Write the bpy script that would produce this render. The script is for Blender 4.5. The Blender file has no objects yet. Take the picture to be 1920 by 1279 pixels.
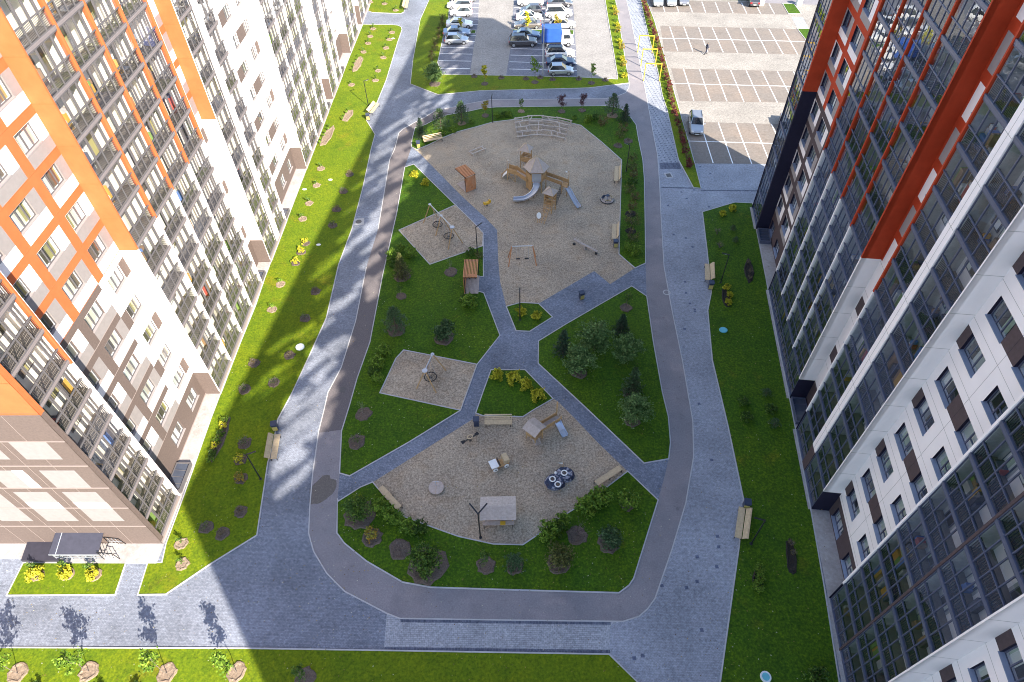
import bpy, math, random
from mathutils import Vector, Matrix
RNG = random.Random(11)
SC = bpy.context.scene
COL = SC.collection
PI = math.pi
# ------------------------------------------------------------------ camera (height above the yard, focal length, pitch, roll)
CH, FPX, TH, RO = 47.0, 1213.3, 0.84179, 0.017914
def ray(px, py):
    x = (px - 960.0) / FPX; y = (py - 639.5) / FPX
    c, s = math.cos(RO), math.sin(RO)
    x, y = c * x - s * y, s * x + c * y
    return Vector((x, math.cos(TH) - y * math.sin(TH), -math.sin(TH) - y * math.cos(TH)))
def P(px, py, z=0.0):
    """the point of the ground (or of level z) that was measured at this spot of the photograph"""
    r = ray(px, py); t = (z - CH) / r.z
    return Vector((r.x * t, r.y * t, z))
def project(p):
    x, y, z = p[0], p[1], p[2] - CH
    zc = y * math.cos(TH) - z * math.sin(TH); yc = -y * math.sin(TH) - z * math.cos(TH)
    if zc < 1: return (9e9, 9e9)
    a, b = x / zc, yc / zc
    c, s = math.cos(RO), math.sin(RO)
    a, b = c * a + s * b, -s * a + c * b
    return (960 + FPX * a, 639.5 + FPX * b)
def inframe(p, m=160):
    x, y = project(p); return -m < x < 1920 + m and -m < y < 1279 + m
cam = bpy.data.cameras.new('camera'); cam.sensor_width = 36.0; cam.lens = 36.0 * FPX / 1920.0
cam.clip_start = 0.5; cam.clip_end = 2000
co = bpy.data.objects.new('camera', cam); COL.objects.link(co)
_c, _s = math.cos(RO), math.sin(RO)
right = Vector((_c, -_s * math.sin(TH), -_s * math.cos(TH)))
down = Vector((-_s, -_c * math.sin(TH), -_c * math.cos(TH)))
fwd = Vector((0, math.cos(TH), -math.sin(TH)))
M = Matrix((right, -down, -fwd)).transposed().to_4x4(); M.translation = Vector((0, 0, CH))
co.matrix_world = M
SC.camera = co
# ------------------------------------------------------------------ daylight
SUN_AZ, SUN_EL = math.radians(36.5), math.radians(33.0)   # the sun stands behind the camera to the right
sdir = Vector((math.sin(SUN_AZ) * math.cos(SUN_EL), -math.cos(SUN_AZ) * math.cos(SUN_EL), math.sin(SUN_EL)))
sun = bpy.data.lights.new('sun', 'SUN'); sun.energy = 4.7; sun.angle = math.radians(0.4); sun.color = (1.0, 0.92, 0.80)
so = bpy.data.objects.new('sun', sun); COL.objects.link(so)
so.rotation_euler = (-sdir).to_track_quat('-Z', 'Y').to_euler(); so.location = (30, -40, 90)
W = bpy.data.worlds.new('World'); SC.world = W; W.use_nodes = True
nt = W.node_tree; bg = nt.nodes['Background']
sky = nt.nodes.new('ShaderNodeTexSky'); sky.sky_type = 'NISHITA'; sky.sun_disc = False
sky.sun_elevation = SUN_EL; sky.sun_rotation = PI - SUN_AZ
sky.air_density = 1.0; sky.dust_density = 0.6; sky.ozone_density = 1.0
nt.links.new(sky.outputs[0], bg.inputs[0]); bg.inputs[1].default_value = 0.13
SC.view_settings.view_transform = 'Standard'; SC.view_settings.look = 'None'
SC.view_settings.exposure = 1.72; SC.view_settings.gamma = 1.0
SC.cycles.max_bounces = 6; SC.cycles.diffuse_bounces = 3; SC.cycles.glossy_bounces = 3
SC.cycles.transparent_max_bounces = 10; SC.cycles.transmission_bounces = 3
SC.cycles.caustics_reflective = False; SC.cycles.caustics_refractive = False
SC.cycles.sample_clamp_indirect = 6.0; SC.cycles.filter_width = 1.0
try:
    SC.cycles.use_denoising = True; SC.cycles.denoiser = 'OPENIMAGEDENOISE'
except Exception: pass
# ------------------------------------------------------------------ materials
def newmat(name):
    m = bpy.data.materials.new(name); m.use_nodes = True
    nt = m.node_tree; b = nt.nodes['Principled BSDF']
    return m, nt, b
def c4(c): return (c[0], c[1], c[2], 1.0)
def coords(nt, kind):
    if kind == 'pos': return nt.nodes.new('ShaderNodeNewGeometry').outputs['Position']
    return nt.nodes.new('ShaderNodeTexCoord').outputs['Object']
def noise(nt, vec, scale, detail=3.0, rough=0.6):
    n = nt.nodes.new('ShaderNodeTexNoise'); n.inputs['Scale'].default_value = scale
    n.inputs['Detail'].default_value = detail; n.inputs['Roughness'].default_value = rough
    nt.links.new(vec, n.inputs['Vector']); return n
def ramp(nt, fac, stops):
    r = nt.nodes.new('ShaderNodeValToRGB'); e = r.color_ramp.elements
    e[0].position, e[0].color = stops[0][0], c4(stops[0][1])
    e[1].position, e[1].color = stops[-1][0], c4(stops[-1][1])
    for p, c in stops[1:-1]:
        x = e.new(p); x.color = c4(c)
    nt.links.new(fac, r.inputs[0]); return r
def mix(nt, fac, a, b, mode='MIX'):
    n = nt.nodes.new('ShaderNodeMix'); n.data_type = 'RGBA'; n.blend_type = mode
    if isinstance(fac, float): n.inputs[0].default_value = fac
    else: nt.links.new(fac, n.inputs[0])
    for i, v in ((6, a), (7, b)):
        if isinstance(v, tuple): n.inputs[i].default_value = c4(v)
        else: nt.links.new(v, n.inputs[i])
    return n.outputs[2]
def bump(nt, b, h, strength, dist=0.02):
    n = nt.nodes.new('ShaderNodeBump'); n.inputs['Strength'].default_value = strength; n.inputs['Distance'].default_value = dist
    nt.links.new(h, n.inputs['Height']); nt.links.new(n.outputs[0], b.inputs['Normal'])
def dim(c, k): return (c[0] * k, c[1] * k, c[2] * k)
def plain(name, col, rough=0.6, var=0.12, scale=4.0, metal=0.0, spec=0.4, kind='obj', bmp=0.0):
    m, nt, b = newmat(name)
    n = noise(nt, coords(nt, kind), scale, 4.0, 0.65)
    r = ramp(nt, n.outputs['Fac'], [(0.3, dim(col, 1 - var)), (0.7, dim(col, 1 + var))])
    nt.links.new(r.outputs[0], b.inputs['Base Color'])
    b.inputs['Roughness'].default_value = rough; b.inputs['Metallic'].default_value = metal
    b.inputs['Specular IOR Level'].default_value = spec
    if bmp: bump(nt, b, n.outputs['Fac'], bmp)
    return m
def grainy(name, stops, scale, patch=None, rough=0.9, bmp=0.4, bscale=None, detail=4.0):
    """ground: fine grain plus large patches"""
    m, nt, b = newmat(name); v = coords(nt, 'pos')
    n = noise(nt, v, scale, detail, 0.75)
    col = ramp(nt, n.outputs['Fac'], stops).outputs[0]
    if patch:
        for sc, lo, hi, c in patch:
            n2 = noise(nt, v, sc, 3.0, 0.6)
            f = ramp(nt, n2.outputs['Fac'], [(lo, (0, 0, 0)), (hi, (1, 1, 1))]).outputs[0]
            col = mix(nt, f, col, mix(nt, 1.0, col, c, 'MULTIPLY'))
    nt.links.new(col, b.inputs['Base Color']); b.inputs['Roughness'].default_value = rough
    b.inputs['Specular IOR Level'].default_value = 0.25
    if bmp:
        n3 = noise(nt, v, bscale or scale, 3.0, 0.7); bump(nt, b, n3.outputs['Fac'], bmp, 0.03)
    return m
def pavers(name, c1, c2, mortar, w=0.22, h=0.11, rot=0.0, patch=0.25, dark=None, dots=False):
    m, nt, b = newmat(name); v = coords(nt, 'pos')
    mp = nt.nodes.new('ShaderNodeMapping'); mp.inputs['Rotation'].default_value = (0, 0, rot); nt.links.new(v, mp.inputs['Vector'])
    br = nt.nodes.new('ShaderNodeTexBrick'); nt.links.new(mp.outputs[0], br.inputs['Vector'])
    br.inputs['Color1'].default_value = c4(c1); br.inputs['Color2'].default_value = c4(c2); br.inputs['Mortar'].default_value = c4(mortar)
    br.inputs['Scale'].default_value = 1.0; br.inputs['Mortar Size'].default_value = 0.008
    br.inputs['Brick Width'].default_value = w; br.inputs['Row Height'].default_value = h; br.inputs['Bias'].default_value = -0.1
    n = noise(nt, v, 0.22, 4.0, 0.6)
    f = ramp(nt, n.outputs['Fac'], [(0.3, (1 - patch,) * 3), (0.7, (1 + patch,) * 3)]).outputs[0]
    col = mix(nt, 1.0, br.outputs['Color'], f, 'MULTIPLY')
    n2 = noise(nt, v, 4.5, 5.0, 0.85)
    f2 = ramp(nt, n2.outputs['Fac'], [(0.32, (0.62,) * 3), (0.68, (1.38,) * 3)]).outputs[0]
    col = mix(nt, 1.0, col, f2, 'MULTIPLY')
    n4 = noise(nt, v, 1.3, 4.0, 0.7)
    f4 = ramp(nt, n4.outputs['Fac'], [(0.66, (0, 0, 0)), (0.78, (1, 1, 1))]).outputs[0]
    col = mix(nt, f4, col, mix(nt, 1.0, col, (1.35, 1.3, 1.25), 'MULTIPLY'))
    n5 = noise(nt, v, 0.55, 5.0, 0.75)
    f5 = ramp(nt, n5.outputs['Fac'], [(0.56, (1, 1, 1)), (0.74, (0.72, 0.72, 0.73))]).outputs[0]
    col = mix(nt, 1.0, col, f5, 'MULTIPLY')
    if dark:
        vo = nt.nodes.new('ShaderNodeTexVoronoi'); vo.inputs['Scale'].default_value = 1.0 / dark[0]
        vo.distance = 'CHEBYCHEV'
        vo.inputs['Randomness'].default_value = 0.0 if dots else 1.0
        nt.links.new(mp.outputs[0], vo.inputs['Vector'])
        f3 = ramp(nt, vo.outputs['Distance'], [(dark[1], (1, 1, 1)), (dark[1] + 0.015, (0, 0, 0))]).outputs[0]
        col = mix(nt, f3, col, mix(nt, 1.0, col, dark[2], 'MULTIPLY'))
    nt.links.new(col, b.inputs['Base Color']); b.inputs['Roughness'].default_value = 0.85
    b.inputs['Specular IOR Level'].default_value = 0.3
    bump(nt, b, br.outputs['Fac'], -0.25, 0.01)
    return m
def glass(name, tint, ior=0.1, rough=0.02, wob=0.0):
    m = bpy.data.materials.new(name); m.use_nodes = True; nt = m.node_tree
    nt.nodes.remove(nt.nodes['Principled BSDF']); out = nt.nodes['Material Output']
    tr = nt.nodes.new('ShaderNodeBsdfTransparent'); tr.inputs[0].default_value = c4(tint)
    gl = nt.nodes.new('ShaderNodeBsdfGlossy'); gl.inputs['Roughness'].default_value = rough
    gl.inputs['Color'].default_value = (0.95, 0.97, 1.0, 1)
    fr = nt.nodes.new('ShaderNodeLayerWeight'); fr.inputs['Blend'].default_value = 0.5
    pw = nt.nodes.new('ShaderNodeMath'); pw.operation = 'POWER'; pw.inputs[1].default_value = 3.6
    nt.links.new(fr.outputs['Facing'], pw.inputs[0])
    ma = nt.nodes.new('ShaderNodeMath'); ma.operation = 'MULTIPLY_ADD'; nt.links.new(pw.outputs[0], ma.inputs[0])
    ma.inputs[1].default_value = 1.0 - ior; ma.inputs[2].default_value = ior      # reflectance straight on
    mx = nt.nodes.new('ShaderNodeMixShader')
    nt.links.new(ma.outputs[0], mx.inputs[0]); nt.links.new(tr.outputs[0], mx.inputs[1]); nt.links.new(gl.outputs[0], mx.inputs[2])
    nt.links.new(mx.outputs[0], out.inputs[0])
    if wob:
        n = noise(nt, coords(nt, 'pos'), 0.9, 2.0, 0.5)
        bp = nt.nodes.new('ShaderNodeBump'); bp.inputs['Strength'].default_value = wob; bp.inputs['Distance'].default_value = 0.05
        nt.links.new(n.outputs['Fac'], bp.inputs['Height'])
        nt.links.new(bp.outputs[0], gl.inputs['Normal']); nt.links.new(bp.outputs[0], fr.inputs['Normal'])
    return m
def random_stripes(name, cols, scale=1.6, rough=0.8):
    """curtains and blinds: a different choice for every window"""
    m, nt, b = newmat(name)
    oi = nt.nodes.new('ShaderNodeObjectInfo'); tc = nt.nodes.new('ShaderNodeTexCoord')
    sep = nt.nodes.new('ShaderNodeSeparateXYZ'); nt.links.new(tc.outputs['Object'], sep.inputs[0])
    cb = nt.nodes.new('ShaderNodeCombineXYZ')
    ad = nt.nodes.new('ShaderNodeMath'); ad.operation = 'MULTIPLY_ADD'
    nt.links.new(oi.outputs['Random'], ad.inputs[0]); ad.inputs[1].default_value = 83.0
    nt.links.new(sep.outputs[0], ad.inputs[2]); nt.links.new(ad.outputs[0], cb.inputs[0])
    vo = nt.nodes.new('ShaderNodeTexVoronoi'); vo.voronoi_dimensions = '1D'; vo.inputs['Scale'].default_value = scale
    nt.links.new(ad.outputs[0], vo.inputs['W'])
    sp = nt.nodes.new('ShaderNodeSeparateColor'); nt.links.new(vo.outputs['Color'], sp.inputs[0])
    r = nt.nodes.new('ShaderNodeValToRGB'); r.color_ramp.interpolation = 'CONSTANT'
    e = r.color_ramp.elements; n = len(cols)
    e[0].position = 0; e[0].color = c4(cols[0]); e[1].position = 1.0 / n; e[1].color = c4(cols[1])
    for i in range(2, n):
        x = e.new(i / n); x.color = c4(cols[i])
    nt.links.new(sp.outputs[0], r.inputs[0])
    nt.links.new(r.outputs[0], b.inputs['Base Color']); b.inputs['Roughness'].default_value = rough
    return m
# ------------------------------------------------------------------ mesh builder
class MB:
    def __init__(s): s.v = []; s.f = []; s.m = []
    def face(s, pts, m):
        i = len(s.v); s.v += [tuple(p) for p in pts]; s.f.append(tuple(range(i, i + len(pts)))); s.m.append(m)
    def raw(s, vs, fs, m):
        i = len(s.v); s.v += [tuple(p) for p in vs]
        for f in fs: s.f.append(tuple(i + k for k in f)); s.m.append(m)
    def box(s, x0, y0, z0, x1, y1, z1, m):
        if x1 < x0: x0, x1 = x1, x0
        if y1 < y0: y0, y1 = y1, y0
        if z1 < z0: z0, z1 = z1, z0
        s.raw([(x0,y0,z0),(x1,y0,z0),(x1,y1,z0),(x0,y1,z0),(x0,y0,z1),(x1,y0,z1),(x1,y1,z1),(x0,y1,z1)],
              [(0,3,2,1),(4,5,6,7),(0,1,5,4),(1,2,6,5),(2,3,7,6),(3,0,4,7)], m)
    def beam(s, a, b, w, h, m, up=(0, 0, 1)):
        a = Vector(a); b = Vector(b); d = (b - a)
        if d.length < 1e-6: return
        d.normalize(); u = Vector(up)
        if abs(d.dot(u)) > 0.98: u = Vector((1, 0, 0))
        x = d.cross(u).normalized(); y = x.cross(d).normalized()
        q = []
        for p in (a, b):
            for i, j in ((-1, -1), (1, -1), (1, 1), (-1, 1)): q.append(p + x * (w / 2 * i) + y * (h / 2 * j))
        s.raw(q, [(0,1,2,3),(7,6,5,4),(0,4,5,1),(1,5,6,2),(2,6,7,3),(3,7,4,0)], m)
    def tube(s, a, b, r0, r1=None, n=7, m=None, caps=True):
        s.path([a, b], [r0, r0 if r1 is None else r1], n, m, caps)
    def path(s, pts, rad, n=7, m=None, caps=True):
        pts = [Vector(p) for p in pts]
        if not isinstance(rad, (list, tuple)): rad = [rad] * len(pts)
        base = len(s.v); px = None
        for i, p in enumerate(pts):
            d = (pts[min(i + 1, len(pts) - 1)] - pts[max(i - 1, 0)])
            if d.length < 1e-9: d = Vector((0, 0, 1))
            d.normalize()
            if px is None:
                u = Vector((0, 0, 1)) if abs(d.z) < 0.9 else Vector((1, 0, 0))
                px = d.cross(u).normalized()
            else:
                px = (px - d * px.dot(d)).normalized()
            py = d.cross(px)
            for k in range(n):
                a = 2 * PI * k / n
                s.v.append(tuple(p + px * (math.cos(a) * rad[i]) + py * (math.sin(a) * rad[i])))
        for i in range(len(pts) - 1):
            for k in range(n):
                k2 = (k + 1) % n
                s.f.append((base + i*n + k, base + i*n + k2, base + (i+1)*n + k2, base + (i+1)*n + k)); s.m.append(m)
        if caps:
            s.f.append(tuple(base + k for k in range(n))[::-1]); s.m.append(m)
            e = base + (len(pts) - 1) * n
            s.f.append(tuple(e + k for k in range(n))); s.m.append(m)
    def lathe(s, prof, n, c, m, sx=1.0, sy=1.0):
        base = len(s.v); c = Vector(c)
        for r, z in prof:
            for k in range(n):
                a = 2 * PI * k / n; s.v.append((c.x + r * sx * math.cos(a), c.y + r * sy * math.sin(a), c.z + z))
        for i in range(len(prof) - 1):
            for k in range(n):
                k2 = (k + 1) % n
                s.f.append((base + i*n + k, base + i*n + k2, base + (i+1)*n + k2, base + (i+1)*n + k)); s.m.append(m)
        if prof[0][0] > 1e-4: s.f.append(tuple(base + k for k in range(n))[::-1]); s.m.append(m)
        if prof[-1][0] > 1e-4:
            e = base + (len(prof) - 1) * n; s.f.append(tuple(e + k for k in range(n))); s.m.append(m)
    def prism(s, poly, z0, z1, m):
        a = sum(poly[i][0] * poly[(i+1) % len(poly)][1] - poly[(i+1) % len(poly)][0] * poly[i][1] for i in range(len(poly)))
        if a < 0: poly = poly[::-1]
        n = len(poly)
        vs = [(p[0], p[1], z0) for p in poly] + [(p[0], p[1], z1) for p in poly]
        fs = [tuple(range(n))[::-1], tuple(range(n, 2 * n))] + [(i, (i+1) % n, n + (i+1) % n, n + i) for i in range(n)]
        s.raw(vs, fs, m)
    def extrude_y(s, prof, y0, y1, m):
        """profile in x,z pushed along y"""
        a = sum(prof[i][0] * prof[(i+1) % len(prof)][1] - prof[(i+1) % len(prof)][0] * prof[i][1] for i in range(len(prof)))
        if a < 0: prof = prof[::-1]
        n = len(prof)
        vs = [(p[0], y0, p[1]) for p in prof] + [(p[0], y1, p[1]) for p in prof]
        fs = [tuple(range(n)), tuple(range(n, 2 * n))[::-1]] + [(i, n + i, n + (i+1) % n, (i+1) % n) for i in range(n)]
        s.raw(vs, fs, m)
    def add(s, o, mtx=None):
        i = len(s.v)
        s.v += [tuple(mtx @ Vector(p)) for p in o.v] if mtx else list(o.v)
        s.f += [tuple(i + k for k in f) for f in o.f]; s.m += o.m
    def mesh(s, name, smooth=False):
        mats = []
        for m in s.m:
            if m not in mats: mats.append(m)
        me = bpy.data.meshes.new(name); me.from_pydata(s.v, [], s.f)
        for m in mats: me.materials.append(m)
        ix = {m: i for i, m in enumerate(mats)}
        me.polygons.foreach_set('material_index', [ix[m] for m in s.m])
        if smooth: me.polygons.foreach_set('use_smooth', [True] * len(s.f))
        me.update(); return me
    def build(s, name, parent=None, loc=None, rot=0.0, smooth=False, label=None):
        o = bpy.data.objects.new(name, s.mesh(name, smooth)); COL.objects.link(o)
        if parent: o.parent = parent
        if loc is not None: o.location = loc
        if rot: o.rotation_euler = (0, 0, rot)
        if label: o['label'] = label
        return o
def tag(o, label, cat, group=None):
    o['label'] = label; o['category'] = cat
    if group: o['group'] = group
    return o
def thing(name, label, cat, loc=(0, 0, 0), rot=0.0, group=None):
    o = bpy.data.objects.new(name, None); COL.objects.link(o); o.empty_display_size = 0.2
    o.location = loc; o.rotation_euler = (0, 0, rot)
    return tag(o, label, cat, group)
def copy_tree(o, parent=None):
    c = o.copy(); COL.objects.link(c)
    if parent: c.parent = parent
    for ch in list(o.children): copy_tree(ch, c)
    return c
def structure(o, kind='structure'):
    o['kind'] = kind; return o
def mesh_obj(name, me, parent=None, loc=None):
    o = bpy.data.objects.new(name, me); COL.objects.link(o)
    if parent: o.parent = parent
    if loc is not None: o.location = loc
    return o
# ------------------------------------------------------------------ ground materials
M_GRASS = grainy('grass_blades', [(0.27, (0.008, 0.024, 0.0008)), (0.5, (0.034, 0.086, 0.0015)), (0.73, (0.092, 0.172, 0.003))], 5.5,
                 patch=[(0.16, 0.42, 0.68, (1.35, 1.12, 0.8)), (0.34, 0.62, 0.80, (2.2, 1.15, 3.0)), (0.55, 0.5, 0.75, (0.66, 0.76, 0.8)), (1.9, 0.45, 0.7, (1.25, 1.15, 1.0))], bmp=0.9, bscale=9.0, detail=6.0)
M_GRASS_SUN = grainy('sun_tinted_grass_blades', [(0.27, (0.030, 0.055, 0.0008)), (0.5, (0.088, 0.140, 0.0015)), (0.73, (0.165, 0.215, 0.003))], 5.5,
                 patch=[(0.16, 0.42, 0.68, (1.25, 1.08, 0.8)), (0.34, 0.60, 0.78, (1.45, 0.95, 4.0)), (0.55, 0.5, 0.75, (0.68, 0.78, 0.8)), (1.9, 0.45, 0.7, (1.2, 1.1, 1.0))], bmp=0.9, bscale=9.0, detail=6.0)  # same grass, brighter and yellower: sunlight put into the colour
M_SAND = grainy('gravel_sand', [(0.3, (0.13, 0.103, 0.074)), (0.5, (0.345, 0.279, 0.202)), (0.70, (0.60, 0.50, 0.38))], 6.5,
                patch=[(0.22, 0.42, 0.7, (0.74, 0.75, 0.77)), (0.9, 0.55, 0.75, (0.8, 0.78, 0.75)), (2.6, 0.52, 0.72, (0.80, 0.79, 0.78)), (0.45, 0.5, 0.7, (1.12, 1.06, 1.0))], bmp=0.6, detail=6.0)
M_ASPH = grainy('asphalt', [(0.3, (0.165, 0.155, 0.165)), (0.6, (0.225, 0.210, 0.220)), (0.8, (0.30, 0.28, 0.285))], 9.0,
                patch=[(0.18, 0.4, 0.7, (1.22, 1.18, 1.15)), (0.5, 0.5, 0.75, (0.84, 0.84, 0.86)), (0.33, 0.6, 0.8, (1.4, 1.33, 1.25)), (1.6, 0.62, 0.74, (0.78, 0.77, 0.77))], bmp=0.15)
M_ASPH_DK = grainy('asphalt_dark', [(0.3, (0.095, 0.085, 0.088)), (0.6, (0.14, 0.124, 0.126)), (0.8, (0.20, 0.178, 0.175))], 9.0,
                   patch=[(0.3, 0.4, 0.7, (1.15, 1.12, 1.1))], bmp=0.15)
M_PLAZA = pavers('pavers_bluegrey', (0.162, 0.176, 0.212), (0.214, 0.230, 0.270), (0.112, 0.122, 0.15), 0.2, 0.1, 0.0)
M_WALK = pavers('pavers_grey', (0.25, 0.262, 0.30), (0.30, 0.315, 0.355), (0.19, 0.20, 0.225), 0.2, 0.1, 0.0, 0.18, dark=(1.15, 0.10, (0.38, 0.42, 0.55)))
M_TACT = pavers('pavers_dotted', (0.24, 0.255, 0.29), (0.34, 0.35, 0.385), (0.17, 0.18, 0.20), 0.24, 0.12, -0.14, 0.12, dark=(0.55, 0.17, (0.45, 0.47, 0.55)), dots=True)
M_PATH = pavers('pavers_park', (0.135, 0.155, 0.20), (0.205, 0.228, 0.28), (0.11, 0.12, 0.145), 0.2, 0.1, 0.5)
M_LIGHT = pavers('pavers_light', (0.28, 0.29, 0.31), (0.36, 0.365, 0.385), (0.15, 0.155, 0.175), 0.26, 0.13, 0.0, 0.12)
M_BAND = pavers('pavers_band', (0.07, 0.08, 0.115), (0.12, 0.13, 0.17), (0.16, 0.17, 0.2), 0.2, 0.4, 0.0, 0.1)
M_PARK = pavers('pavers_aisle', (0.235, 0.22, 0.205), (0.31, 0.29, 0.27), (0.19, 0.18, 0.17), 0.24, 0.12, 0.1, 0.12)
M_STALL = pavers('pavers_stall', (0.135, 0.14, 0.17), (0.20, 0.205, 0.235), (0.10, 0.105, 0.12), 0.24, 0.12, 0.1, 0.15)
M_LOT = grainy('lot_asphalt', [(0.3, (0.145, 0.125, 0.108)), (0.6, (0.20, 0.172, 0.150)), (0.8, (0.27, 0.235, 0.205))], 3.0,
               patch=[(0.16, 0.45, 0.7, (1.2, 1.12, 1.05)), (0.6, 0.55, 0.72, (0.84, 0.84, 0.84))], bmp=0.15)
M_AISLE = pavers('pavers_cream', (0.245, 0.222, 0.195), (0.325, 0.295, 0.258), (0.20, 0.182, 0.162), 0.24, 0.12, -0.14, 0.14)
M_KERB = plain('kerb_concrete', (0.40, 0.39, 0.385), 0.85, 0.12, 1.5, kind='pos')
M_KERB_DK = plain('kerb_dark', (0.16, 0.155, 0.16), 0.85, 0.12, 1.5, kind='pos')
M_PAINT = plain('road_paint', (0.74, 0.74, 0.73), 0.6, 0.14, 2.5, kind='pos')
M_APRON = grainy('concrete_apron', [(0.3, (0.31, 0.285, 0.275)), (0.7, (0.43, 0.40, 0.385))], 4.0, patch=[(0.7, 0.45, 0.7, (0.82, 0.8, 0.78))], bmp=0.1)
M_SOIL = grainy('soil', [(0.3, (0.06, 0.045, 0.036)), (0.6, (0.13, 0.10, 0.08)), (0.8, (0.21, 0.165, 0.13))], 9.0, bmp=0.8)
M_SOIL_DRY = grainy('dry_soil', [(0.3, (0.13, 0.095, 0.065)), (0.55, (0.25, 0.185, 0.13)), (0.8, (0.38, 0.29, 0.21))], 8.0, bmp=0.6)
M_SOIL_BLACK = grainy('black_soil', [(0.3, (0.012, 0.010, 0.009)), (0.8, (0.05, 0.042, 0.035))], 9.0, bmp=0.8)
M_DIRTPATCH = grainy('dirt_patch', [(0.3, (0.09, 0.08, 0.072)), (0.6, (0.15, 0.132, 0.118)), (0.8, (0.21, 0.185, 0.165))], 10.0, bmp=0.7)
# ------------------------------------------------------------------ ground sheets, traced as measured on the ground
def px(pts, z=0.0): return [P(a, b, z) for a, b in pts]
def sheet(name, pts, z, m, raw=False, thick=0.0):
    q = pts if raw else px(pts, 0.0)
    a = sum(q[i][0] * q[(i+1) % len(q)][1] - q[(i+1) % len(q)][0] * q[i][1] for i in range(len(q)))
    if a < 0: q = q[::-1]
    mb = MB(); mb.face([(p[0], p[1], z) for p in q], m)
    if thick:
        n = len(q)
        for i in range(n):
            p, r = q[i], q[(i+1) % n]
            mb.face([(p[0], p[1], z - thick), (r[0], r[1], z - thick), (r[0], r[1], z), (p[0], p[1], z)], m)
    return structure(mb.build(name))
KERBS = MB()
def strip(mb, pts, w, z0, z1, m, closed=False, raw=False):
    """a mitred strip of the given width along a line"""
    q = [Vector((p[0], p[1])) for p in (pts if raw else px(pts))]
    n = len(q); L = []; Rr = []
    for i in range(n):
        a = q[(i-1) % n] if (closed or i > 0) else None
        b = q[(i+1) % n] if (closed or i < n-1) else None
        d1 = (q[i] - a).normalized() if a is not None else None
        d2 = (b - q[i]).normalized() if b is not None else None
        if d1 is None: d1 = d2
        if d2 is None: d2 = d1
        n1 = Vector((-d1.y, d1.x)); n2 = Vector((-d2.y, d2.x)); t = (n1 + n2)
        if t.length < 1e-4: t = n1.copy()
        t.normalize(); k = w / 2 / max(0.4, t.dot(n1))
        L.append(q[i] + t * k); Rr.append(q[i] - t * k)
    for i in range(n if closed else n - 1):
        j = (i + 1) % n
        a, b, c, d = Rr[i], Rr[j], L[j], L[i]
        mb.raw([(a.x,a.y,z0),(b.x,b.y,z0),(c.x,c.y,z0),(d.x,d.y,z0),(a.x,a.y,z1),(b.x,b.y,z1),(c.x,c.y,z1),(d.x,d.y,z1)],
               [(4,5,6,7),(0,1,5,4),(2,3,7,6),(1,2,6,5),(3,0,4,7)], m)
def kerb(pts, closed=True, w=0.09, h=0.075, m=None):
    strip(KERBS, pts, w, -0.02, h, m or M_KERB, closed)
# terrain under everything
mb = MB(); mb.face([(-700, -300, -0.02), (700, -300, -0.02), (700, 1100, -0.02), (-700, 1100, -0.02)], M_ASPH)
structure(mb.build('ground'))
sheet('walkway_pavement', [(Vector((-60, -40, 0))), Vector((60, -40, 0)), Vector((60, 150, 0)), Vector((-60, 150, 0))], 0.0, M_WALK, raw=True)
sheet('plaza_pavement', [(-700, 1000), (300, 900), (500, 760), (640, 330), (668, 200), (690, 60), (690, 46), (640, 40), (640, -60), (840, -60), (804.7, 0), (788, 37), (774.5, 111), (769.4, 158),
      (821.5, 178), (900, 170.8), (1010, 168), (1103.9, 165.4), (1180, 156), (1190, 175), (1150, 195), (900, 215), (800, 240), (760, 300), (700, 520), (640, 780), (600, 960), (640, 1050), (725, 1151), (719.7, 1222), (-700, 1214)], 0.004, M_PLAZA)
sheet('light_pavement', [(725, 1150), (749.6, 1159.8), (1168, 1165.4), (1143.7, 1172), (1143.7, 1226), (720, 1220)], 0.006, M_LIGHT)
sheet('dark_paver_band', [(749.6, 1160.5), (1145, 1165.6), (1145, 1171.8), (752, 1166.8)], 0.010, M_BAND)
sheet('dark_paver_band', [(721.4, 1213), (1143.7, 1218.9), (1143.7, 1225), (719.5, 1219)], 0.010, M_BAND)
RING = [(708.9, 430), (730.8, 299), (740, 280), (747.8, 249.4), (755.6, 242), (779, 229), (797.5, 219.5), (819, 206), (847.5, 201.6), (876, 195), (920.7, 186.8), (1000, 186.8), (1137, 184.6), (1160, 179.3), (1173, 174), (1179, 165), (1180, 156), (1160.5, 40), (1153, 0), (1144, -60), (1166, -60), (1174.5, 0), (1183.5, 40), (1195.5, 99), (1206.4, 152.7), (1212, 180), (1222, 235), (1232.8, 290.5), (1237, 350), (1239, 400), (1245, 500), (1258.5, 575), (1280, 679), (1299, 790), (1300.5, 856), (1286, 942.5), (1260, 1030), (1228, 1122.5), (1214, 1142), (1198, 1156), (1168, 1165.4), (960, 1163), (749.6, 1159.8), (725, 1150), (646.3, 1109), (612.6, 1075), (588, 1034), (578.8, 1000), (581, 950), (586, 891), (597.5, 808.8), (607, 771), (615, 736), (640, 689), (667, 601.7), (687, 500.8)]
sheet('ring_path_asphalt', RING, 0.008, M_ASPH)
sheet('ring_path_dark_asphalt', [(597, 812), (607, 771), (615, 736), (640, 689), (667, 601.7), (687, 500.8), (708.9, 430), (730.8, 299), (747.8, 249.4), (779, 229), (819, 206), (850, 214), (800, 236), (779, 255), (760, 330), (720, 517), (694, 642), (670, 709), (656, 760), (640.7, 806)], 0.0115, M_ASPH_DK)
strip(KERBS, RING[:17], 0.09, -0.02, 0.03, M_KERB); strip(KERBS, RING[20:], 0.09, -0.02, 0.03, M_KERB)
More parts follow.
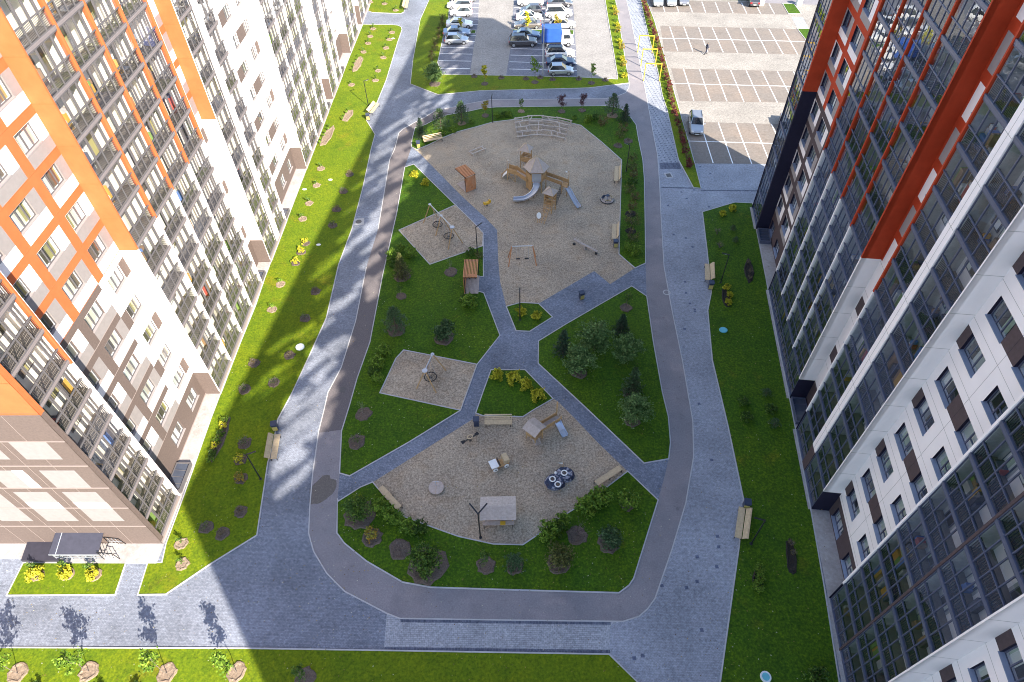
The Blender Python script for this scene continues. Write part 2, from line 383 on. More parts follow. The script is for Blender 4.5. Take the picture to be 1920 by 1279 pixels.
PARKI = [(771.6, 276), (772.5, 263), (778, 240), (797.5, 234.6), (813.6, 225.7), (838.6, 216), (878, 209.6), (903, 204), (929.6, 201.6), (999, 200.7), (1137, 199), (1165, 204), (1183.6, 222), (1192.5, 234.6), (1197, 261.4), (1205, 300), (1208, 336), (1209.7, 430), (1210.4, 494), (1212.4, 556), (1224.9, 642), (1241.7, 736), (1253, 782), (1257, 830), (1253.7, 861), (1247, 890), (1233.8, 938), (1198, 1052.8), (1188, 1085), (1179.4, 1097.8), (1160.6, 1112), (960, 1106.5), (807.7, 1101.6), (755, 1092), (687.6, 1052.8), (646, 1019), (632, 1000), (633, 936.4), (637, 887.6), (640.7, 808.8), (643.4, 800), (655.7, 760), (670, 709), (693.8, 642), (717.3, 517.6), (744, 400), (759, 314)]
sheet('park_path', PARKI, 0.0145, M_PATH)
GZ = 0.045
SAND_N = [(783, 284), (775, 279), (781.4, 281), (806, 271), (831.4, 258), (860, 247), (894, 238), (924.3, 229.3), (961.8, 224.8), (999, 223.4), (1006.8, 223), (1051.4, 226.6), (1089, 235.5), (1127, 266), (1165.7, 300.5), (1161.8, 431.4), (1160.5, 477), (1174, 489), (1190.8, 503), (1144, 533), (1114, 508.6), (1009.7, 569.7), (976, 568), (949.2, 575.3), (937.5, 528), (934, 484), (932, 431.4), (911.4, 410), (865, 367)]
sheet('playground_sand', SAND_N, 0.018, M_SAND)
LAWN_NE = [(771.6, 276)] + PARKI[1:19] + [(1190.8, 503), (1174, 489), (1160.5, 477), (1161.8, 431.4), (1165.7, 300.5), (1127, 266), (1089, 235.5), (1051.4, 226.6), (1006.8, 223), (961.8, 224.8), (924.3, 229.3), (894, 238), (860, 247), (831.4, 258), (806, 271), (781.4, 281)]
SW1 = [(748, 432.3), (806, 496.6), (905, 461.8), (906, 437.7), (888, 418), (854, 385)]
SW2 = [(757, 657), (894.6, 684), (863.6, 770), (712.3, 737.3), (742.5, 672.7)]
LAWN_W = [(776, 308.6), (854, 385), (888, 418), (906, 437.7), (906.5, 519), (882, 520), (882, 543), (907, 549.6), (937.5, 629.5), (894.6, 684), (863.6, 770), (766, 830), (655.7, 893), (637, 887.6)] + PARKI[39:47]
LAWN_C = [(949.2, 575.3), (976, 568), (1009.7, 569.7), (1036, 595), (993, 622), (967.7, 620.8)]
LAWN_E = [(1009.7, 640), (1061.8, 608), (1184.5, 537), (1212.4, 556)] + PARKI[20:25] + [(1207.5, 869), (1093, 760), (1009, 682)]
LAWN_I = [(920.7, 694), (984.5, 694), (1037, 748), (999, 770), (980.5, 782), (905, 780), (892, 775), (905.5, 736)]
SAND_S = [(699, 904.5), (886.6, 786), (892, 777), (905, 780), (980.5, 782), (999, 770), (1037, 748), (1045.8, 752.6), (1080, 787), (1120.7, 830), (1177, 884), (1127, 922), (1078, 954), (1044, 975.4), (1007, 1004), (980.5, 1022), (925, 1020.6), (860, 1006.4), (822, 993), (754.5, 968), (720, 930)]
LAWN_S = [(635, 940), (676, 914), (699, 904.5), (720, 930), (754.5, 968), (822, 993), (860, 1006.4), (925, 1020.6), (980.5, 1022), (1007, 1004), (1044, 975.4), (1078, 954), (1127, 922), (1177, 884), (1233.8, 938)] + PARKI[27:38]
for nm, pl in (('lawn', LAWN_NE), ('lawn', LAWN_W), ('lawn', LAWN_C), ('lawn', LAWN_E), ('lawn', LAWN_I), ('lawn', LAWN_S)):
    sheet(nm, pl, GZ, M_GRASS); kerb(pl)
sheet('playground_sand', SW1, GZ + 0.012, M_SAND); kerb(SW1, h=0.09)
sheet('playground_sand', SW2, GZ + 0.012, M_SAND); kerb(SW2, h=0.09)
sheet('playground_sand', SAND_S, 0.018, M_SAND)
# lawns outside the ring
BL0 = [(680.5, 46.3)]
LAWN_L = [(680.5, 46.3), (735, 47), (745.6, 48), (752, 51), (753.8, 56), (745.6, 79.8), (724.5, 150), (707, 193), (687, 226), (703.3, 252.5), (696, 280), (681, 350), (660, 430), (635, 497), (612, 597), (580, 668), (549, 735), (521, 787), (511, 840), (502.5, 867.5), (482, 1004), (393.7, 1058.7), (311, 1115), (258.7, 1115.8), (277.5, 1055), (304, 1055), (312, 1019), (345, 930), (412.7, 738), (480, 572.5), (516, 464.5), (586, 286), (628.6, 173)]
LAWN_L0 = [(690, 21), (698.6, 24), (751, 26), (757.3, 23.5), (762, 0), (768, -60), (702, -60), (697, 0)]
LAWN_L2 = [(45, 1054), (237, 1054), (216.4, 1115.8), (13, 1117)]
LAWN_B = [(-700, 1214), (0, 1214.4), (461, 1216), (720, 1220), (1142, 1227), (1195, 1279), (1330, 1420), (1330, 1600), (-700, 1600)]
LAWN_R = [(1317, 398), (1377.5, 380), (1411, 381.5), (1420.5, 437), (1439, 540), (1462, 660), (1483, 762), (1520, 957), (1545, 1100), (1573, 1279), (1600, 1440), (1310, 1440), (1350, 1279.6), (1385.6, 1025), (1394, 937), (1365, 800), (1335.5, 675.6), (1327, 583), (1333.8, 548), (1325.4, 467)]
LAWN_R2 = [(1188, -60), (1201, 0), (1209.7, 40), (1216.3, 68.4), (1233.8, 136.3), (1242, 180), (1251, 207), (1272, 300), (1300.3, 352.6), (1314.5, 353.8), (1302.8, 307.7), (1278, 221.7), (1266, 180), (1250.2, 121), (1227.2, 40), (1212, 0), (1200, -60)]
LAWN_P = [(812, -60), (804.7, 0), (788, 37), (774.5, 111), (769.4, 158), (821.5, 178), (900.5, 170.8), (1009.7, 168), (1103.9, 165.4), (1179.6, 156), (1160.5, 40), (1154, 0), (1145, -60), (1126, -60), (1134.5, 0), (1140.8, 40), (1158.3, 145), (1157.6, 149), (1080, 145), (829.5, 140), (820.6, 118), (831, 70.3), (841, 35), (843.5, 0), (849, -60)]
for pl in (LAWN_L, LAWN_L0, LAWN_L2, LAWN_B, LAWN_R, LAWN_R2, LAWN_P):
    sheet('lawn', pl, GZ, M_GRASS if pl is LAWN_R else M_GRASS_SUN); kerb(pl)  # outer lawns carry the sunlit tint in their colour
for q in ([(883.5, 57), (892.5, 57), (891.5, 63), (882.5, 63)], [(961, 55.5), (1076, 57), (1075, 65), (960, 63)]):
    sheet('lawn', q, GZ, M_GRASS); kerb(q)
# car parks
sheet('parking_pavement', [(849, -60), (843.5, 0), (841, 35), (831, 70.3), (820.6, 118), (829.5, 140), (1080, 145), (1158.3, 148.5), (1140.8, 40), (1134.5, 0), (1126, -60)], 0.008, M_PARK)
sheet('parking_stalls', [(846, -40), (841, 35), (831, 70.3), (820.6, 117), (829.5, 139.5), (881, 141), (888, 90), (896, 45), (900, -40)], 0.012, M_STALL)
sheet('parking_stalls', [(966, -40), (960, 50), (957, 91), (949, 142.5), (1082, 144.6), (1080, 93), (1077, 50), (1072, -40)], 0.012, M_STALL)
sheet('lot_pavement', [(1196, -60), (1212, 0), (1227.2, 40), (1250.2, 121), (1266, 180), (1278, 221.7), (1303.5, 307), (1438, 307), (1600, 300), (1620, -60)], 0.008, M_AISLE)
for q in ([(1217, 0), (1467, 5), (1478, 27.6), (1224.8, 22)], [(1238, 48.7), (1476, 54), (1520, 56), (1530, 103), (1246, 96.5)], [(1258.4, 128.4), (1490.4, 133.7), (1520, 135), (1500, 193), (1274.4, 189.5)], [(1286, 228.5), (1316, 229), (1457, 232.8), (1500, 234), (1480, 308), (1437.8, 307.7), (1303, 306.4)]):
    sheet('lot_stalls', q, 0.012, M_LOT)
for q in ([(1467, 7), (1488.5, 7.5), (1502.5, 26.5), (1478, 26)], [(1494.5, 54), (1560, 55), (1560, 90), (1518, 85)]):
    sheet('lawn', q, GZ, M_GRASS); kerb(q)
sheet('road', [(1432, -60), (1640, -60), (1640, 11), (1520, 9), (1434, 6)], 0.016, M_ASPH)
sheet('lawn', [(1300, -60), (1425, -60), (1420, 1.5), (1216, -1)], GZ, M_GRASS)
sheet('walkway_patch', [(1484, 32), (1505, 32), (1516, 53), (1496, 54)], 0.014, M_LIGHT)
sheet('dotted_walkway', [(1166, -60), (1174.5, 0), (1183.5, 40), (1195.5, 99), (1206.4, 152.7), (1212, 180), (1222, 235), (1232.8, 290.5), (1236, 305), (1273, 304.5), (1251, 207), (1242, 180), (1233.8, 136.3), (1216.3, 68.4), (1209.7, 40), (1201, 0), (1188, -60)], 0.006, M_TACT)
sheet('dark_paver_band', [(1236.5, 305.5), (1273.5, 305), (1277, 317), (1238, 317)], 0.010, M_BAND)
sheet('dark_paver_band', [(1240, 350.5), (1300, 352), (1300, 354), (1240, 352.5)], 0.010, M_BAND)
sheet('dark_paver_band', [(1314, 356), (1428, 357), (1428, 359), (1314, 358)], 0.010, M_BAND)
# painted lines
LINES = MB()
def line(a, b, w=0.13, t=True, z=0.017):
    strip(LINES, [a, b], w, z - 0.002, z, M_PAINT)
def c1(x0, y0, s): return lambda x, y: (x0 + x / s, y0 + y / s)
k = c1(1200, 0, 5.647)
for (a, b), (c, d) in zip([(315,285),(465,285),(620,290),(765,295),(910,298),(1065,300),(1215,305),(1365,310),(1520,315)], [(400,540),(560,545),(718,550),(880,555),(1035,560),(1195,565),(1350,570),(1515,573),(1670,578)]): line(k(a, b), k(c, d))
line(k(215, 405), k(1745, 441), z=0.0185)
for (a, b), (c, d) in zip([(460,730),(630,735),(795,740),(960,745),(1125,748),(1290,752),(1455,757),(1625,760)], [(570,1065),(745,1070),(920,1073),(1100,1078),(1275,1080),(1455,1088),(1630,1090),(1810,1095)]): line(k(a, b), k(c, d))
line(k(340, 885), k(1800, 920), z=0.0185)
for (a, b), (c, d) in zip([(225,5),(370,10),(510,15),(655,20),(795,22),(935,25),(1075,30),(1220,35),(1365,40)], [(263,125),(410,130),(555,130),(695,135),(840,135),(985,140),(1130,145),(1280,150),(1425,150)]): line(k(a, b), k(c, d))
k = c1(1180, 180, 4.073)
for (a, b), (c, d) in zip([(540,200),(680,205),(815,210),(950,212),(1085,215)], [(640,513),(790,517),(935,520),(1080,524),(1230,526)]): line(k(a, b), k(c, d))
line(k(455, 345), k(1200, 366), z=0.0185)
k = c1(820, 0, 8.53)
for y, xa, xb in ((1092, 20, 525), (972, 20, 540), (860, 45, 560), (762, 70, 578), (658, 95, 600), (560, 110, 615), (390, 150, 650), (300, 170, 660), (205, 180, 660), (120, 190, 665), (45, 195, 670)): line(k(xa, y), k(xb, y + 8))
k = c1(940, 0, 8.525)
for y, xa, xb in ((1105, 125, 1210), (990, 130, 1205), (882, 140, 1195), (778, 150, 1190), (690, 160, 1180), (400, 180, 1160), (300, 190, 1150), (210, 195, 1145), (125, 200, 1140)): line(k(xa, y), k(xb, y + 26))
line(k(662, 1225), k(668, 470), z=0.0185)
structure(LINES.build('painted_lines'))
# worn dirt spot on the ring path, manholes
def blob(name, cx, cy, rx, ry, z, m, seed, n=26, rot=0.0, jag=0.16):
    r = random.Random(seed); c = P(cx, cy); ph = [r.uniform(-jag, jag) for _ in range(n)]
    pts = []
    for i in range(n):
        a = 2 * PI * i / n; q = 1 + 0.5 * (ph[i] + ph[(i+1) % n])
        x, y = rx * q * math.cos(a), ry * q * math.sin(a)
        pts.append(Vector((c.x + x * math.cos(rot) - y * math.sin(rot), c.y + x * math.sin(rot) + y * math.cos(rot), 0)))
    return sheet(name, pts, z, m, raw=True)
blob('dirt_patch', 603, 919, 0.95, 1.3, 0.016, M_DIRTPATCH, 5, rot=-0.4, jag=0.2)
structure(KERBS.build('kerb'))
# ------------------------------------------------------------------ the two apartment buildings
M_WHITE = plain('white_render', (0.82, 0.755, 0.735), 0.8, 0.03, 0.6, spec=0.2)
M_LGREY = plain('pale_grey_panel', (0.31, 0.275, 0.268), 0.8, 0.05, 3.0, spec=0.2)
M_LGREY_L = plain('pale_cladding', (0.245, 0.222, 0.216), 0.8, 0.06, 3.0, spec=0.2)
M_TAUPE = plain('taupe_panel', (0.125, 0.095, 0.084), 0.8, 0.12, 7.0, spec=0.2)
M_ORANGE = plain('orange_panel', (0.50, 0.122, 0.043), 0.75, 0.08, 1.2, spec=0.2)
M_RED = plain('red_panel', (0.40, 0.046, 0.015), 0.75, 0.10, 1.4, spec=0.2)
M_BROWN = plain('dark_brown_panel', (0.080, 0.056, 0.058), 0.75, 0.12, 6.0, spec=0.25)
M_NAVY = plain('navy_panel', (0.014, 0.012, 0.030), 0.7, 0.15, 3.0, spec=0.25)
M_JOINT = plain('panel_joint', (0.36, 0.33, 0.30), 0.9, 0.05)
M_LEDGE = plain('pale_ledge', (0.27, 0.22, 0.20), 0.7, 0.05)
M_FRAME_L = plain('grey_aluminium', (0.135, 0.125, 0.13), 0.45, 0.06, 3.0, metal=0.2)
M_SLAB_L = plain('grey_slab_edge', (0.20, 0.172, 0.172), 0.6, 0.06, 3.0)
M_FRAME_R = plain('blue_grey_aluminium', (0.115, 0.125, 0.185), 0.35, 0.08, 3.0, metal=0.35)
M_SLAB_R = plain('blue_grey_slab_edge', (0.135, 0.145, 0.205), 0.35, 0.06, 3.0, metal=0.35)
M_SILL_R = plain('blue_grey_sill', (0.24, 0.28, 0.38), 0.35, 0.06, 3.0, metal=0.3)
M_RAIL_L = plain('dark_railing', (0.055, 0.05, 0.055), 0.5, 0.1)
M_RAIL_R = plain('black_railing', (0.03, 0.032, 0.045), 0.4, 0.1)
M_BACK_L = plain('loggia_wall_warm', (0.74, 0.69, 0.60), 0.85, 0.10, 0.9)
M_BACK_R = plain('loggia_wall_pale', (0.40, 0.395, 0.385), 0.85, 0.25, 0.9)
M_FLOOR = plain('loggia_floor', (0.22, 0.19, 0.17), 0.8, 0.15, 2.0)
M_DARKG = plain('dark_window_glass', (0.018, 0.02, 0.024), 0.06, 0.1, 1.0, spec=0.9)
M_GLASS_L = glass('loggia_glass', (0.95, 0.97, 0.97), 0.06, 0.01, 0.05)
M_GLASS_R = glass('loggia_glass_tinted', (0.80, 0.84, 0.87), 0.075, 0.005, 0.12)
M_PANE = glass('window_glass', (0.86, 0.90, 0.92), 0.09, 0.01, 0.05)
M_BLIND_L = random_stripes('curtains_warm', [(0.66, 0.60, 0.47), (0.09, 0.075, 0.05), (0.74, 0.70, 0.62), (0.34, 0.30, 0.12), (0.60, 0.60, 0.55), (0.16, 0.12, 0.09), (0.70, 0.63, 0.50), (0.52, 0.46, 0.38)], 1.9)
M_BLIND_R = random_stripes('curtains_cool', [(0.52, 0.54, 0.51), (0.02, 0.022, 0.025), (0.62, 0.62, 0.56), (0.04, 0.04, 0.045), (0.34, 0.42, 0.30), (0.015, 0.015, 0.018), (0.68, 0.67, 0.65), (0.14, 0.16, 0.20)], 1.9)
M_CLUT = random_stripes('loggia_belongings', [(0.30, 0.18, 0.10), (0.07, 0.06, 0.07), (0.12, 0.20, 0.45), (0.55, 0.30, 0.06), (0.20, 0.30, 0.08), (0.45, 0.42, 0.40), (0.40, 0.07, 0.05), (0.62, 0.60, 0.55), (0.10, 0.10, 0.14), (0.24, 0.15, 0.10)], 2.6)
M_ROOF = plain('roof_felt', (0.13, 0.13, 0.135), 0.9, 0.15, 0.8)
DREC = 1.28                                   # how far the window walls stand back behind the loggias
def bay_protos(w, h, L):
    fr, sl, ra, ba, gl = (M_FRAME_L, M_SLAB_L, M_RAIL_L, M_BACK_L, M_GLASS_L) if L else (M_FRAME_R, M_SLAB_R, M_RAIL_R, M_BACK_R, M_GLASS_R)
    f = MB(); t = 0.055
    if L: f.box(0, -0.02, 0.0, w, 0.10, 0.11, sl); f.box(0, -0.04, 0.11, w, 0.06, 0.19, sl); f.box(0, -0.01, 0.19, w, 0.06, 0.24, fr)
    else: f.box(0, -0.02, 0.0, w, 0.10, 0.13, sl); f.box(0, -0.04, 0.13, w, 0.06, 0.24, fr)
    f.box(0, 0.10, 0.02, w, DREC - 0.02, 0.13, M_FLOOR)
    npan = 4 if w > 3.3 else 3
    xs = [i * w / npan for i in range(npan + 1)]
    for i, x in enumerate(xs):
        q = t if 0 < i < npan else t * 0.8
        x = min(max(x, q / 2 + 0.002), w - q / 2 - 0.002)
        f.box(x - q / 2, 0.0, 0.24, x + q / 2, 0.09, h - 0.02, fr)
        if L and 0 < i < npan: f.box(x + 0.10, 0.01, 1.28, x + 0.14, 0.08, h - 0.05, fr)
    f.box(0.05, 0.006, 1.20, w - 0.05, 0.08, 1.27, fr)
    f.box(0.05, 0.006, h - 0.09, w - 0.05, 0.085, h - 0.03, fr)
    f.box(0.01, 0.10, 0.14, 0.06, DREC - 0.02, h - 0.01, ba)           # partition towards the neighbour
    g = MB(); g.face([(0.03, 0.045, 0.24), (w - 0.03, 0.045, 0.24), (w - 0.03, 0.045, h - 0.04), (0.03, 0.045, h - 0.04)], gl)
    r = MB(); n = int(w / 0.12)
    for i in range(n):
        x = 0.08 + (w - 0.16) * i / (n - 1)
        r.box(x - 0.013, 0.16, 0.18, x + 0.013, 0.186, 1.16, ra)
    r.box(0.06, 0.15, 1.16, w - 0.02, 0.20, 1.20, ra); r.box(0.06, 0.155, 0.22, w - 0.02, 0.19, 0.25, ra)
    backs = []
    for var in range(3):
        b = MB(); y = DREC - 0.03
        d0 = (0.35, w - 1.2, w * 0.42)[var]
        ops = [(d0, 0.16, d0 + 0.8, 2.3)]
        if var == 0: ops.append((1.45, 0.95, min(w - 0.35, 2.95), 2.3))
        elif var == 1: ops.append((0.4, 0.95, min(w - 1.5, 1.9), 2.3))
        else: ops += [(0.3, 0.95, w * 0.42 - 0.2, 2.3)]
        b.face([(0, y, 0), (w, y, 0), (w, y, h), (0, y, h)], ba)
        if not L:
            q0, q1 = ((1.3, w - 0.1), (0.1, w - 1.4), (w * 0.42 + 0.95, w - 0.1))[var]
            b.face([(q0, y - 0.004, 0.14), (q1, y - 0.004, 0.14), (q1, y - 0.004, h - 0.02), (q0, y - 0.004, h - 0.02)], M_WHITE)
        for (x0, z0, x1, z1) in ops:
            b.box(x0, y - 0.05, z0, x1, y - 0.01, z1, fr)
            nx = 1 if x1 - x0 < 1 else 2
            for i in range(nx):
                a0 = x0 + 0.07 + (x1 - x0 - 0.07) * i / nx; a1 = x0 + (x1 - x0 - 0.07) * (i + 1) / nx
                b.face([(a0, y - 0.055, z0 + 0.08), (a1, y - 0.055, z0 + 0.08), (a1, y - 0.055, z1 - 0.08), (a0, y - 0.055, z1 - 0.08)], M_BLIND_L if L else M_BLIND_R)
        backs.append(b)
    cl = []
    for var in range(4):
        r2 = random.Random(var * 7 + 3); x = 0.15; qs = []
        for i in range(2 + var % 3):
            ww = r2.uniform(0.3, 0.8); hh = r2.uniform(0.3, 1.5); dd = r2.uniform(0.25, 0.45)
            x = r2.uniform(0.1, w - ww - 0.1)
            q = MB(); q.box(x, DREC - 0.1 - dd, 0.14, x + ww, DREC - 0.1, 0.14 + hh, M_CLUT); qs.append(('cupboard' if hh > 0.9 else 'chest', q))
            if r2.random() < 0.5: q = MB(); q.box(x + 0.03, DREC - 0.08 - dd, 0.145 + hh, x + ww * 0.7, DREC - 0.15, 0.14 + hh + 0.25, M_CLUT); qs.append(('box', q))
        cl.append(qs)
    return dict(f=f, g=g, r=r, b=backs, c=cl)
PM = {}
def pm(mb, name):
    if id(mb) not in PM: PM[id(mb)] = (mb.mesh(name), mb)
    return PM[id(mb)][0]
def place_many(parent, items, partname, limit=100):
    """items: (matrix in the building's frame, [(name, MB)]) - the first MB is the part, the rest its sub-parts"""
    W0 = parent.matrix_world
    items = [it for it in items]
    items.sort(key=lambda it: ((W0 @ it[0]).translation - Vector((0, 0, CH))).length)
    for mt, lst in items[:limit]:
        o = bpy.data.objects.new(partname, pm(lst[0][1], partname)); COL.objects.link(o); o.parent = parent; o.matrix_local = mt
        for nm, mb in lst[1:]:
            s = bpy.data.objects.new(nm, pm(mb, nm)); COL.objects.link(s); s.parent = o
    if len(items) > limit:
        big = MB()
        for mt, lst in items[limit:]:
            for nm, mb in lst: big.add(mb, mt)
        o = big.build(partname, parent); o['kind'] = 'stuff'
def win_proto(w, h, L, npan, style=0):
    """window standing in an opening: x 0..w, z 0..h, wall face at y=0"""
    fr = M_FRAME_L if L else M_FRAME_R
    f = MB(); d0, d1 = (0.10, 0.16) if L else (0.17, 0.24); t = 0.06
    f.box(0, d0, 0, t, d1, h, fr); f.box(w - t, d0, 0, w, d1, h, fr)
    f.box(t, d0, 0, w - t, d1, t, fr); f.box(t, d0, h - t, w - t, d1, h, fr)
    for i in range(1, npan):
        x = w * i / npan; f.box(x - t * 0.6, d0 - 0.005, t, x + t * 0.6, d1, h - t, fr)
    if style == 1: f.box(w / npan, d0 - 0.003, h * 0.42, w - t, d1, h * 0.42 + 0.05, fr)
    g = MB(); g.face([(t, d0 + 0.03, t), (w - t, d0 + 0.03, t), (w - t, d0 + 0.03, h - t), (t, d0 + 0.03, h - t)], M_PANE)
    b = MB(); y = d1 + 0.16
    b.face([(0, y, 0), (w, y, 0), (w, y, h), (0, y, h)], M_BLIND_L if L else M_BLIND_R)
    b.face([(0, d1, 0), (0, y, 0), (0, y, h), (0, d1, h)], M_WHITE); b.face([(w, y, 0), (w, d1, 0), (w, d1, h), (w, y, h)], M_WHITE)
    b.face([(0, d1, 0), (w, d1, 0), (w, y, 0), (0, y, 0)], M_WHITE)
    s = MB()
    if L: s.box(-0.04, -0.05, -0.05, w + 0.04, d0, 0.012, M_LGREY)
    else:
        s.raw([(-0.03, -0.06, -0.012), (w + 0.03, -0.06, -0.012), (w + 0.03, d0, 0.055), (-0.03, d0, 0.055), (-0.03, -0.06, -0.05), (w + 0.03, -0.06, -0.05), (w + 0.03, d0, -0.05), (-0.03, d0, -0.05)],
              [(0,1,2,3), (4,5,1,0), (5,6,2,1), (6,7,3,2), (7,4,0,3), (7,6,5,4)], M_SILL_R)
    return [('window', f), ('pane', g), ('curtain', b), ('sill', s)]
WP = {}
def win(w, h, L, npan, style=0):
    k = (round(w, 2), round(h, 2), L, npan, style)
    if k not in WP: WP[k] = win_proto(w, h, L, npan, style)
    return WP[k]
def wall_grid(mb, x0, x1, z0, z1, y, ops, cs, cz, fm, depth=0.2, rev=None):
    """flat wall with openings and colour fields: cells between all cuts"""
    xs = sorted(set([x0, x1] + [c for c in cs if x0 < c < x1] + [o[i] for o in ops for i in (0, 2) if x0 < o[i] < x1]))
    zs = sorted(set([z0, z1] + [c for c in cz if z0 < c < z1] + [o[i] for o in ops for i in (1, 3) if z0 < o[i] < z1]))
    for i in range(len(xs) - 1):
        for j in range(len(zs) - 1):
            xc, zc = (xs[i] + xs[i+1]) / 2, (zs[j] + zs[j+1]) / 2
            if xs[i+1] - xs[i] < 1e-4 or zs[j+1] - zs[j] < 1e-4: continue
            if any(o[0] < xc < o[2] and o[1] < zc < o[3] for o in ops): continue
            mb.face([(xs[i], y, zs[j]), (xs[i+1], y, zs[j]), (xs[i+1], y, zs[j+1]), (xs[i], y, zs[j+1])], fm(xc, zc))
    for o in ops:
        m = rev or fm((o[0] + o[2]) / 2, o[3] + 0.02); a, b, c, d = o[:4]
        mb.face([(a, y, b), (a, y + depth, b), (a, y + depth, d), (a, y, d)], m)
        mb.face([(c, y + depth, b), (c, y, b), (c, y, d), (c, y + depth, d)], m)
        mb.face([(a, y, d), (a, y + depth, d), (c, y + depth, d), (c, y, d)], m)
        mb.face([(a, y + depth, b), (a, y, b), (c, y, b), (c, y + depth, b)], m)
def vcell(mb, x, y0, y1, z0, z1, m, nx):
    """wall across the facade (normal -x when nx<0)"""
    q = [(x, y0, z0), (x, y1, z0), (x, y1, z1), (x, y0, z1)]
    mb.face(q if nx > 0 else q[::-1], m)
HTOP = 46.3
# ============================== left building
uL = Vector((math.sin(0.019898), math.cos(0.019898), 0)); OLp = Vector((-26.77, 36.18, 0))
bl = bpy.data.objects.new('apartment_building', None); COL.objects.link(bl)
tag(bl, 'sunlit white apartment building with orange and taupe bands along the left lawn', 'building')
bl.matrix_world = Matrix(((uL.x, -uL.y, 0, OLp.x), (uL.y, uL.x, 0, OLp.y), (0, 0, 1, 0), (0, 0, 0, 1)))
bpy.context.view_layer.update()
ML = bl.matrix_world.copy()
zl = lambda k: 0.33 + 2.79 * k
NF = 13
wl = MB(); led = pan = wl                      # trims and colour fields stay in the wall's own mesh
bays, wins = [], []
def vis(M_, x, y, z, m=170): return inframe(M_ @ Vector((x, y, z)), m)
PB = {}
def bayp(w, h, L):
    k = (round(w, 2), L)
    if k not in PB: PB[k] = bay_protos(w, h, L)
    return PB[k]
def add_bay(lst, M_, x, z, w, h, L, rng, clutter=0.35):
    if not vis(M_, x + w / 2, 0, z + h / 2): return False
    p = bayp(w, h, L)
    it = [('balcony', p['f']), ('glazing', p['g']), ('railing', p['r']), ('loggia_wall', rng.choice(p['b']))]
    if rng.random() < clutter: it += rng.choice(p['c'])
    lst.append((Matrix.Translation((x, 0, z)), it)); return True
rl = random.Random(5)
def post_l(x, w, z0, z1, zo, low=None):
    """upright between loggias: white low, orange above level zo"""
    if zo > z0: wl.box(x - w / 2, -0.07, z0, x + w / 2, 0.3, min(zo, z1), low or M_WHITE)
    if z1 > zo: wl.box(x - w / 2, -0.07, max(zo, z0), x + w / 2, 0.3, z1, M_ORANGE)
ZO = zl(6)                                     # colour change of the upper part
def block_l(s0, s1, edges, piers, zo, k0=0, ret=True, zp=None):
    """projecting loggia block with its south-facing return wall"""
    for a, b in edges:
        for k in range(k0, NF):
            add_bay(bays, ML, a, zl(k), b - a, 2.79, True, rl)
    for i, (a, b) in enumerate(edges):
        post_l(a, 0.13 if i else 0.10, 0.33, HTOP, zp or zo, None if ret else M_TAUPE)
    post_l(edges[-1][1], 0.12, 0.33, HTOP, zp or zo)
    for a, b in piers:
        wl.box(a, -0.05, 0.33, b, 0.3, zo if not ret else HTOP, M_WHITE if ret else M_TAUPE)
        if not ret: wl.box(a, -0.05, zo, b, 0.3, HTOP, M_ORANGE)
    # return wall towards the camera: taupe foot, white, coloured top
    for z0, z1, m in ((0.0, zl(1), M_TAUPE), (zl(1), zo, M_WHITE), (zo, HTOP, M_ORANGE)):
        if ret and z1 > z0: vcell(wl, s0 - 0.055, -0.06, DREC, z0, z1, m, -1)
    vcell(wl, s1 + 0.075, -0.06, DREC, 0, HTOP, M_WHITE, 1)
    wl.box(s0, -0.02, -0.02, s1, 0.3, 0.33, M_LEDGE)
    for k in range(1, NF + 2 if ret else 1):
        led.box(s0 - 0.07, -0.062, zl(k) - 0.02, s0 - 0.052, DREC, zl(k) + 0.02, M_LEDGE if zl(k) < zo - 1 else M_ORANGE)
    wl.box(s0 - 0.05, -0.05, HTOP - 0.02, s1 + 0.07, 14, HTOP + 0.25, M_ROOF)
    # back of the loggias and blank floors above the measured part
    wl.face([(s0, DREC, 0), (s1, DREC, 0), (s1, DREC, HTOP), (s0, DREC, HTOP)], M_BACK_L)
    zt = zl(NF)
    wl.face([(s0, -0.02, zt), (s1, -0.02, zt), (s1, -0.02, HTOP), (s0, -0.02, HTOP)], M_WHITE)
def e4(a, b, n): return [(a + (b - a) * i / n, a + (b - a) * (i + 1) / n) for i in range(n)]
block_l(-14.35, -10.40, [(-14.05, -10.45)], [(-14.35, -14.10)], zl(5) + 2.6, 0, False)
block_l(0.0, 14.6, e4(0.05, 14.55, 4), [], ZO)
block_l(18.1, 25.3, [(18.15, 21.22), (22.28, 25.25)], [(21.27, 22.23)], ZO, 0, True, 99.0)
block_l(36.15, 50.6, e4(36.2, 50.55, 4), [], 99.0)
block_l(54.2, 61.4, [(54.25, 57.32), (58.38, 61.35)], [(57.37, 58.33)], 99.0)
block_l(69.3, 77.0, e4(69.35, 76.95, 2), [], 99.0)
block_l(80.4, 95.0, e4(80.45, 94.95, 4), [], 99.0)
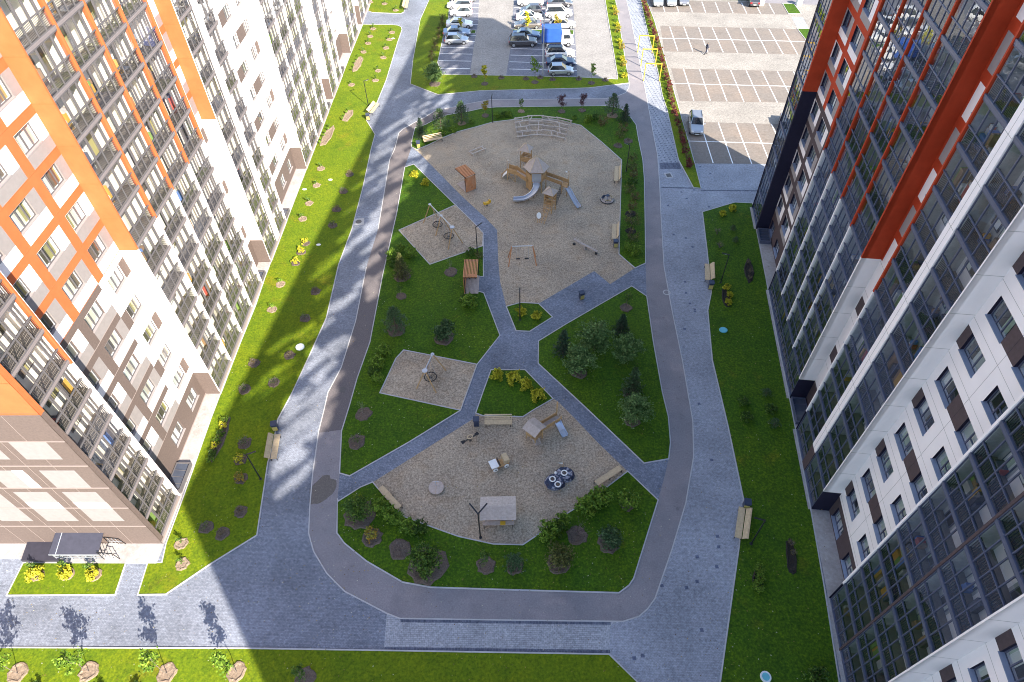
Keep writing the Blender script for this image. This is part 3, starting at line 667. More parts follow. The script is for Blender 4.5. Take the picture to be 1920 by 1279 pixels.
# window walls
def addwin(lst, M_, x, y, z, w, h, L, n, st=0):
    if vis(M_, x + w / 2, y, z + h / 2):
        lst.append((Matrix.Translation((x, y, z)), win(w, h, L, n, st)))
def recess_grid(s0, s1):
    """first recess: grid of bands, window columns at three places, lower outer column white"""
    ops = []; cz = [zl(1)]
    for k in range(0, NF):
        z = zl(k); cz += [z, z + 0.82, z + 2.22]
        for (a, b) in ((-9.85, -8.2), (-6.35, -4.5), (-2.68, -0.92)):
            if k == 0:
                if a < -9: continue
                ops.append((a, 1.0, b, 2.4))
            else: ops.append((a, z + 0.92, b, z + 2.2))
    cs = [-7.2, -6.35, -4.5, -3.55, -2.70, -0.92, -8.2, -0.1, -9.0]
    def fm(x, z):
        if z < zl(1): return M_TAUPE
        k = int((z - 0.33) / 2.79); f = z - zl(k); band = f > 2.22
        main = M_ORANGE if k >= 6 else M_TAUPE
        alt = (k % 2 == 0)
        if k < 6 and x > -3.55:                      # white outer column with a taupe field beside each window
            if 0.82 < f < 2.22 and ((alt and x < -2.70) or (not alt and -0.92 < x < -0.1)): return M_TAUPE
            return M_WHITE
        if band: return main
        if -7.2 < x < -6.35 or -3.55 < x < -2.70: return main
        up = f > 0.82
        return M_LGREY_L if (up == alt) else M_WHITE
    wall_grid(wl, s0, s1, 0.0, zl(NF), DREC, ops, cs, cz, fm, 0.12)
    for o in ops: addwin(wins, ML, o[0], DREC, o[1], o[2] - o[0], o[3] - o[1], True, 3 if o[2] - o[0] > 1.3 else 2)
    for k in range(1, NF): led.box(s0, DREC - 0.02, zl(k) - 0.015, s1 if k >= 6 else -3.56, DREC - 0.002, zl(k) + 0.02, M_LEDGE if k < 6 else M_ORANGE)
    led.box(s0, DREC - 0.05, 0.10, s1, DREC - 0.003, 0.16, M_LEDGE)
recess_grid(-10.4, 0.0)
def recess_white(s0, s1, cols):
    """white window wall; taupe fields beside the windows change from floor to floor"""
    ops, cz, cs = [], [zl(1)], []
    fields = []
    for k in range(0, NF):
        z = zl(k); z0, z1 = z + 0.92, z + 2.2
        if k == 0: z0, z1 = 1.0, 2.4
        for a, b, kind in (cols[0] if k == 0 else cols[1 + k % 2]):
            if kind == 'w': ops.append((s0 + a, z0, s0 + b, z1))
            else: fields.append((s0 + a, z0, s0 + b, z1)); cs += [s0 + a, s0 + b]; cz += [z0, z1]
    def fm(x, z):
        if z < zl(1): return M_TAUPE
        return M_TAUPE if any(f[0] < x < f[2] and f[1] < z < f[3] for f in fields) else M_WHITE
    wall_grid(wl, s0, s1, 0.0, zl(NF), DREC, ops, cs, cz, fm, 0.12)
    for o in ops: addwin(wins, ML, o[0], DREC, o[1], o[2] - o[0], o[3] - o[1], True, 3 if o[2] - o[0] > 1.4 else 2)
    led.box(s0, DREC - 0.05, 0.10, s1, DREC - 0.003, 0.16, M_LEDGE)
C3 = ([(5.0, 6.6, 'w'), (8.3, 9.9, 'w')],
      [(1.2, 2.9, 'w'), (4.7, 5.95, 'w'), (5.95, 8.25, 'f'), (8.25, 9.85, 'w')],
      [(1.2, 2.9, 'w'), (3.15, 4.7, 'f'), (4.7, 6.35, 'w'), (8.2, 9.7, 'w'), (9.7, 10.75, 'f')])
recess_white(25.3, 36.15, C3)
CG = ([], [(0.5, 1.9, 'w'), (2.2, 3.1, 'f')], [(0.5, 1.9, 'w')])
def gap(s0, s1, orange):
    z0 = ZO if orange else 99
    ops = [(s0 + 0.4, zl(k) + 0.92, s0 + 1.5, zl(k) + 2.2) for k in range(1, NF)]
    def fm(x, z):
        if z < zl(1): return M_TAUPE
        k = int((z - 0.33) / 2.79); f = z - zl(k)
        if z > z0: return M_ORANGE if f > 2.22 or x < s0 + 2.45 and x > s0 + 1.9 else (M_LGREY_L if (f > 0.82) == (k % 2 == 0) else M_WHITE)
        return M_TAUPE if (0.82 < f < 2.22 and s0 + 2.35 < x < s0 + 3.2 and k % 2 == 1) else M_WHITE
    wall_grid(wl, s0, s1, 0.0, zl(NF), DREC, ops, [s0 + 1.9, s0 + 2.35, s0 + 2.45, s0 + 3.2], [v for k in range(NF) for v in (zl(k), zl(k) + 0.82, zl(k) + 2.22)], fm, 0.12)
    for o in ops: addwin(wins, ML, o[0], DREC, o[1], 1.1, 1.28, True, 2)
gap(14.6, 18.1, True); gap(50.6, 54.2, False); gap(77.0, 80.4, False)
recess_white(61.4, 69.3, ([], [(1.2, 2.9, 'w'), (5.4, 7.1, 'w')], [(1.2, 2.9, 'w'), (5.4, 7.1, 'w')]))
for s0, s1 in ((-10.4, 0), (14.6, 18.1), (25.3, 36.15), (50.6, 54.2), (61.4, 69.3), (77, 80.4)):
    wl.face([(s0, DREC, zl(NF)), (s1, DREC, zl(NF)), (s1, DREC, HTOP), (s0, DREC, HTOP)], M_WHITE)
    wl.box(s0 + 0.08, DREC, HTOP - 0.02, s1 - 0.08, 14, HTOP + 0.2, M_ROOF)
vcell(wl, 95.07, DREC, 14, 0, HTOP, M_WHITE, 1)
wl.face([(-14.4, 14.0, 0), (-14.4, 14.0, HTOP), (95, 14.0, HTOP), (95, 14.0, 0)], M_WHITE)
# south gable of the nearest block: taupe with pale fields, orange above
XS = -14.405
zS = lambda k: 3.05 + 2.81 * (k - 1)
def ybox(mb, y0, y1, z0, z1, x0, x1, m): mb.box(x0, y0, z0, x1, y1, z1, m)
for z0, z1, m in ((-0.02, 17.15, M_TAUPE), (17.15, HTOP, M_ORANGE)):
    vcell(wl, XS, -0.06, 22.0, z0, z1, m, -1)
for k in range(1, 8): led.box(XS - 0.05, -0.07, zS(k) - 0.03, XS - 0.002, 22.0, zS(k) + 0.03, M_LEDGE if k < 6 else M_ORANGE)
per = 3.33
for i in range(6):
    a = 1.12 + i * per; b = a + 2.3
    for z0, z1 in ((12.25, 14.22), (8.66, 10.9), (3.85, 8.1)):
        pan.box(XS - 0.012, a, z0, XS - 0.001, b, z1, M_LGREY_L)
    if i in (0, 1): pan.box(XS - 0.018, a, 5.75, XS - 0.0125, b, 6.7, M_WHITE)
    if i == 1: pan.box(XS - 0.018, a, 8.66, XS - 0.0125, a + 0.75, 10.9, M_WHITE)
for i in range(1, 7):
    led.box(XS - 0.0115, 0.55 + i * 1.66, 0.1, XS - 0.001, 0.57 + i * 1.66, 16.9, M_LEDGE)
vcell(wl, -14.35, 14, 22, 0, HTOP, M_TAUPE, -1)
wl.build('wall', bl)
place_many(bl, bays, 'balcony'); place_many(bl, wins, 'window')
NBL = (len(bays), len(wins))
# concrete aprons, terrace and light wells at the foot
def loc2w(M_, x, y): return M_ @ Vector((x, y, 0))
for s0, s1 in ((-10.3, -0.06), (14.7, 18.0), (25.4, 36.05), (50.7, 54.1), (61.5, 69.2), (77.1, 80.3)):
    sheet('concrete_apron', [loc2w(ML, a, b) for a, b in ((s0, -0.12), (s1, -0.12), (s1, DREC), (s0, DREC))], 0.06, M_APRON, raw=True, thick=0.1)
for s0, s1 in ((-14.4, -10.3), (-0.06, 14.7), (18.0, 25.4), (36.05, 50.7), (54.1, 61.5), (69.2, 77.1), (80.3, 95)):
    sheet('concrete_apron', [loc2w(ML, a, b) for a, b in ((s0, -0.16), (s1, -0.16), (s1, -0.02), (s0, -0.02))], 0.05, M_APRON, raw=True, thick=0.1)
sheet('concrete_apron', [loc2w(ML, a, b) for a, b in ((-15.95, -0.15), (-14.4, -0.15), (-14.4, 9.75), (-15.95, 10.0))], 0.08, M_APRON, raw=True, thick=0.15)
sheet('concrete_apron', [loc2w(ML, a, b) for a, b in ((-15.6, 10.0), (-14.4, 9.75), (-14.4, 22), (-15.6, 22))], 0.05, M_APRON, raw=True, thick=0.1)
M_WELL = plain('light_well_glass', (0.05, 0.06, 0.085), 0.15, 0.2, 1.0, spec=0.8)
def light_well(M_, x0, x1, label, frame, flip=False):
    o = thing('light_well', label, 'light well', M_ @ Vector(((x0 + x1) / 2, DREC / 2 - 0.05, 0.06)), math.atan2(M_[1][0], M_[0][0]), 'glazed light wells at the foot of the buildings')
    h = (x1 - x0) / 2; f = MB()
    for a, b, c, d in ((-h, -0.62, h, -0.54), (-h, 0.5, h, 0.58), (-h, -0.54, -h + 0.08, 0.5), (h - 0.08, -0.54, h, 0.5)): f.box(a, b, 0, c, d, 0.42, frame)
    f.build('frame', o)
    g = MB(); g.raw([(-h + 0.08, -0.54, 0.2), (h - 0.08, -0.54, 0.2), (h - 0.08, 0.5, 0.36), (-h + 0.08, 0.5, 0.36)], [(0, 1, 2, 3)], M_WELL); g.build('pane', o)
    b = MB()
    for i in range(1, 4): b.beam((-h + 0.08 + (2*h - .16) * i / 4, -0.54, 0.215), (-h + 0.08 + (2*h - .16) * i / 4, 0.5, 0.375), 0.03, 0.03, frame)
    b.build('glazing_bar', o)
light_well(ML, -10.1, -7.5, 'dark glazed light well between the near taupe corner and the recess', M_FRAME_L)
light_well(ML, 14.8, 16.2, 'dark glazed light well under the white return of the second loggia block', M_FRAME_L)
light_well(ML, 25.6, 27.2, 'dark glazed light well at the near end of the second recess', M_FRAME_L)
light_well(ML, 50.8, 52.4, 'dark glazed light well beside the distant green-reflecting loggias', M_FRAME_L)
light_well(ML, 61.7, 63.6, 'dark glazed light well farthest along the white building', M_FRAME_L)
# ============================== right building
uR = Vector((math.sin(0.138981), math.cos(0.138981), 0)); ORp = Vector((24.35, 31.07, 0)); vR = Vector((-uR.y, uR.x, 0))
HTOPF = 46.3; HTOP = 37.4
br_ = bpy.data.objects.new('apartment_building', None); COL.objects.link(br_)
tag(br_, 'shaded white apartment building with red stripes and dark glass loggias on the right', 'building')
br_.matrix_world = Matrix(((-uR.x, -vR.x, 0, ORp.x), (-uR.y, -vR.y, 0, ORp.y), (0, 0, 1, 0), (0, 0, 0, 1)))
bpy.context.view_layer.update(); MR = br_.matrix_world.copy()
zr = lambda k: 2.755 * k
wl = MB(); led = pan = wl; bays, wins = [], []
rr = random.Random(9); ZR = zr(6); NR = 13
def post_r(x, w, zo, low=M_WHITE, up=M_RED, wz=0.0):
    wl.box(x - w / 2, -0.075, 0.02 + wz, x + w / 2, 0.3, zo, low); wl.box(x - w / 2, -0.075, zo, x + w / 2, 0.3, HTOP, up)
def block_r(s0, s1, edges, ret):
    for a, b in edges:
        for k in range(0, NR): add_bay(bays, MR, a, zr(k), b - a, 2.755, False, rr, 0.5)
    # return wall towards the camera faces +x
    for z0, z1, m in ret:
        vcell(wl, s1 + 0.06, -0.06, DREC, z0, z1, m, 1)
        for k in range(1, 17):
            z = zr(k)
            if z0 <= z < z1 and m is M_WHITE: led.box(s1 + 0.061, -0.06, z - 0.012, s1 + 0.066, DREC, z + 0.012, M_JOINT)
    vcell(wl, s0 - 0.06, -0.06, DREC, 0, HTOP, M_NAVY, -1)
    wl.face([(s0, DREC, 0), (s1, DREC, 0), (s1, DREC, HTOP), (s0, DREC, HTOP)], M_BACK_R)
    zt = zr(NR); wl.face([(s0, -0.02, zt), (s1, -0.02, zt), (s1, -0.02, HTOP), (s0, -0.02, HTOP)], M_WHITE)
block_r(-31.6, -27.7, [(-31.55, -27.95)], ((0, ZR, M_NAVY), (ZR, HTOP, M_RED)))
wl.box(-27.95, -0.06, 0, -27.66, 0.3, ZR, M_NAVY); wl.box(-27.95, -0.06, ZR, -27.66, 0.3, HTOP, M_RED)
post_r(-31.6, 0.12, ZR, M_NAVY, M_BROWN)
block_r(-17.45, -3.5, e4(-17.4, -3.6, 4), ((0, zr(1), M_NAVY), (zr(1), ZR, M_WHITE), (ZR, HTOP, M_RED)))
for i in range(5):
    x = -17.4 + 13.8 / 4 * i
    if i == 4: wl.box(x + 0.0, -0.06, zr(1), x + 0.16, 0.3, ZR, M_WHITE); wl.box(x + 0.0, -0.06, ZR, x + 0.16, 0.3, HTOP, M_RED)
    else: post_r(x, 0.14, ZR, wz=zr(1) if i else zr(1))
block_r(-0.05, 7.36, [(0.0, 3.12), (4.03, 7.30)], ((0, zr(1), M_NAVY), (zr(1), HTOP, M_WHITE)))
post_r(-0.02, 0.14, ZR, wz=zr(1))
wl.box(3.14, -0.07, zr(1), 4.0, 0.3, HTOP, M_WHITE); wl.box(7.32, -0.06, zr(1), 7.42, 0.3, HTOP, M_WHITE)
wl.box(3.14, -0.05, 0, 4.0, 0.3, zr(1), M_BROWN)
led.box(3.555, -0.076, zr(1), 3.58, -0.0705, HTOP, M_JOINT)
for k in range(1, 17): led.box(3.14, -0.076, zr(k) - 0.012, 4.0, -0.0705, zr(k) + 0.012, M_JOINT)
block_r(14.45, 21.40, [(14.5, 17.85), (18.0, 21.35)], ((0, zr(1), M_NAVY), (zr(1), HTOP, M_WHITE)))
wl.box(17.86, -0.06, 0, 17.99, 0.3, HTOP, M_BROWN)
wl.box(14.36, -0.08, zr(1), 14.50, 0.3, HTOP, M_WHITE); wl.box(21.36, -0.06, zr(1), 21.46, 0.3, HTOP, M_WHITE)
block_r(28.4, 42.4, e4(28.45, 42.35, 4), ((0, zr(1), M_NAVY), (zr(1), HTOP, M_WHITE)))
# far recess with the red grid (dark below)
def recess_r_grid(s0, s1):
    ops, cz = [], []
    for k in range(0, NR):
        z = zr(k); cz += [z, z + 0.62, z + 2.2]
        for a, b in ((-27.3, -25.75), (-24.05, -22.2), (-20.4, -18.6)): ops.append((a, z + 0.72 if k else 0.4, b, z + 2.15 if k else 1.75))
    def fm(x, z):
        k = int(z / 2.755); f = z - zr(k)
        if z < zr(1): return M_BROWN
        main = M_RED if k >= 6 else M_BROWN
        if f > 2.2 or -24.9 < x < -24.05 or -21.35 < x < -20.45: return main
        return M_LGREY if ((f > 0.62) == (k % 2 == 0)) else M_WHITE
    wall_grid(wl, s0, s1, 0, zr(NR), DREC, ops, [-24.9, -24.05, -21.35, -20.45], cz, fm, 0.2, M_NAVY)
    for o in ops: addwin(wins, MR, o[0], DREC, o[1], o[2] - o[0], o[3] - o[1], False, 3)
recess_r_grid(-27.7, -17.45)
def recess_r_white(s0, s1):
    w = s1 - s0; ops, fields, cs, cz = [], [], [], [2.32]
    for k in range(0, NR):
        z = zr(k); z0, z1 = (z + 0.68, z + 2.05) if k else (0.36, 1.75)
        cz += [z0, z1]
        A = [(0.68, 2.63, 3), (4.22, 5.75, 2)]
        for a, b, n in A: ops.append((s0 + a, z0, s0 + b, z1, n))
        if k:
            f = (0.04, 0.68) if k % 2 else (2.63, 4.22)
            fields.append((s0 + f[0], z0, s0 + f[1], z1)); cs += [s0 + f[0], s0 + f[1]]
    def fm(x, z):
        if z < 2.32: return M_BROWN
        return M_BROWN if any(f[0] < x < f[2] and f[1] < z < f[3] for f in fields) else M_WHITE
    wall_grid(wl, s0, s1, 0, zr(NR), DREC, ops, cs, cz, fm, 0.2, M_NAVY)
    for o in ops: addwin(wins, MR, o[0], DREC, o[1], o[2] - o[0], o[3] - o[1], False, o[4], 1 if o[4] == 2 else 0)
    for k in range(1, NR):
        z = zr(k) - 0.14
        if z > 2.4: led.box(s0, DREC - 0.004, z - 0.012, s1, DREC - 0.001, z + 0.012, M_JOINT)
    for x in (3.43, 6.3):
        for k in range(1, NR):
            led.box(s0 + x - 0.012, DREC - 0.0045, zr(k) + (0.0 if k > 1 else -0.4), s0 + x + 0.012, DREC - 0.0015, zr(k) + 0.6, M_JOINT)
            led.box(s0 + x - 0.012, DREC - 0.0045, zr(k) + 2.1, s0 + x + 0.012, DREC - 0.0015, zr(k + 1) , M_JOINT)
            if x > 6: led.box(s0 + x - 0.012, DREC - 0.0045, zr(k) + 0.6, s0 + x + 0.012, DREC - 0.0015, zr(k) + 2.1, M_JOINT)
            elif k % 2: led.box(s0 + x - 0.012, DREC - 0.0045, zr(k) + 0.6, s0 + x + 0.012, DREC - 0.0015, zr(k) + 2.1, M_JOINT)
            else: led.box(s0 + x - 0.006, DREC - 0.0045, zr(k) + 0.6, s0 + x + 0.006, DREC - 0.0015, zr(k) + 2.1, M_NAVY)
recess_r_white(7.36, 14.45); recess_r_white(21.40, 28.4)
def gap_r(s0, s1):
    ops = [(s0 + 1.1, zr(k) + 0.68, s0 + 2.2, zr(k) + 2.05) for k in range(1, NR)]
    def fm(x, z):
        k = int(z / 2.755); f = z - zr(k)
        if z < zr(1): return M_BROWN
        if z > ZR: return M_RED if (f > 2.1 or f < 0.0 or x > s0 + 1.6 or x < s0 + 0.3) else (M_LGREY if k % 2 else M_WHITE)
        return M_BROWN if (0.68 < f < 2.05 and s0 + 0.15 < x < s0 + 1.1 and k % 2 == 0) else M_WHITE
    wall_grid(wl, s0, s1, 0, zr(NR), DREC, ops, [s0 + 0.15, s0 + 0.3, s0 + 1.1, s0 + 1.6], [v for k in range(NR) for v in (zr(k), zr(k) + 0.68, zr(k) + 2.05, zr(k) + 2.1)], fm, 0.2, M_NAVY)
    for o in ops: addwin(wins, MR, o[0], DREC, o[1], 1.1, 1.37, False, 2)
    for k in range(1, 7): led.box(s0, DREC - 0.004, zr(k) - 0.152, s1, DREC - 0.001, zr(k) - 0.128, M_JOINT)
gap_r(-3.5, -0.05)
for s0, s1 in ((-27.7, -17.45), (-3.5, -0.05), (7.36, 14.45), (21.4, 28.4)):
    wl.face([(s0, DREC, zr(NR)), (s1, DREC, zr(NR)), (s1, DREC, HTOP), (s0, DREC, HTOP)], M_WHITE)
# plain remainder of the long slab and its roof; an added, unseen mask along its front shapes sun streaks
SE, DEP = 63.6, 11.4
HTOP = HTOPF; HS = 37.4                                      # roof kept low; an added slotted mask above lets sun streaks through
wl.face([(42.4, -0.02, 0), (SE, -0.02, 0), (SE, -0.02, HS), (42.4, -0.02, HS)], M_WHITE)
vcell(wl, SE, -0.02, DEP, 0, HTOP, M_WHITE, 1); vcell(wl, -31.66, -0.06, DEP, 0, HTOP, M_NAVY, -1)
wl.face([(SE, DEP, 0), (-31.66, DEP, 0), (-31.66, DEP, HTOP - 6), (SE, DEP, HTOP - 6)], M_WHITE)
wl.face([(-31.66, -0.06, HS), (SE, -0.06, HS), (SE, DEP, HS), (-31.66, DEP, HS)], M_ROOF)
def sun_streak_mask():
    """mask added out of view above the roof front for sun streaks: slots of many lengths, closed towards the top corner"""
    r = random.Random(21); cw, ch = 0.28, 0.17; nx, nz = int((SE + 31.66) / cw), int((HTOP - HS) / ch)
    grid = [[True] * nx for _ in range(nz)]
    for _ in range(330):
        sc = r.uniform(-31.0, 52.0); z = HS + r.uniform(0.3, HTOP - HS - 1.6); ln = r.uniform(0.9, 3.6) * (1.4 if r.random() < 0.2 else 1.0); w = r.uniform(0.12, 0.34)
        d = math.sin(sc * 0.33 + z * 0.8) + math.sin(sc * 0.13 + 1.3)
        if d < -0.35 and r.random() < 0.8: continue
        if z > HS + 4.4:
            if r.random() < 0.55: continue
            w *= 0.55; ln *= 1.2
        for i in range(max(0, int((sc + 31.66 - ln) / cw)), min(nx, int((sc + 31.66 + ln) / cw) + 1)):
            x = -31.66 + (i + 0.5) * cw; t = (x - sc) / ln
            if abs(t) > 1: continue
            zc = z + 0.345 * (x - sc); hw = w * math.sqrt(max(0, 1 - t * t))
            for j in range(nz):
                if abs(HS + (j + 0.5) * ch - zc) < hw and HS + (j + 0.5) * ch < HTOP - 0.9: grid[j][i] = False
    mb = MB()
    for j in range(nz):
        i = 0
        while i < nx:
            if not grid[j][i]: i += 1; continue
            k = i
            while k < nx and grid[j][k]: k += 1
            x0, x1, z0, z1 = -31.66 + i * cw, -31.66 + k * cw, HS + j * ch, HS + (j + 1) * ch
            mb.face([(x0, -0.03, z0), (x1, -0.03, z0), (x1, -0.03, z1), (x0, -0.03, z1)], M_FRAME_R)
            i = k
    return mb.build('sun_streak_mask', br_)
sun_streak_mask()
wl.build('wall', br_)
place_many(br_, bays, 'balcony'); place_many(br_, wins, 'window')
NBR = (len(bays), len(wins))
for s0, s1 in ((-27.6, -17.5), (7.5, 14.35), (21.5, 28.3), (-3.4, -0.1)):
    sheet('concrete_apron', [loc2w(MR, a, b) for a, b in ((s0, -0.1), (s1, -0.1), (s1, DREC), (s0, DREC))], 0.06, M_APRON, raw=True, thick=0.1)
for s0, s1 in ((-31.7, -27.6), (-17.5, -3.4), (-0.1, 7.5), (14.35, 21.5), (28.3, 64)):
    sheet('concrete_apron', [loc2w(MR, a, b) for a, b in ((s0, -0.3), (s1, -0.3), (s1, -0.02), (s0, -0.02))], 0.05, M_APRON, raw=True, thick=0.1)
light_well(MR, -27.3, -25.0, 'dark blue glazed light well below the navy pier of the right building', M_FRAME_R)
light_well(MR, -3.3, -0.6, 'dark blue glazed light well under the white return wall on the right', M_FRAME_R)
print('BAYS', NBL, NBR)
# ------------------------------------------------------------------ plants
def leafmat(name, c, trans=0.25):
    m, nt, b = newmat(name)
    n = noise(nt, coords(nt, 'pos'), 5.0, 3.0, 0.7)
    r = ramp(nt, n.outputs['Fac'], [(0.3, dim(c, 0.6)), (0.7, dim(c, 1.4))])
    nt.links.new(r.outputs[0], b.inputs['Base Color']); b.inputs['Roughness'].default_value = 0.7; b.inputs['Specular IOR Level'].default_value = 0.25
    return m
M_BARK = plain('bark', (0.10, 0.075, 0.055), 0.9, 0.3, 12.0)
M_TWIG = plain('grey_twig', (0.17, 0.14, 0.12), 0.9, 0.3, 12.0)
LF = dict(spruce=(leafmat('spruce_needles', (0.018, 0.042, 0.022)), leafmat('spruce_needles_pale', (0.045, 0.080, 0.040))),
          pine=(leafmat('pine_needles', (0.030, 0.065, 0.022)), leafmat('pine_needles_pale', (0.075, 0.125, 0.050))),
          willow=(leafmat('willow_leaves', (0.060, 0.115, 0.030)), leafmat('willow_leaves_pale', (0.135, 0.21, 0.065))),
          shrub=(leafmat('shrub_leaves', (0.040, 0.085, 0.012)), leafmat('shrub_leaves_pale', (0.105, 0.175, 0.022))),
          bright=(leafmat('bright_leaves', (0.075, 0.145, 0.012)), leafmat('bright_leaves_pale', (0.16, 0.25, 0.025))),
          yellow=(leafmat('yellow_leaves', (0.27, 0.27, 0.012)), leafmat('yellow_leaves_pale', (0.46, 0.42, 0.03))),
          olive=(leafmat('olive_leaves', (0.060, 0.070, 0.018)), leafmat('olive_leaves_pale', (0.13, 0.135, 0.035))),
          gold=(leafmat('golden_leaves', (0.30, 0.19, 0.02)), leafmat('golden_leaves_pale', (0.22, 0.22, 0.03))),
          red=(leafmat('red_leaves', (0.085, 0.016, 0.02)), leafmat('red_leaves_pale', (0.17, 0.04, 0.035))),
          purple=(leafmat('purple_leaves', (0.060, 0.030, 0.040)), leafmat('purple_leaves_pale', (0.13, 0.075, 0.085))),
          brown=(leafmat('brown_leaves', (0.085, 0.060, 0.020)), leafmat('brown_leaves_pale', (0.16, 0.125, 0.045))))
def leaf(mb, p, s, r, m, el=1.6):
    d = Vector((r.gauss(0, 1), r.gauss(0, 1), r.gauss(0.2, 0.8))).normalized()
    u = d.cross(Vector((r.gauss(0, 1), r.gauss(0, 1), r.gauss(0, 1)))).normalized(); w = d.cross(u) * (s * 0.5); u = u * (s * el * 0.5)
    mb.face([p - u, p + w * 0.9, p + u, p - w * 0.9], m)
def clumps(mb, centers, n, spread, s, kind, r, el=1.6, dark=0.55):
    a, b = LF[kind]
    for c in centers:
        m0 = a if r.random() < dark else b
        for _ in range(n):
            p = c + Vector((r.gauss(0, spread), r.gauss(0, spread), r.gauss(0, spread * 0.8)))
            leaf(mb, p, s * r.uniform(0.6, 1.3), r, m0 if r.random() < 0.75 else (a if m0 is b else b), el)
def skel(mb, h, r0, r, nb, spread, lo=0.25, up=0.6, mat=None):
    """tapered trunk with limbs; returns limb ends"""
    mat = mat or M_BARK; ends = []
    pts = [Vector((0, 0, -0.05))]
    for i in range(1, 5): pts.append(Vector((r.gauss(0, 0.02) * h, r.gauss(0, 0.02) * h, h * i / 4)))
    mb.path(pts, [r0, r0 * 0.8, r0 * 0.6, r0 * 0.4, r0 * 0.15], 6, mat)
    for k in range(nb):
        t = lo + (1 - lo) * (k + r.random()) / nb * 0.92; i = min(3, int(t * 4)); f = t * 4 - i
        p = pts[i].lerp(pts[i+1], f); a = r.uniform(0, 2 * PI) + k * 2.4
        ln = spread * (1.05 - 0.6 * t) * r.uniform(0.7, 1.15)
        q = p + Vector((math.cos(a) * ln, math.sin(a) * ln, ln * up * r.uniform(0.6, 1.4)))
        mid = p.lerp(q, 0.5) + Vector((0, 0, 0.06 * ln))
        rr_ = r0 * (0.5 - 0.3 * t); mb.path([p, mid, q], [rr_, rr_ * 0.6, rr_ * 0.2], 4, mat, False); ends += [mid, q]
        for _ in range(2):
            e = mid.lerp(q, r.random()) + Vector((r.gauss(0, .2), r.gauss(0, .2), r.gauss(0.05, .12))) * ln
            mb.path([mid, e], [rr_ * 0.4, rr_ * 0.12], 3, mat, False); ends.append(e)
    return ends
def P_spruce(seed, h=3.0, R_=1.0, kind='spruce'):
    r = random.Random(seed); t = MB(); c = MB(); a, b = LF[kind]
    t.path([(0, 0, -0.05), (0, 0, h * 0.5), (0, 0, h)], [0.07, 0.045, 0.01], 6, M_BARK)
    lev = 13
    for i in range(lev):
        z = 0.12 + (h - 0.2) * i / lev; rad = R_ * (1 - i / lev) ** 0.85 * r.uniform(0.85, 1.1) + 0.05
        nb = max(5, int(11 - i * 0.5))
        for k in range(nb):
            an = 2 * PI * (k + r.random() * 0.7) / nb; ln = rad * r.uniform(0.7, 1.12)
            tip = Vector((math.cos(an) * ln, math.sin(an) * ln, z - 0.12 * ln + 0.05)); st = Vector((0, 0, z + 0.1))
            t.path([st, tip], [0.012, 0.004], 3, M_BARK, False)
            for j in range(10):
                f = 0.2 + 0.8 * j / 9; p = st.lerp(tip, f); w = 0.13 * (1.15 - f * 0.6)
                for q in range(2):
                    p2 = p + Vector((r.gauss(0, w * 0.6), r.gauss(0, w * 0.6), r.gauss(0, 0.03)))
                    leaf(c, p2, 0.075 * r.uniform(0.7, 1.3), r, b if f > 0.72 and r.random() < 0.7 else a, 2.4)
    return [('trunk', t), ('crown', c)]
def P_pine(seed, h=2.8, R_=1.0):
    r = random.Random(seed); t = MB(); c = MB(); a, b = LF['pine']
    t.path([(0, 0, -0.05), (0.03, 0, h * 0.5), (0, 0.02, h)], [0.08, 0.05, 0.015], 6, M_BARK)
    for i in range(9):
        z = 0.2 + (h - 0.25) * i / 9; rad = R_ * (1.05 - (i / 9) ** 1.2) + 0.08
        for k in range(8):
            an = 2 * PI * (k + r.random()) / 8; ln = rad * r.uniform(0.65, 1.1)
            tip = Vector((math.cos(an) * ln, math.sin(an) * ln, z + 0.3 * ln)); st = Vector((0, 0, z))
            t.path([st, tip], [0.015, 0.006], 3, M_BARK, False)
            for cc in (tip, st.lerp(tip, 0.6)):
                for _ in range(16):
                    d = Vector((r.gauss(0, 1), r.gauss(0, 1), r.gauss(0.5, 0.8))).normalized() * r.uniform(0.08, 0.26)
                    w = d.cross(Vector((0, 0, 1))).normalized() * 0.018
                    c.face([cc - w, cc + w, cc + d + w, cc + d - w], b if r.random() < 0.5 else a)
    return [('trunk', t), ('crown', c)]
def P_tree(seed, h, R_, kind, nclump=60, n=16, s=0.12, r0=0.05, squash=1.0, lo=0.3):
    r = random.Random(seed); t = MB(); c = MB()
    ends = skel(t, h * 0.85, r0, r, 9, R_ * 0.85, lo, 0.75)
    cen = list(ends)
    while len(cen) < nclump:
        u = Vector((r.gauss(0, 1), r.gauss(0, 1), r.gauss(0, 1))).normalized() * (r.random() ** 0.4)
        z = h * (lo + (1 - lo) * (0.5 + 0.5 * u.z)); k = R_ * (1.0 - 0.25 * max(0, u.z))
        cen.append(Vector((u.x * k, u.y * k, z)))
    clumps(c, cen, n, R_ * 0.13, s, kind, r, 2.0)
    return [('trunk', t), ('crown', c)]
def P_shrub(seed, h, R_, kind, nclump=26, n=18, s=0.10):
    r = random.Random(seed); t = MB(); c = MB(); cen = []
    for k in range(9):
        a = 2 * PI * k / 9 + r.random(); ln = R_ * r.uniform(0.4, 0.9)
        q = Vector((math.cos(a) * ln, math.sin(a) * ln, h * r.uniform(0.5, 0.95))); t.path([(0, 0, -0.03), q * 0.55 + Vector((0, 0, 0.05)), q], [0.014, 0.010, 0.004], 4, M_TWIG, False); cen.append(q)
    while len(cen) < nclump:
        u = Vector((r.gauss(0, 1), r.gauss(0, 1), abs(r.gauss(0, 0.9)))).normalized() * (r.random() ** 0.35)
        cen.append(Vector((u.x * R_, u.y * R_, 0.08 + u.z * h * 0.92)))
    clumps(c, cen, n, R_ * 0.13, s, kind, r, 1.5)
    return [('stem', t), ('foliage', c)]
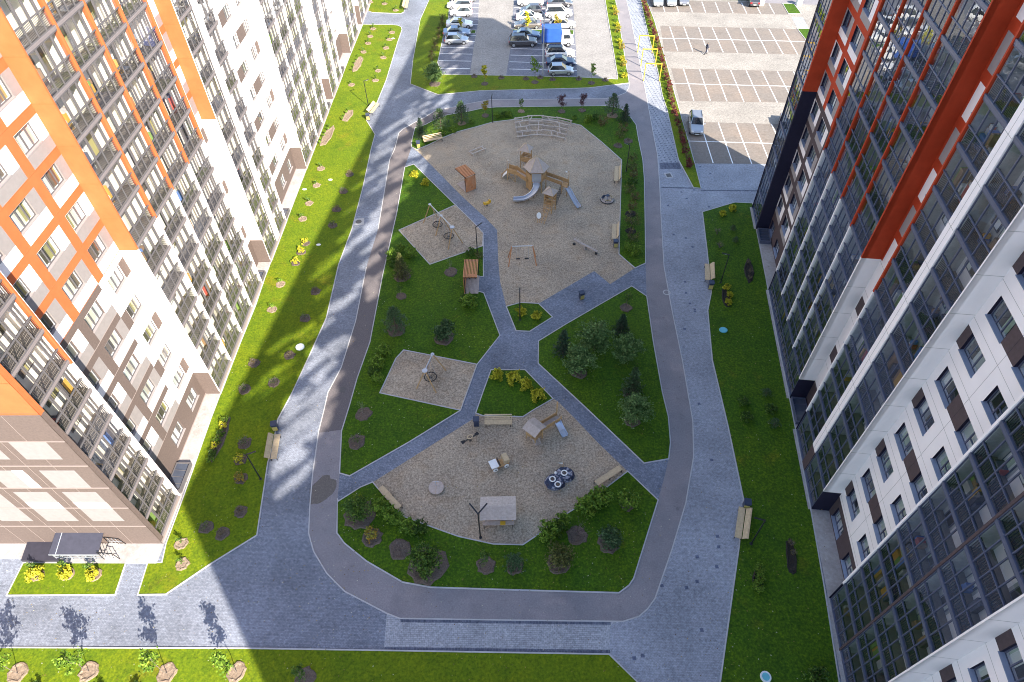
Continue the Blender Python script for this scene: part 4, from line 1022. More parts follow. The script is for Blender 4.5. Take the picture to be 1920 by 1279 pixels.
def P_twiggy(seed, h, R_, kind, n=70):
    r = random.Random(seed); t = MB(); c = MB()
    for k in range(22):
        a = r.uniform(0, 2 * PI); ln = R_ * r.uniform(0.3, 1.0)
        q = Vector((math.cos(a) * ln, math.sin(a) * ln, h * r.uniform(0.55, 1.0))); m = q * 0.5 + Vector((0, 0, h * 0.12))
        t.path([(0, 0, -0.03), m, q], [0.014, 0.010, 0.004], 4, M_TWIG, False)
        for _ in range(3):
            e = m.lerp(q, r.random()) + Vector((r.gauss(0, .25), r.gauss(0, .25), r.gauss(.1, .15))) * R_
            t.path([m, e], [0.007, 0.003], 3, M_TWIG, False)
            for _ in range(max(1, n // 66)): leaf(c, e + Vector((r.gauss(0, .04), r.gauss(0, .04), r.gauss(0, .04))), 0.07, r, LF[kind][r.random() < 0.4], 1.6)
    return [('stem', t), ('foliage', c)]
def P_sapling(seed, h, R_, kind, n=10, s=0.10):
    r = random.Random(seed); t = MB(); c = MB()
    ends = skel(t, h, 0.028, r, 11, R_, 0.3, 1.1, M_TWIG)
    clumps(c, ends, n, R_ * 0.16, s, kind, r, 1.6)
    return [('trunk', t), ('crown', c)]
def P_seedling(seed, h, kind):
    r = random.Random(seed); t = MB(); c = MB()
    ends = skel(t, h, 0.016, r, 6, 0.28, 0.35, 0.9, M_TWIG)
    clumps(c, ends, 5, 0.06, 0.09, kind, r, 1.5)
    return [('trunk', t), ('crown', c)]
PROTO = {
 'spruce': P_spruce(1, 3.4, 1.05), 'spruce2': P_spruce(2, 3.0, 1.15), 'conifer': P_spruce(3, 3.2, 1.15, 'pine'), 'spruce_olive': P_spruce(4, 3.2, 1.2, 'olive'),
 'pine': P_pine(5, 3.0, 1.15), 'pine2': P_pine(6, 2.2, 1.1),
 'willow': P_tree(7, 3.3, 1.45, 'willow', 130, 24, 0.12, 0.06, lo=0.12), 'willow2': P_tree(8, 3.0, 1.3, 'willow', 120, 24, 0.12, 0.06, lo=0.12),
 'bigshrub': P_tree(9, 2.1, 1.3, 'shrub', 110, 18, 0.12, 0.05, lo=0.1), 'bigshrub2': P_tree(10, 2.0, 1.15, 'pine', 100, 18, 0.12, 0.05, lo=0.1), 'bigolive': P_tree(11, 2.0, 1.15, 'olive', 90, 16, 0.11, 0.05, lo=0.1),
 'bush': P_shrub(12, 1.0, 0.65, 'bright', 34, 24, 0.12), 'bush2': P_shrub(13, 0.8, 0.6, 'shrub', 30, 24, 0.11), 'yellow': P_shrub(14, 0.8, 0.62, 'yellow', 34, 24, 0.12), 'yellow2': P_shrub(15, 0.65, 0.5, 'yellow', 26, 24, 0.11),
 'gold': P_shrub(16, 1.1, 0.55, 'gold', 24, 16), 'brownbush': P_shrub(17, 1.0, 0.62, 'brown', 26, 14, 0.09), 'olivebush': P_shrub(18, 1.1, 0.75, 'olive', 28, 16, 0.09),
 'twig_red': P_twiggy(19, 1.2, 0.8, 'purple', 80), 'twig_small': P_twiggy(20, 0.6, 0.42, 'brown', 70), 'twig_green': P_twiggy(21, 0.6, 0.42, 'shrub', 130),
 'sapling': P_sapling(22, 2.2, 0.6, 'shrub', 9), 'sapling_bare': P_sapling(23, 2.0, 0.6, 'willow', 2, 0.07), 'sapling_red': P_sapling(24, 2.2, 0.8, 'purple', 16, 0.11), 'sapling_brown': P_sapling(25, 2.0, 0.65, 'gold', 14, 0.10),
 'sapling_tall': P_sapling(26, 3.3, 0.75, 'bright', 11, 0.13), 'sapling_tall2': P_sapling(27, 3.6, 0.65, 'bright', 11, 0.13), 'sapling_yellow': P_sapling(28, 3.0, 0.6, 'yellow', 16, 0.13),
 'seedling': P_seedling(29, 0.75, 'shrub'), 'seedling2': P_seedling(30, 0.6, 'bright'), 'seedling_y': P_shrub(31, 0.65, 0.42, 'yellow', 14, 13, 0.09),
 'hedge': P_shrub(32, 0.8, 0.5, 'red', 24, 20, 0.10), 'hedge_b': P_shrub(33, 0.7, 0.4, 'brown', 18, 14, 0.09), 'bush_flat': P_shrub(34, 0.5, 0.45, 'bright', 18, 15, 0.09)}
NM = dict(spruce='spruce_tree', spruce2='spruce_tree', conifer='fir_tree', spruce_olive='fir_tree', pine='pine_tree', pine2='pine_tree', willow='willow_tree', willow2='willow_tree', bigshrub='round_shrub', bigshrub2='round_shrub', bigolive='round_shrub',
          bush='shrub', bush2='shrub', yellow='yellow_shrub', yellow2='yellow_shrub', gold='golden_shrub', brownbush='shrub', olivebush='shrub', twig_red='twiggy_shrub', twig_small='twiggy_shrub', twig_green='twiggy_shrub', hedge='hedge_shrub', hedge_b='hedge_shrub', bush_flat='shrub', seedling_y='yellow_shrub')
RP = random.Random(77)
def plant(kind, x, y, label, sc=1.0, group=None, ring=0.0, rm=None, rz=None, z=None, cat=None, dx=0.0):
    p = P(x, y); p.x += dx
    rz = RP.uniform(0, 6.28) if rz is None else rz
    nm = NM.get(kind, 'sapling')
    cat = cat or ('tree' if 'tree' in nm else 'sapling' if nm == 'sapling' else 'shrub')
    o = thing(nm, label, cat, (p.x, p.y, GZ if z is None else z), rz, group)
    s = sc * RP.uniform(0.95, 1.05); o.scale = (s, s, s * RP.uniform(0.95, 1.06))
    for n, mb in PROTO[kind]:
        c = bpy.data.objects.new(n, pm(mb, n)); COL.objects.link(c); c.parent = o
    if ring: soil_ring(p.x, p.y, ring, rm or M_SOIL)
    return o
def soil_ring(x, y, r, m, ry=None, rot=0.0):
    rr_ = random.Random(int(x * 131 + y * 17)); mb = MB(); n = 18
    ph = [rr_.uniform(0.86, 1.14) for _ in range(n)]; ry = ry or r
    rings = [(1.0, 0.004), (0.93, 0.085), (0.78, 0.10), (0.6, 0.035), (0.0, 0.03)]
    vs = []; c, s = math.cos(rot), math.sin(rot)
    for f, z in rings[:-1]:
        for i in range(n):
            a = 2 * PI * i / n; u, v = r * f * ph[i] * math.cos(a), ry * f * ph[i] * math.sin(a)
            vs.append((x + u * c - v * s, y + u * s + v * c, GZ + z * (0.7 + 0.5 * rr_.random())))
    vs.append((x, y, GZ + 0.03)); fs = []
    for k in range(3):
        for i in range(n): fs.append((k*n + i, k*n + (i+1) % n, (k+1)*n + (i+1) % n, (k+1)*n + i))
    for i in range(n): fs.append((3*n + i, 3*n + (i+1) % n, 4*n))
    mb.raw(vs, fs, m); o = mb.build('soil_bed'); structure(o); return o
def soil_bed(x0, y0, x1, y1, w, m):
    a, b = P(x0, y0), P(x1, y1); d = b - a
    return soil_ring((a.x + b.x) / 2, (a.y + b.y) / 2, d.length / 2, m, w / 2, math.atan2(d.y, d.x))
# --- left lawn: row of seedlings beside the white building (lit soil rings), near to far
G1 = 'young plants in soil rings on the left lawn'
lit = [(342.5, 1058, 'seedling', 'nearest green seedling in a sunlit soil ring by the building corner'), (341, 1020, 'seedling', 'second green seedling in a sunlit soil ring by the taupe corner'),
       (510.8, 581, 'seedling2', 'bright seedling in a pale soil ring, low on the lit grass edge'), (526.9, 534, 'seedling2', 'bright leafy seedling in a pale ring above the lowest lit seedling'),
       (567.7, 411.4, 'seedling', 'lit seedling nearest the three yellow shrubs beside the building'), (579.7, 382, 'seedling', 'lit seedling in a pale ring, second above the yellow shrubs'),
       (593.8, 348.5, 'seedling', 'lit seedling in a pale ring, third above the yellow shrubs'), (602, 316.7, 'seedling', 'lit seedling in a pale ring, fourth above the yellow shrubs'),
       (658.7, 160, 'seedling', 'seedling casting a small shadow left of the slim lamp post'), (704, 151.7, 'seedling', 'seedling with soil ring right of the lamp arm'),
       (709, 133.7, 'seedling', 'lit seedling near the kerb just beyond the lamp'), (719, 109, 'seedling', 'lit seedling by the kerb opposite the long planted bed'),
       (723.9, 91, 'seedling', 'lit seedling by the kerb, fourth from the lawn end'), (681.6, 98.5, 'seedling', 'lit seedling just beyond the long planted bed'),
       (690.4, 82, 'seedling', 'lit seedling on the building side, fourth from the lawn end'), (730, 75, 'seedling', 'lit seedling beside the pale stone near the far kerb'),
       (694.5, 69, 'seedling', 'lit seedling on the building side, third from the lawn end'), (735, 61.6, 'seedling', 'kerb-side seedling closest to the rounded far lawn corner'),
       (699.8, 55, 'seedling', 'seedling closest to the far crossing path on the building side'),
       (742, 20, 'seedling', 'seedling by the far bench on the small top lawn'), (721, 8, 'seedling', 'seedling in the middle of the small top lawn'), (695, 4.7, 'seedling', 'seedling by the wall edge of the small top lawn')]
for x, y, k, lb in lit: plant(k, x, y, lb, 1.0, G1, 0.52, M_SOIL_DRY)
for x, y, lb in ((573.7, 457, 'topmost of three yellow shrubs on the shadow edge of the left lawn'), (565, 474, 'middle of three yellow shrubs on the shadow edge of the left lawn'), (555, 494, 'lowest of three yellow shrubs on the shadow edge of the left lawn')):
    plant('seedling_y', x, y, lb, 1.15, 'three yellow shrubs on the left lawn', 0.5)
dark = [(655.7, 328, 'shaded seedling near the road, highest of four in the dark lawn band'), (644, 359.6, 'shaded seedling near the road, second of four in the dark lawn band'), (632, 393.7, 'shaded seedling near the road, third of four in the dark lawn band'), (624, 423.8, 'shaded seedling near the road, lowest of four in the dark lawn band'),
        (592, 547.6, 'small dark shrub alone in the streaked shade of the left lawn'), (572, 598, 'small dark shrub above the round white well cover'), (543, 667, 'small dark shrub below the round white well cover'), (514, 719, 'small dark shrub left of the road, below the well cover'),
        (477, 682, 'shrub in a pale ring at the shadow edge below the lit seedlings'), (458.8, 731, 'shrub in a grey ring in shade above the long bed'),
        (452, 960, 'green shrub in a ring between the lamp and the lawn corner'), (387, 989.6, 'left one of two bare soil mounds with twigs'), (417.6, 1001, 'right one of two bare soil mounds with twigs')]
for i, (x, y, lb) in enumerate(dark): plant('twig_green' if i % 2 else 'twig_small', x, y, lb, 1.0, G1, 0.55)
plant('twig_green', 459.4, 832, 'green leafy shrub in a soil ring above the leaning lamp', 1.3, G1, 0.6)
plant('seedling_y', 452, 862.5, 'yellow-green shrub in a ring level with the lamp head', 1.2, G1, 0.55)
plant('gold', 452, 898.5, 'golden shrub in a ring left of the lamp foot', 0.8, G1, 0.55)
soil_bed(429, 784.7, 393, 870, 0.95, M_SOIL)
for i in range(7):
    f = i / 6; plant(('bush_flat', 'seedling_y', 'bush2')[i % 3], 424 + (397 - 424) * f, 790 + 75 * f, 'low bright shrub in the slanting row bed by the recess', (0.85, 1.0, 0.6)[i % 3], 'row of low shrubs in the slanting bed')
for (x0, y0, x1, y1, n, lb) in ((677.5, 105.6, 663.5, 137, 5, 'tiny shrub in the long dry bed near the far building foot'), (625, 237, 603, 275, 6, 'tiny shrub in the long dry bed on the bright lawn'), (660, 206, 645, 230, 4, 'tiny shrub in the short dry bed left of the lamp post')):
    soil_bed(x0, y0, x1, y1, 1.25, M_SOIL_DRY)
    for i in range(n):
        f = (i + 0.5) / n; plant('seedling2', x0 + (x1 - x0) * f, y0 + (y1 - y0) * f, lb, 0.8, 'plants of the ' + lb.split('in the ')[1], dx=-0.35)
# --- plots at the lower left
for x, y, k, lb in ((71, 1087, 'yellow', 'left of three yellow shrubs in the small lawn before the entrance'), (127.5, 1085, 'yellow2', 'middle of three yellow shrubs in the small lawn before the entrance'), (178, 1087, 'yellow2', 'right of three yellow shrubs in the small lawn before the entrance')):
    plant(k, x, y - 8, lb, 1.05, 'yellow shrubs before the entrance', 0.5, M_SOIL_DRY); plant('seedling', x - 3, y - 18, 'green stem growing behind the ' + lb.split(' of ')[0] + ' yellow shrub by the entrance', 1.2)
G2 = 'staked saplings along the bottom lawn'
for x, y, k, lb in ((34, 1263, 'sapling_tall', 'leafy young tree in the widest pale soil ring at bottom left'), (167.7, 1259, 'sapling_tall', 'leafy young tree second from the left along the bottom lawn'), (314, 1263, 'sapling_tall2', 'leafy young tree third from the left along the bottom lawn'), (444, 1261, 'sapling_tall2', 'leafy young tree closest to the shadow edge at the bottom')):
    plant(k, x, y, lb, 1.0, G2, 0.66, M_SOIL_DRY)
plant('sapling', 572, 1272, 'shaded young tree at the bottom lawn inside the building shadow', 0.9, G2, 0.7)
for x, y in ((72, 1290), (190, 1292), (256, 1290)): plant('bush2', x, y, 'low dark shrub at the bottom edge between the sunlit saplings', 0.6, 'low shrubs at the bottom edge')
# --- lawn under the right building
for x, y, k, s, lb in ((1354, 405, 'yellow2', 0.9, 'yellow-tipped shrub, left of a pair at the far end of the right lawn'), (1372, 396, 'yellow2', 1.0, 'yellow-tipped shrub, right of a pair at the far end of the right lawn'),
    (1343.7, 440, 'twig_green', 1.2, 'dark shrub near the path, upper left of four on the right lawn'), (1373, 432, 'pine2', 0.32, 'dark shrub, upper right of four on the right lawn'), (1348.8, 465, 'twig_green', 1.25, 'dark shrub just above the lamp head, lower left of four'), (1378, 454, 'pine2', 0.34, 'dark shrub, lower right of four on the right lawn'),
    (1393, 758, 'bush2', 0.8, 'round green shrub, upper of two nearest the walkway bend'), (1398, 785, 'bush2', 0.85, 'round green shrub, lower of two nearest the walkway bend'), (1435, 741, 'pine2', 0.4, 'dark round shrub, highest of three by the wall side'), (1443.5, 770, 'bush2', 0.85, 'round green shrub, middle of three by the wall side'), (1450, 799, 'pine2', 0.45, 'dark round shrub, lowest of three by the wall side'),
    (1527, 1272, 'bush2', 1.2, 'dark green shrub at the bottom near the glass wall')):
    plant(k, x, y, lb, s, 'shrubs on the right lawn')
soil_bed(1357, 540, 1366, 578, 0.9, M_SOIL_BLACK)
for i, (x, y) in enumerate(((1362, 543), (1367, 556), (1364, 570))): plant('yellow2', x, y, 'yellow-green shrub in the dark bed below the right lamp', 0.8, 'shrubs in the bed below the right lamp')
soil_bed(1403, 487, 1406, 531, 1.0, M_SOIL_BLACK)
for x, y in ((1402, 495), (1406, 512), (1405, 524)): plant('twig_small', x, y, 'bare twigs in the upper black soil bed on the right lawn', 0.8, 'twigs in the upper black bed')
soil_bed(1479, 1010, 1487, 1082, 0.8, M_SOIL_BLACK)
for x, y in ((1481, 1022), (1485, 1038)): plant('twig_small', x, y, 'bare twigs in the lower black soil bed on the right lawn', 0.8, 'twigs in the lower black bed')
soil_bed(1421, 1064, 1421, 1110, 0.8, M_SOIL_BLACK)
for x, y in ((1421, 1070), (1423, 1088), (1418, 1104)): plant('bush', x, y, 'bright green shrub in the narrow bed near the lower right lamp', 0.62, 'shrubs in the narrow bed on the right lawn')
# --- park: north edge
plant('spruce', 790.4, 259, 'slim dark spruce beside the litter bin at the park corner', 0.95)
plant('pine', 827, 242, 'pine behind the wooden bench, left of two pines', 1.0); plant('pine', 866, 232, 'taller pine with a sandy foot right of the bench pine', 1.08, ring=0.6, rm=M_SOIL_DRY)
for x, y, k, s, lb in ((806, 256, 'bush2', 0.9, 'dark green shrub between the spruce and the bench'), (834, 254, 'bush_flat', 1.2, 'bright low shrub behind the bench under the pines'), (850, 247, 'bush', 0.8, 'green shrub at the foot of the right pine'), (885, 232, 'bush_flat', 0.9, 'low bright shrub right of the two pines'),
      (932, 221, 'bush', 0.8, 'green shrub just right of the dark lamp post'), (944, 219, 'bush2', 0.9, 'green shrub second right of the dark lamp post'), (954, 218, 'bush', 0.75, 'green shrub third right of the dark lamp post'),
      (1076, 224, 'bush_flat', 1.0, 'small bright shrub above the log fence'), (1103, 228, 'bush', 1.0, 'bright shrub above the right end of the log fence'), (1114, 224, 'bush2', 0.9, 'green shrub just right of the fence-end shrub'),
      (1131, 234, 'brownbush', 1.15, 'reddish brown shrub below the big pine'), (1168, 247, 'brownbush', 1.1, 'brown shrub with a dry foot below the dark pine'), (1162, 258, 'olivebush', 0.9, 'olive shrub above the two bare soil mounds')):
    plant(k, x, y, lb, s)
plant('sapling_brown', 910, 217.7, 'small tree with brownish round crown left of the lamp post', 0.95, ring=0.55)
plant('sapling', 977, 209.6, 'thin green sapling in a ring above the log fence', 0.8, ring=0.5, rm=M_SOIL_DRY)
plant('sapling_red', 1053, 209.6, 'red-leaved young tree, left of two at the top of the park', 0.95, ring=0.55); plant('sapling_red', 1091.6, 208, 'red-leaved young tree, right of two at the top of the park', 1.0, ring=0.55)
plant('pine', 1148, 217, 'tall pine with a sandy foot at the top right park corner', 1.15, ring=0.8, rm=M_SOIL_DRY); plant('spruce2', 1171, 228, 'dense dark conifer at the top right bend of the ring path', 0.95)
for x, y, lb in ((1158.6, 274, 'bare twiggy plant in the left of two dark soil mounds'), (1178, 265, 'bare twiggy plant in the right of two dark soil mounds')): plant('twig_small', x, y, lb, 0.8, ring=0.6)
G3 = 'shrubs along the right edge of the playground'
for x, y, k, s, lb in ((1186, 300, 'olivebush', 0.9, 'olive shrub beyond the lamp on the right strip'), (1184, 319, 'olivebush', 1.0, 'olive shrub level with the lamp foot on the right strip'), (1188, 333, 'brownbush', 1.0, 'brownish shrub just below the lamp on the right strip'), (1183, 347, 'bush2', 1.1, 'green shrub beside the upper bench'), (1180, 362, 'olivebush', 1.0, 'olive shrub below the upper bench'), (1190, 375, 'brownbush', 0.9, 'thin brown shrub level with the carousel'),
     (1186, 391, 'brownbush', 0.9, 'brown shrub above the upper bare soil ring'), (1184.6, 421, 'olivebush', 1.25, 'wide olive shrub between the two bare soil rings'), (1186, 451, 'olivebush', 1.0, 'olive shrub below the lower bare soil ring'), (1178, 470, 'bush', 0.9, 'bright green shrub beside the lower bench bin'), (1192, 476, 'bush', 0.95, 'bright green shrub at the lower tip of the strip')):
    plant(k, x, y, lb, s, G3)
for x, y, lb in ((1182, 402, 'bare twigs in the upper dark soil ring of the right strip'), (1183, 434, 'bare twigs in the lower dark soil ring of the right strip')): plant('twig_small', x, y, lb, 0.7, ring=0.65, rm=M_SOIL_BLACK)
# --- park: west lawn
for x, y, lb in ((777.8, 331, 'left yellow-green shrub in the corner of the triangular lawn'), (798, 346, 'right yellow shrub in the corner of the triangular lawn')): plant('yellow', x, y, lb, 0.85)
plant('spruce_olive', 755, 519, 'big olive fir between bright shrubs on the west lawn', 1.05, ring=0.9)
for x, y, k, s, lb in ((738, 486, 'bush', 1.1, 'bright shrub left of the big olive fir'), (771, 482, 'bush', 1.0, 'bright shrub right of the big olive fir top'), (752, 470, 'bush', 0.8, 'bright shrub above the big olive fir'), (741, 501, 'bush2', 0.9, 'green shrub tucked under the big olive fir')): plant(k, x, y, lb, s)
plant('sapling', 752, 556.4, 'leafy sapling in a ring below the big olive fir', 0.75, ring=0.55)
plant('pine', 743.5, 620, 'loose pine with a soil ring on the west lawn', 1.1, ring=0.9); plant('bigshrub2', 834, 634, 'dark rounded pine in a pale ring on the west lawn', 0.95, ring=0.95)
plant('sapling_bare', 845, 511, 'almost leafless sapling in a dark ring left of the pergola', 0.8, ring=0.7)
for x, y, k, s, lb in ((880, 573, 'bush', 1.25, 'bright shrub in front of the pergola deck'), (872, 566, 'bush2', 0.9, 'green shrub at the left post of the pergola'), (884, 478, 'bush2', 0.95, 'green shrub behind the pergola roof'), (898, 484, 'olivebush', 0.7, 'small olive shrub right of the pergola roof'),
     (721, 664, 'bush', 1.05, 'bright shrub nearest the lower swing pit corner'), (710, 688, 'bush', 1.1, 'bright shrub, second of the row by the lower swing pit'), (702, 700, 'bush2', 1.0, 'green shrub, third of the row by the lower swing pit'), (709, 714, 'bush', 0.9, 'bright shrub, lowest of the row by the lower swing pit')):
    plant(k, x, y, lb, s)
plant('sapling_bare', 682, 777, 'leafless sapling in a dark ring near the ring path', 0.8, ring=0.72); plant('twig_green', 669.5, 829, 'twiggy shrub in a ring at the lower west lawn corner', 1.3, ring=0.75)
# --- small middle lawns
for x, y, lb in ((976.5, 589, 'yellow shrub behind the lamp post in the small middle lawn'), (1007, 597, 'yellow shrub right of the lamp in the small middle lawn')): plant('yellow2', x, y, lb, 1.1)
for x, y, s, lb in ((932.4, 707.6, 0.95, 'leftmost of four yellow shrubs below the path crossing'), (962.7, 713, 1.15, 'second from the left of four yellow shrubs below the crossing'), (986, 726, 0.95, 'third from the left of four yellow shrubs below the crossing'), (1008, 745, 1.05, 'rightmost of four yellow shrubs below the crossing')): plant('yellow', x, y, lb, s, 'four yellow shrubs below the path crossing')
# --- east lawn
plant('spruce', 1055, 663, 'dark narrow spruce at the left tip of the east lawn', 1.1)
plant('willow', 1114, 657, 'pale feathery willow at the top middle of the east lawn', 1.12); plant('willow2', 1086, 699, 'pale feathery willow with a dark ring at lower left of the east lawn', 1.12, ring=0.75)
plant('willow2', 1173, 677, 'pale feathery willow on the right of the east lawn', 1.1); plant('willow', 1185.7, 790, 'lowest pale willow on the east lawn', 1.0, ring=0.7)
plant('spruce2', 1163, 628, 'dark conifer between two willows at the top of the east lawn', 1.0); plant('conifer', 1183, 738, 'dark fir with light tip above the lowest willow', 1.1, ring=0.75)
plant('sapling', 1174, 578, 'thin sapling in a dark ring at the top of the east lawn', 0.85, ring=0.6)
# --- south lawn
plant('bigshrub', 675, 966, 'large round bush in a pale ring at the left of the south lawn', 0.85, ring=1.25); plant('gold', 698, 1008, 'yellow-red shrub in a dark ring on the south lawn', 1.1, ring=0.8)
for x, y, k, s, lb in ((716, 956, 'bush', 1.15, 'bright shrub beside the slanting left bench'), (734, 971, 'bush', 1.05, 'bright shrub below the slanting left bench end'), (747, 979, 'bush', 0.9, 'bright shrub where the sand kerb bends at left'), (767, 993, 'bush', 1.05, 'round bright shrub on the kerb above the big bush'), (788, 995, 'bush2', 1.1, 'darker green shrub on the kerb above the big bush'),
      (1029, 1002, 'bush', 1.2, 'bright shrub at the right corner of the south sand'), (1042, 994, 'bush2', 1.2, 'green shrub on the right kerb of the south sand'), (1056, 980, 'bush', 0.95, 'bright shrub on the right kerb, below the long row'), (1097, 956, 'bush', 1.25, 'bright shrub in the row below the right bench'), (1110, 946, 'bush', 1.15, 'bright shrub in the middle of the row below the right bench'), (1127, 938, 'bush', 1.2, 'bright shrub nearest the right bench leg')):
    plant(k, x, y, lb, s)
plant('twig_red', 750, 1032, 'bare reddish bush in a dark ring left of the biggest bush', 0.8, ring=0.85); plant('twig_red', 776, 997, 'bare reddish bush between the kerb shrubs', 0.6)
plant('bigshrub', 801, 1062, 'biggest round green bush in a wide ring on the south lawn', 1.02, ring=1.5); plant('sapling', 911, 1060, 'small leafy tree in a dark ring below the lamp', 0.85, ring=0.72)
plant('pine2', 965, 1063, 'small blue-green pine in a dark ring right of the lamp', 0.72, ring=0.62); plant('bigolive', 1048, 1056, 'olive-brown round bush on the right of the south lawn', 0.95, ring=0.9)
plant('twig_red', 1082, 1004, 'dark purple bare bush among the right kerb shrubs', 1.0, ring=0.8); plant('bigshrub2', 1142, 1018, 'dark green round bush on the right of the south lawn', 0.82, ring=0.85)
plant('bush', 1175.6, 946, 'small bright bush in a dark ring at the right tip of the south lawn', 1.25, ring=0.6)
# --- car park edges
plant('willow', 815, 158, 'loose willow in a pale ring at the car park corner', 1.0, ring=0.9)
for x, y, k, s, lb in ((909, 158, 'sapling_yellow', 0.9, 'thin yellow-green young tree left on the strip before the car park'), (1003, 155, 'sapling_tall', 1.0, 'tall thin young tree left of the white lamp pole'), (1109, 156.5, 'sapling_tall2', 0.85, 'tall thin young tree at the right end of the car park strip'), (988, 60, 'sapling_yellow', 1.1, 'bright yellow tree on the island between the cars'), (1045, 60, 'sapling_brown', 1.3, 'orange-yellow tree on the island behind the white cars'), (864, 60, 'sapling_yellow', 0.75, 'small yellow tree between the cars of the left row')):
    plant(k, x, y, lb, s, ring=0.55)
for x, y, lb in ((889, 144, 'low shrub at the left of the strip before the car park'), (940, 147, 'low shrub in the middle of the strip before the car park'), (986, 148.5, 'low shrub left of the lamp pole foot'), (1036, 150, 'low shrub in a ring below the silver hatchback'), (1085, 149, 'low shrub right of the silver hatchback'), (1135, 151, 'low shrub in a pale ring at the sunny strip corner'), (1013, 146.5, 'low shrub at the lamp pole foot')):
    plant('twig_small', x, y, lb, 0.8, 'low shrubs on the strip before the car park', 0.5)
for i in range(12):
    f = i / 11; plant('hedge_b' if i % 2 else 'olivebush', 830 - 24 * f + (i % 3) * 2, 36 + 82 * f, 'brown-green shrub in the row along the left car park edge', 0.95, 'shrub row on the left of the car park')
for i in range(14):
    f = i / 13; plant(('bush_flat', 'yellow2', 'gold')[i % 3], 1149 + 21 * f + (i % 3), 8 + 138 * f, 'golden shrub in the sunlit strip beside the yellow frames', 1.0, 'golden shrubs of the sunlit strip')
HB = [(1205, 3), (1212, 24), (1218, 42), (1227, 67), (1234, 90), (1241, 118), (1247, 140), (1255, 166), (1258, 186), (1265, 217), (1275, 249), (1281, 272), (1289, 304), (1293, 318)]
for i in range(len(HB) - 1):
    for j in range(4):
        f = j / 4; plant('hedge' if (i + j) % 2 else 'hedge_b', HB[i][0] + (HB[i+1][0] - HB[i][0]) * f, HB[i][1] + (HB[i+1][1] - HB[i][1]) * f + 2, 'dark red shrub in the long row beside the right car park', 1.0, 'dark red hedge row')

# fallen leaves and specks strewn over lawns and paths
def litter():
    r = random.Random(55); mb = MB(); ms = (leafmat('dry_leaf', (0.28, 0.20, 0.06)), leafmat('pale_leaf', (0.42, 0.40, 0.30)), leafmat('brown_leaf', (0.12, 0.075, 0.03)))
    for (x0, y0, x1, y1, n) in ((640, 230, 1250, 1110, 900), (300, 300, 700, 1100, 500), (1320, 390, 1560, 1279, 350), (560, 900, 1400, 1279, 350), (0, 1060, 700, 1279, 250), (780, 120, 1170, 180, 150)):
        for _ in range(n):
            p = P(r.uniform(x0, x1), r.uniform(y0, y1)); a = r.uniform(0, 6.28); s = r.uniform(0.025, 0.06); u = Vector((math.cos(a), math.sin(a), 0.2)) * s; w = Vector((-math.sin(a), math.cos(a), 0.1)) * s * 0.6
            p.z = GZ + 0.035; mb.face([p - u, p + w, p + u, p - w], r.choice(ms))
    structure(mb.build('fallen_leaves'), 'stuff')
litter()
# ------------------------------------------------------------------ street furniture, playground, cars
M_WOOD = plain('larch_wood', (0.42, 0.26, 0.12), 0.7, 0.22, 6.0)
M_WOODP = plain('pale_bench_wood', (0.47, 0.36, 0.22), 0.7, 0.16, 6.0)
M_WOODG = plain('weathered_wood', (0.40, 0.33, 0.285), 0.8, 0.16, 5.0)
M_WOODO = plain('red_stained_wood', (0.46, 0.20, 0.085), 0.65, 0.18, 6.0)
M_LOG = plain('bleached_log', (0.46, 0.40, 0.35), 0.85, 0.22, 7.0)
M_BLACK = plain('black_steel', (0.012, 0.012, 0.015), 0.45, 0.1, spec=0.5)
M_STEEL = plain('brushed_steel', (0.56, 0.59, 0.66), 0.28, 0.06, 2.0, metal=0.85)
M_STEELP = plain('grey_painted_steel', (0.42, 0.44, 0.48), 0.4, 0.06, 2.0, metal=0.4)
M_YEL = plain('yellow_paint', (0.58, 0.34, 0.03), 0.5, 0.08)
M_WHITEP = plain('white_board', (0.74, 0.73, 0.70), 0.6, 0.05)
M_RUBBER = plain('black_rubber', (0.018, 0.018, 0.02), 0.8, 0.2)
M_BLUEP = plain('blue_mould', (0.022, 0.03, 0.062), 0.5, 0.4, 6.0)
M_ROCK = plain('grey_blue_rock', (0.20, 0.20, 0.235), 0.8, 0.8, 6.0)
M_ROPE = plain('rope', (0.03, 0.03, 0.035), 0.9, 0.2)
M_BINBLUE = plain('dark_blue_bin', (0.03, 0.04, 0.075), 0.45, 0.15)
M_BINWOOD = plain('yellow_bin_wood', (0.50, 0.40, 0.12), 0.6, 0.15, 6.0)
def ang(a, b): d = b - a; return math.atan2(d.y, d.x)
# --- lamps
def lamp_arms(name, label, base, h, arms, group='slim black park lamps', r=0.055, mat=None):
    b = P(*base); o = thing(name, label, 'street lamp', (b.x, b.y, 0.02), 0, group); mat = mat or M_BLACK
    p = MB(); p.tube((0, 0, 0), (0, 0, h), r, r * 0.85, 8, mat); p.lathe([(0.13, 0), (0.13, 0.03), (0.07, 0.05)], 10, (0, 0, 0), mat); p.build('pole', o)
    for a in arms:
        d = Vector((math.cos(a[0]), math.sin(a[0]), 0)) * a[1]; up = a[2] if len(a) > 2 else 0.05
        m = MB(); m.beam((0, 0, h - 0.04), (d.x, d.y, h + up), 0.10, 0.06, mat); q = m.build('arm', o)
        l = MB(); l.beam((d.x * 0.35, d.y * 0.35, h - 0.04 + up * 0.35 - 0.04), (d.x * 0.97, d.y * 0.97, h + up - 0.045), 0.07, 0.012, M_WHITEP); l.build('light_panel', q)
    return o
lamp_arms('street_lamp', 'black lamp casting a long shadow over the sunlit left lawn', (691, 199.6), 3.8, [(0.55, 0.75)])
lamp_arms('street_lamp', 'black lamp at the north edge of the playground sand', (923.5, 229.5), 3.8, [(1.4, 0.6)])
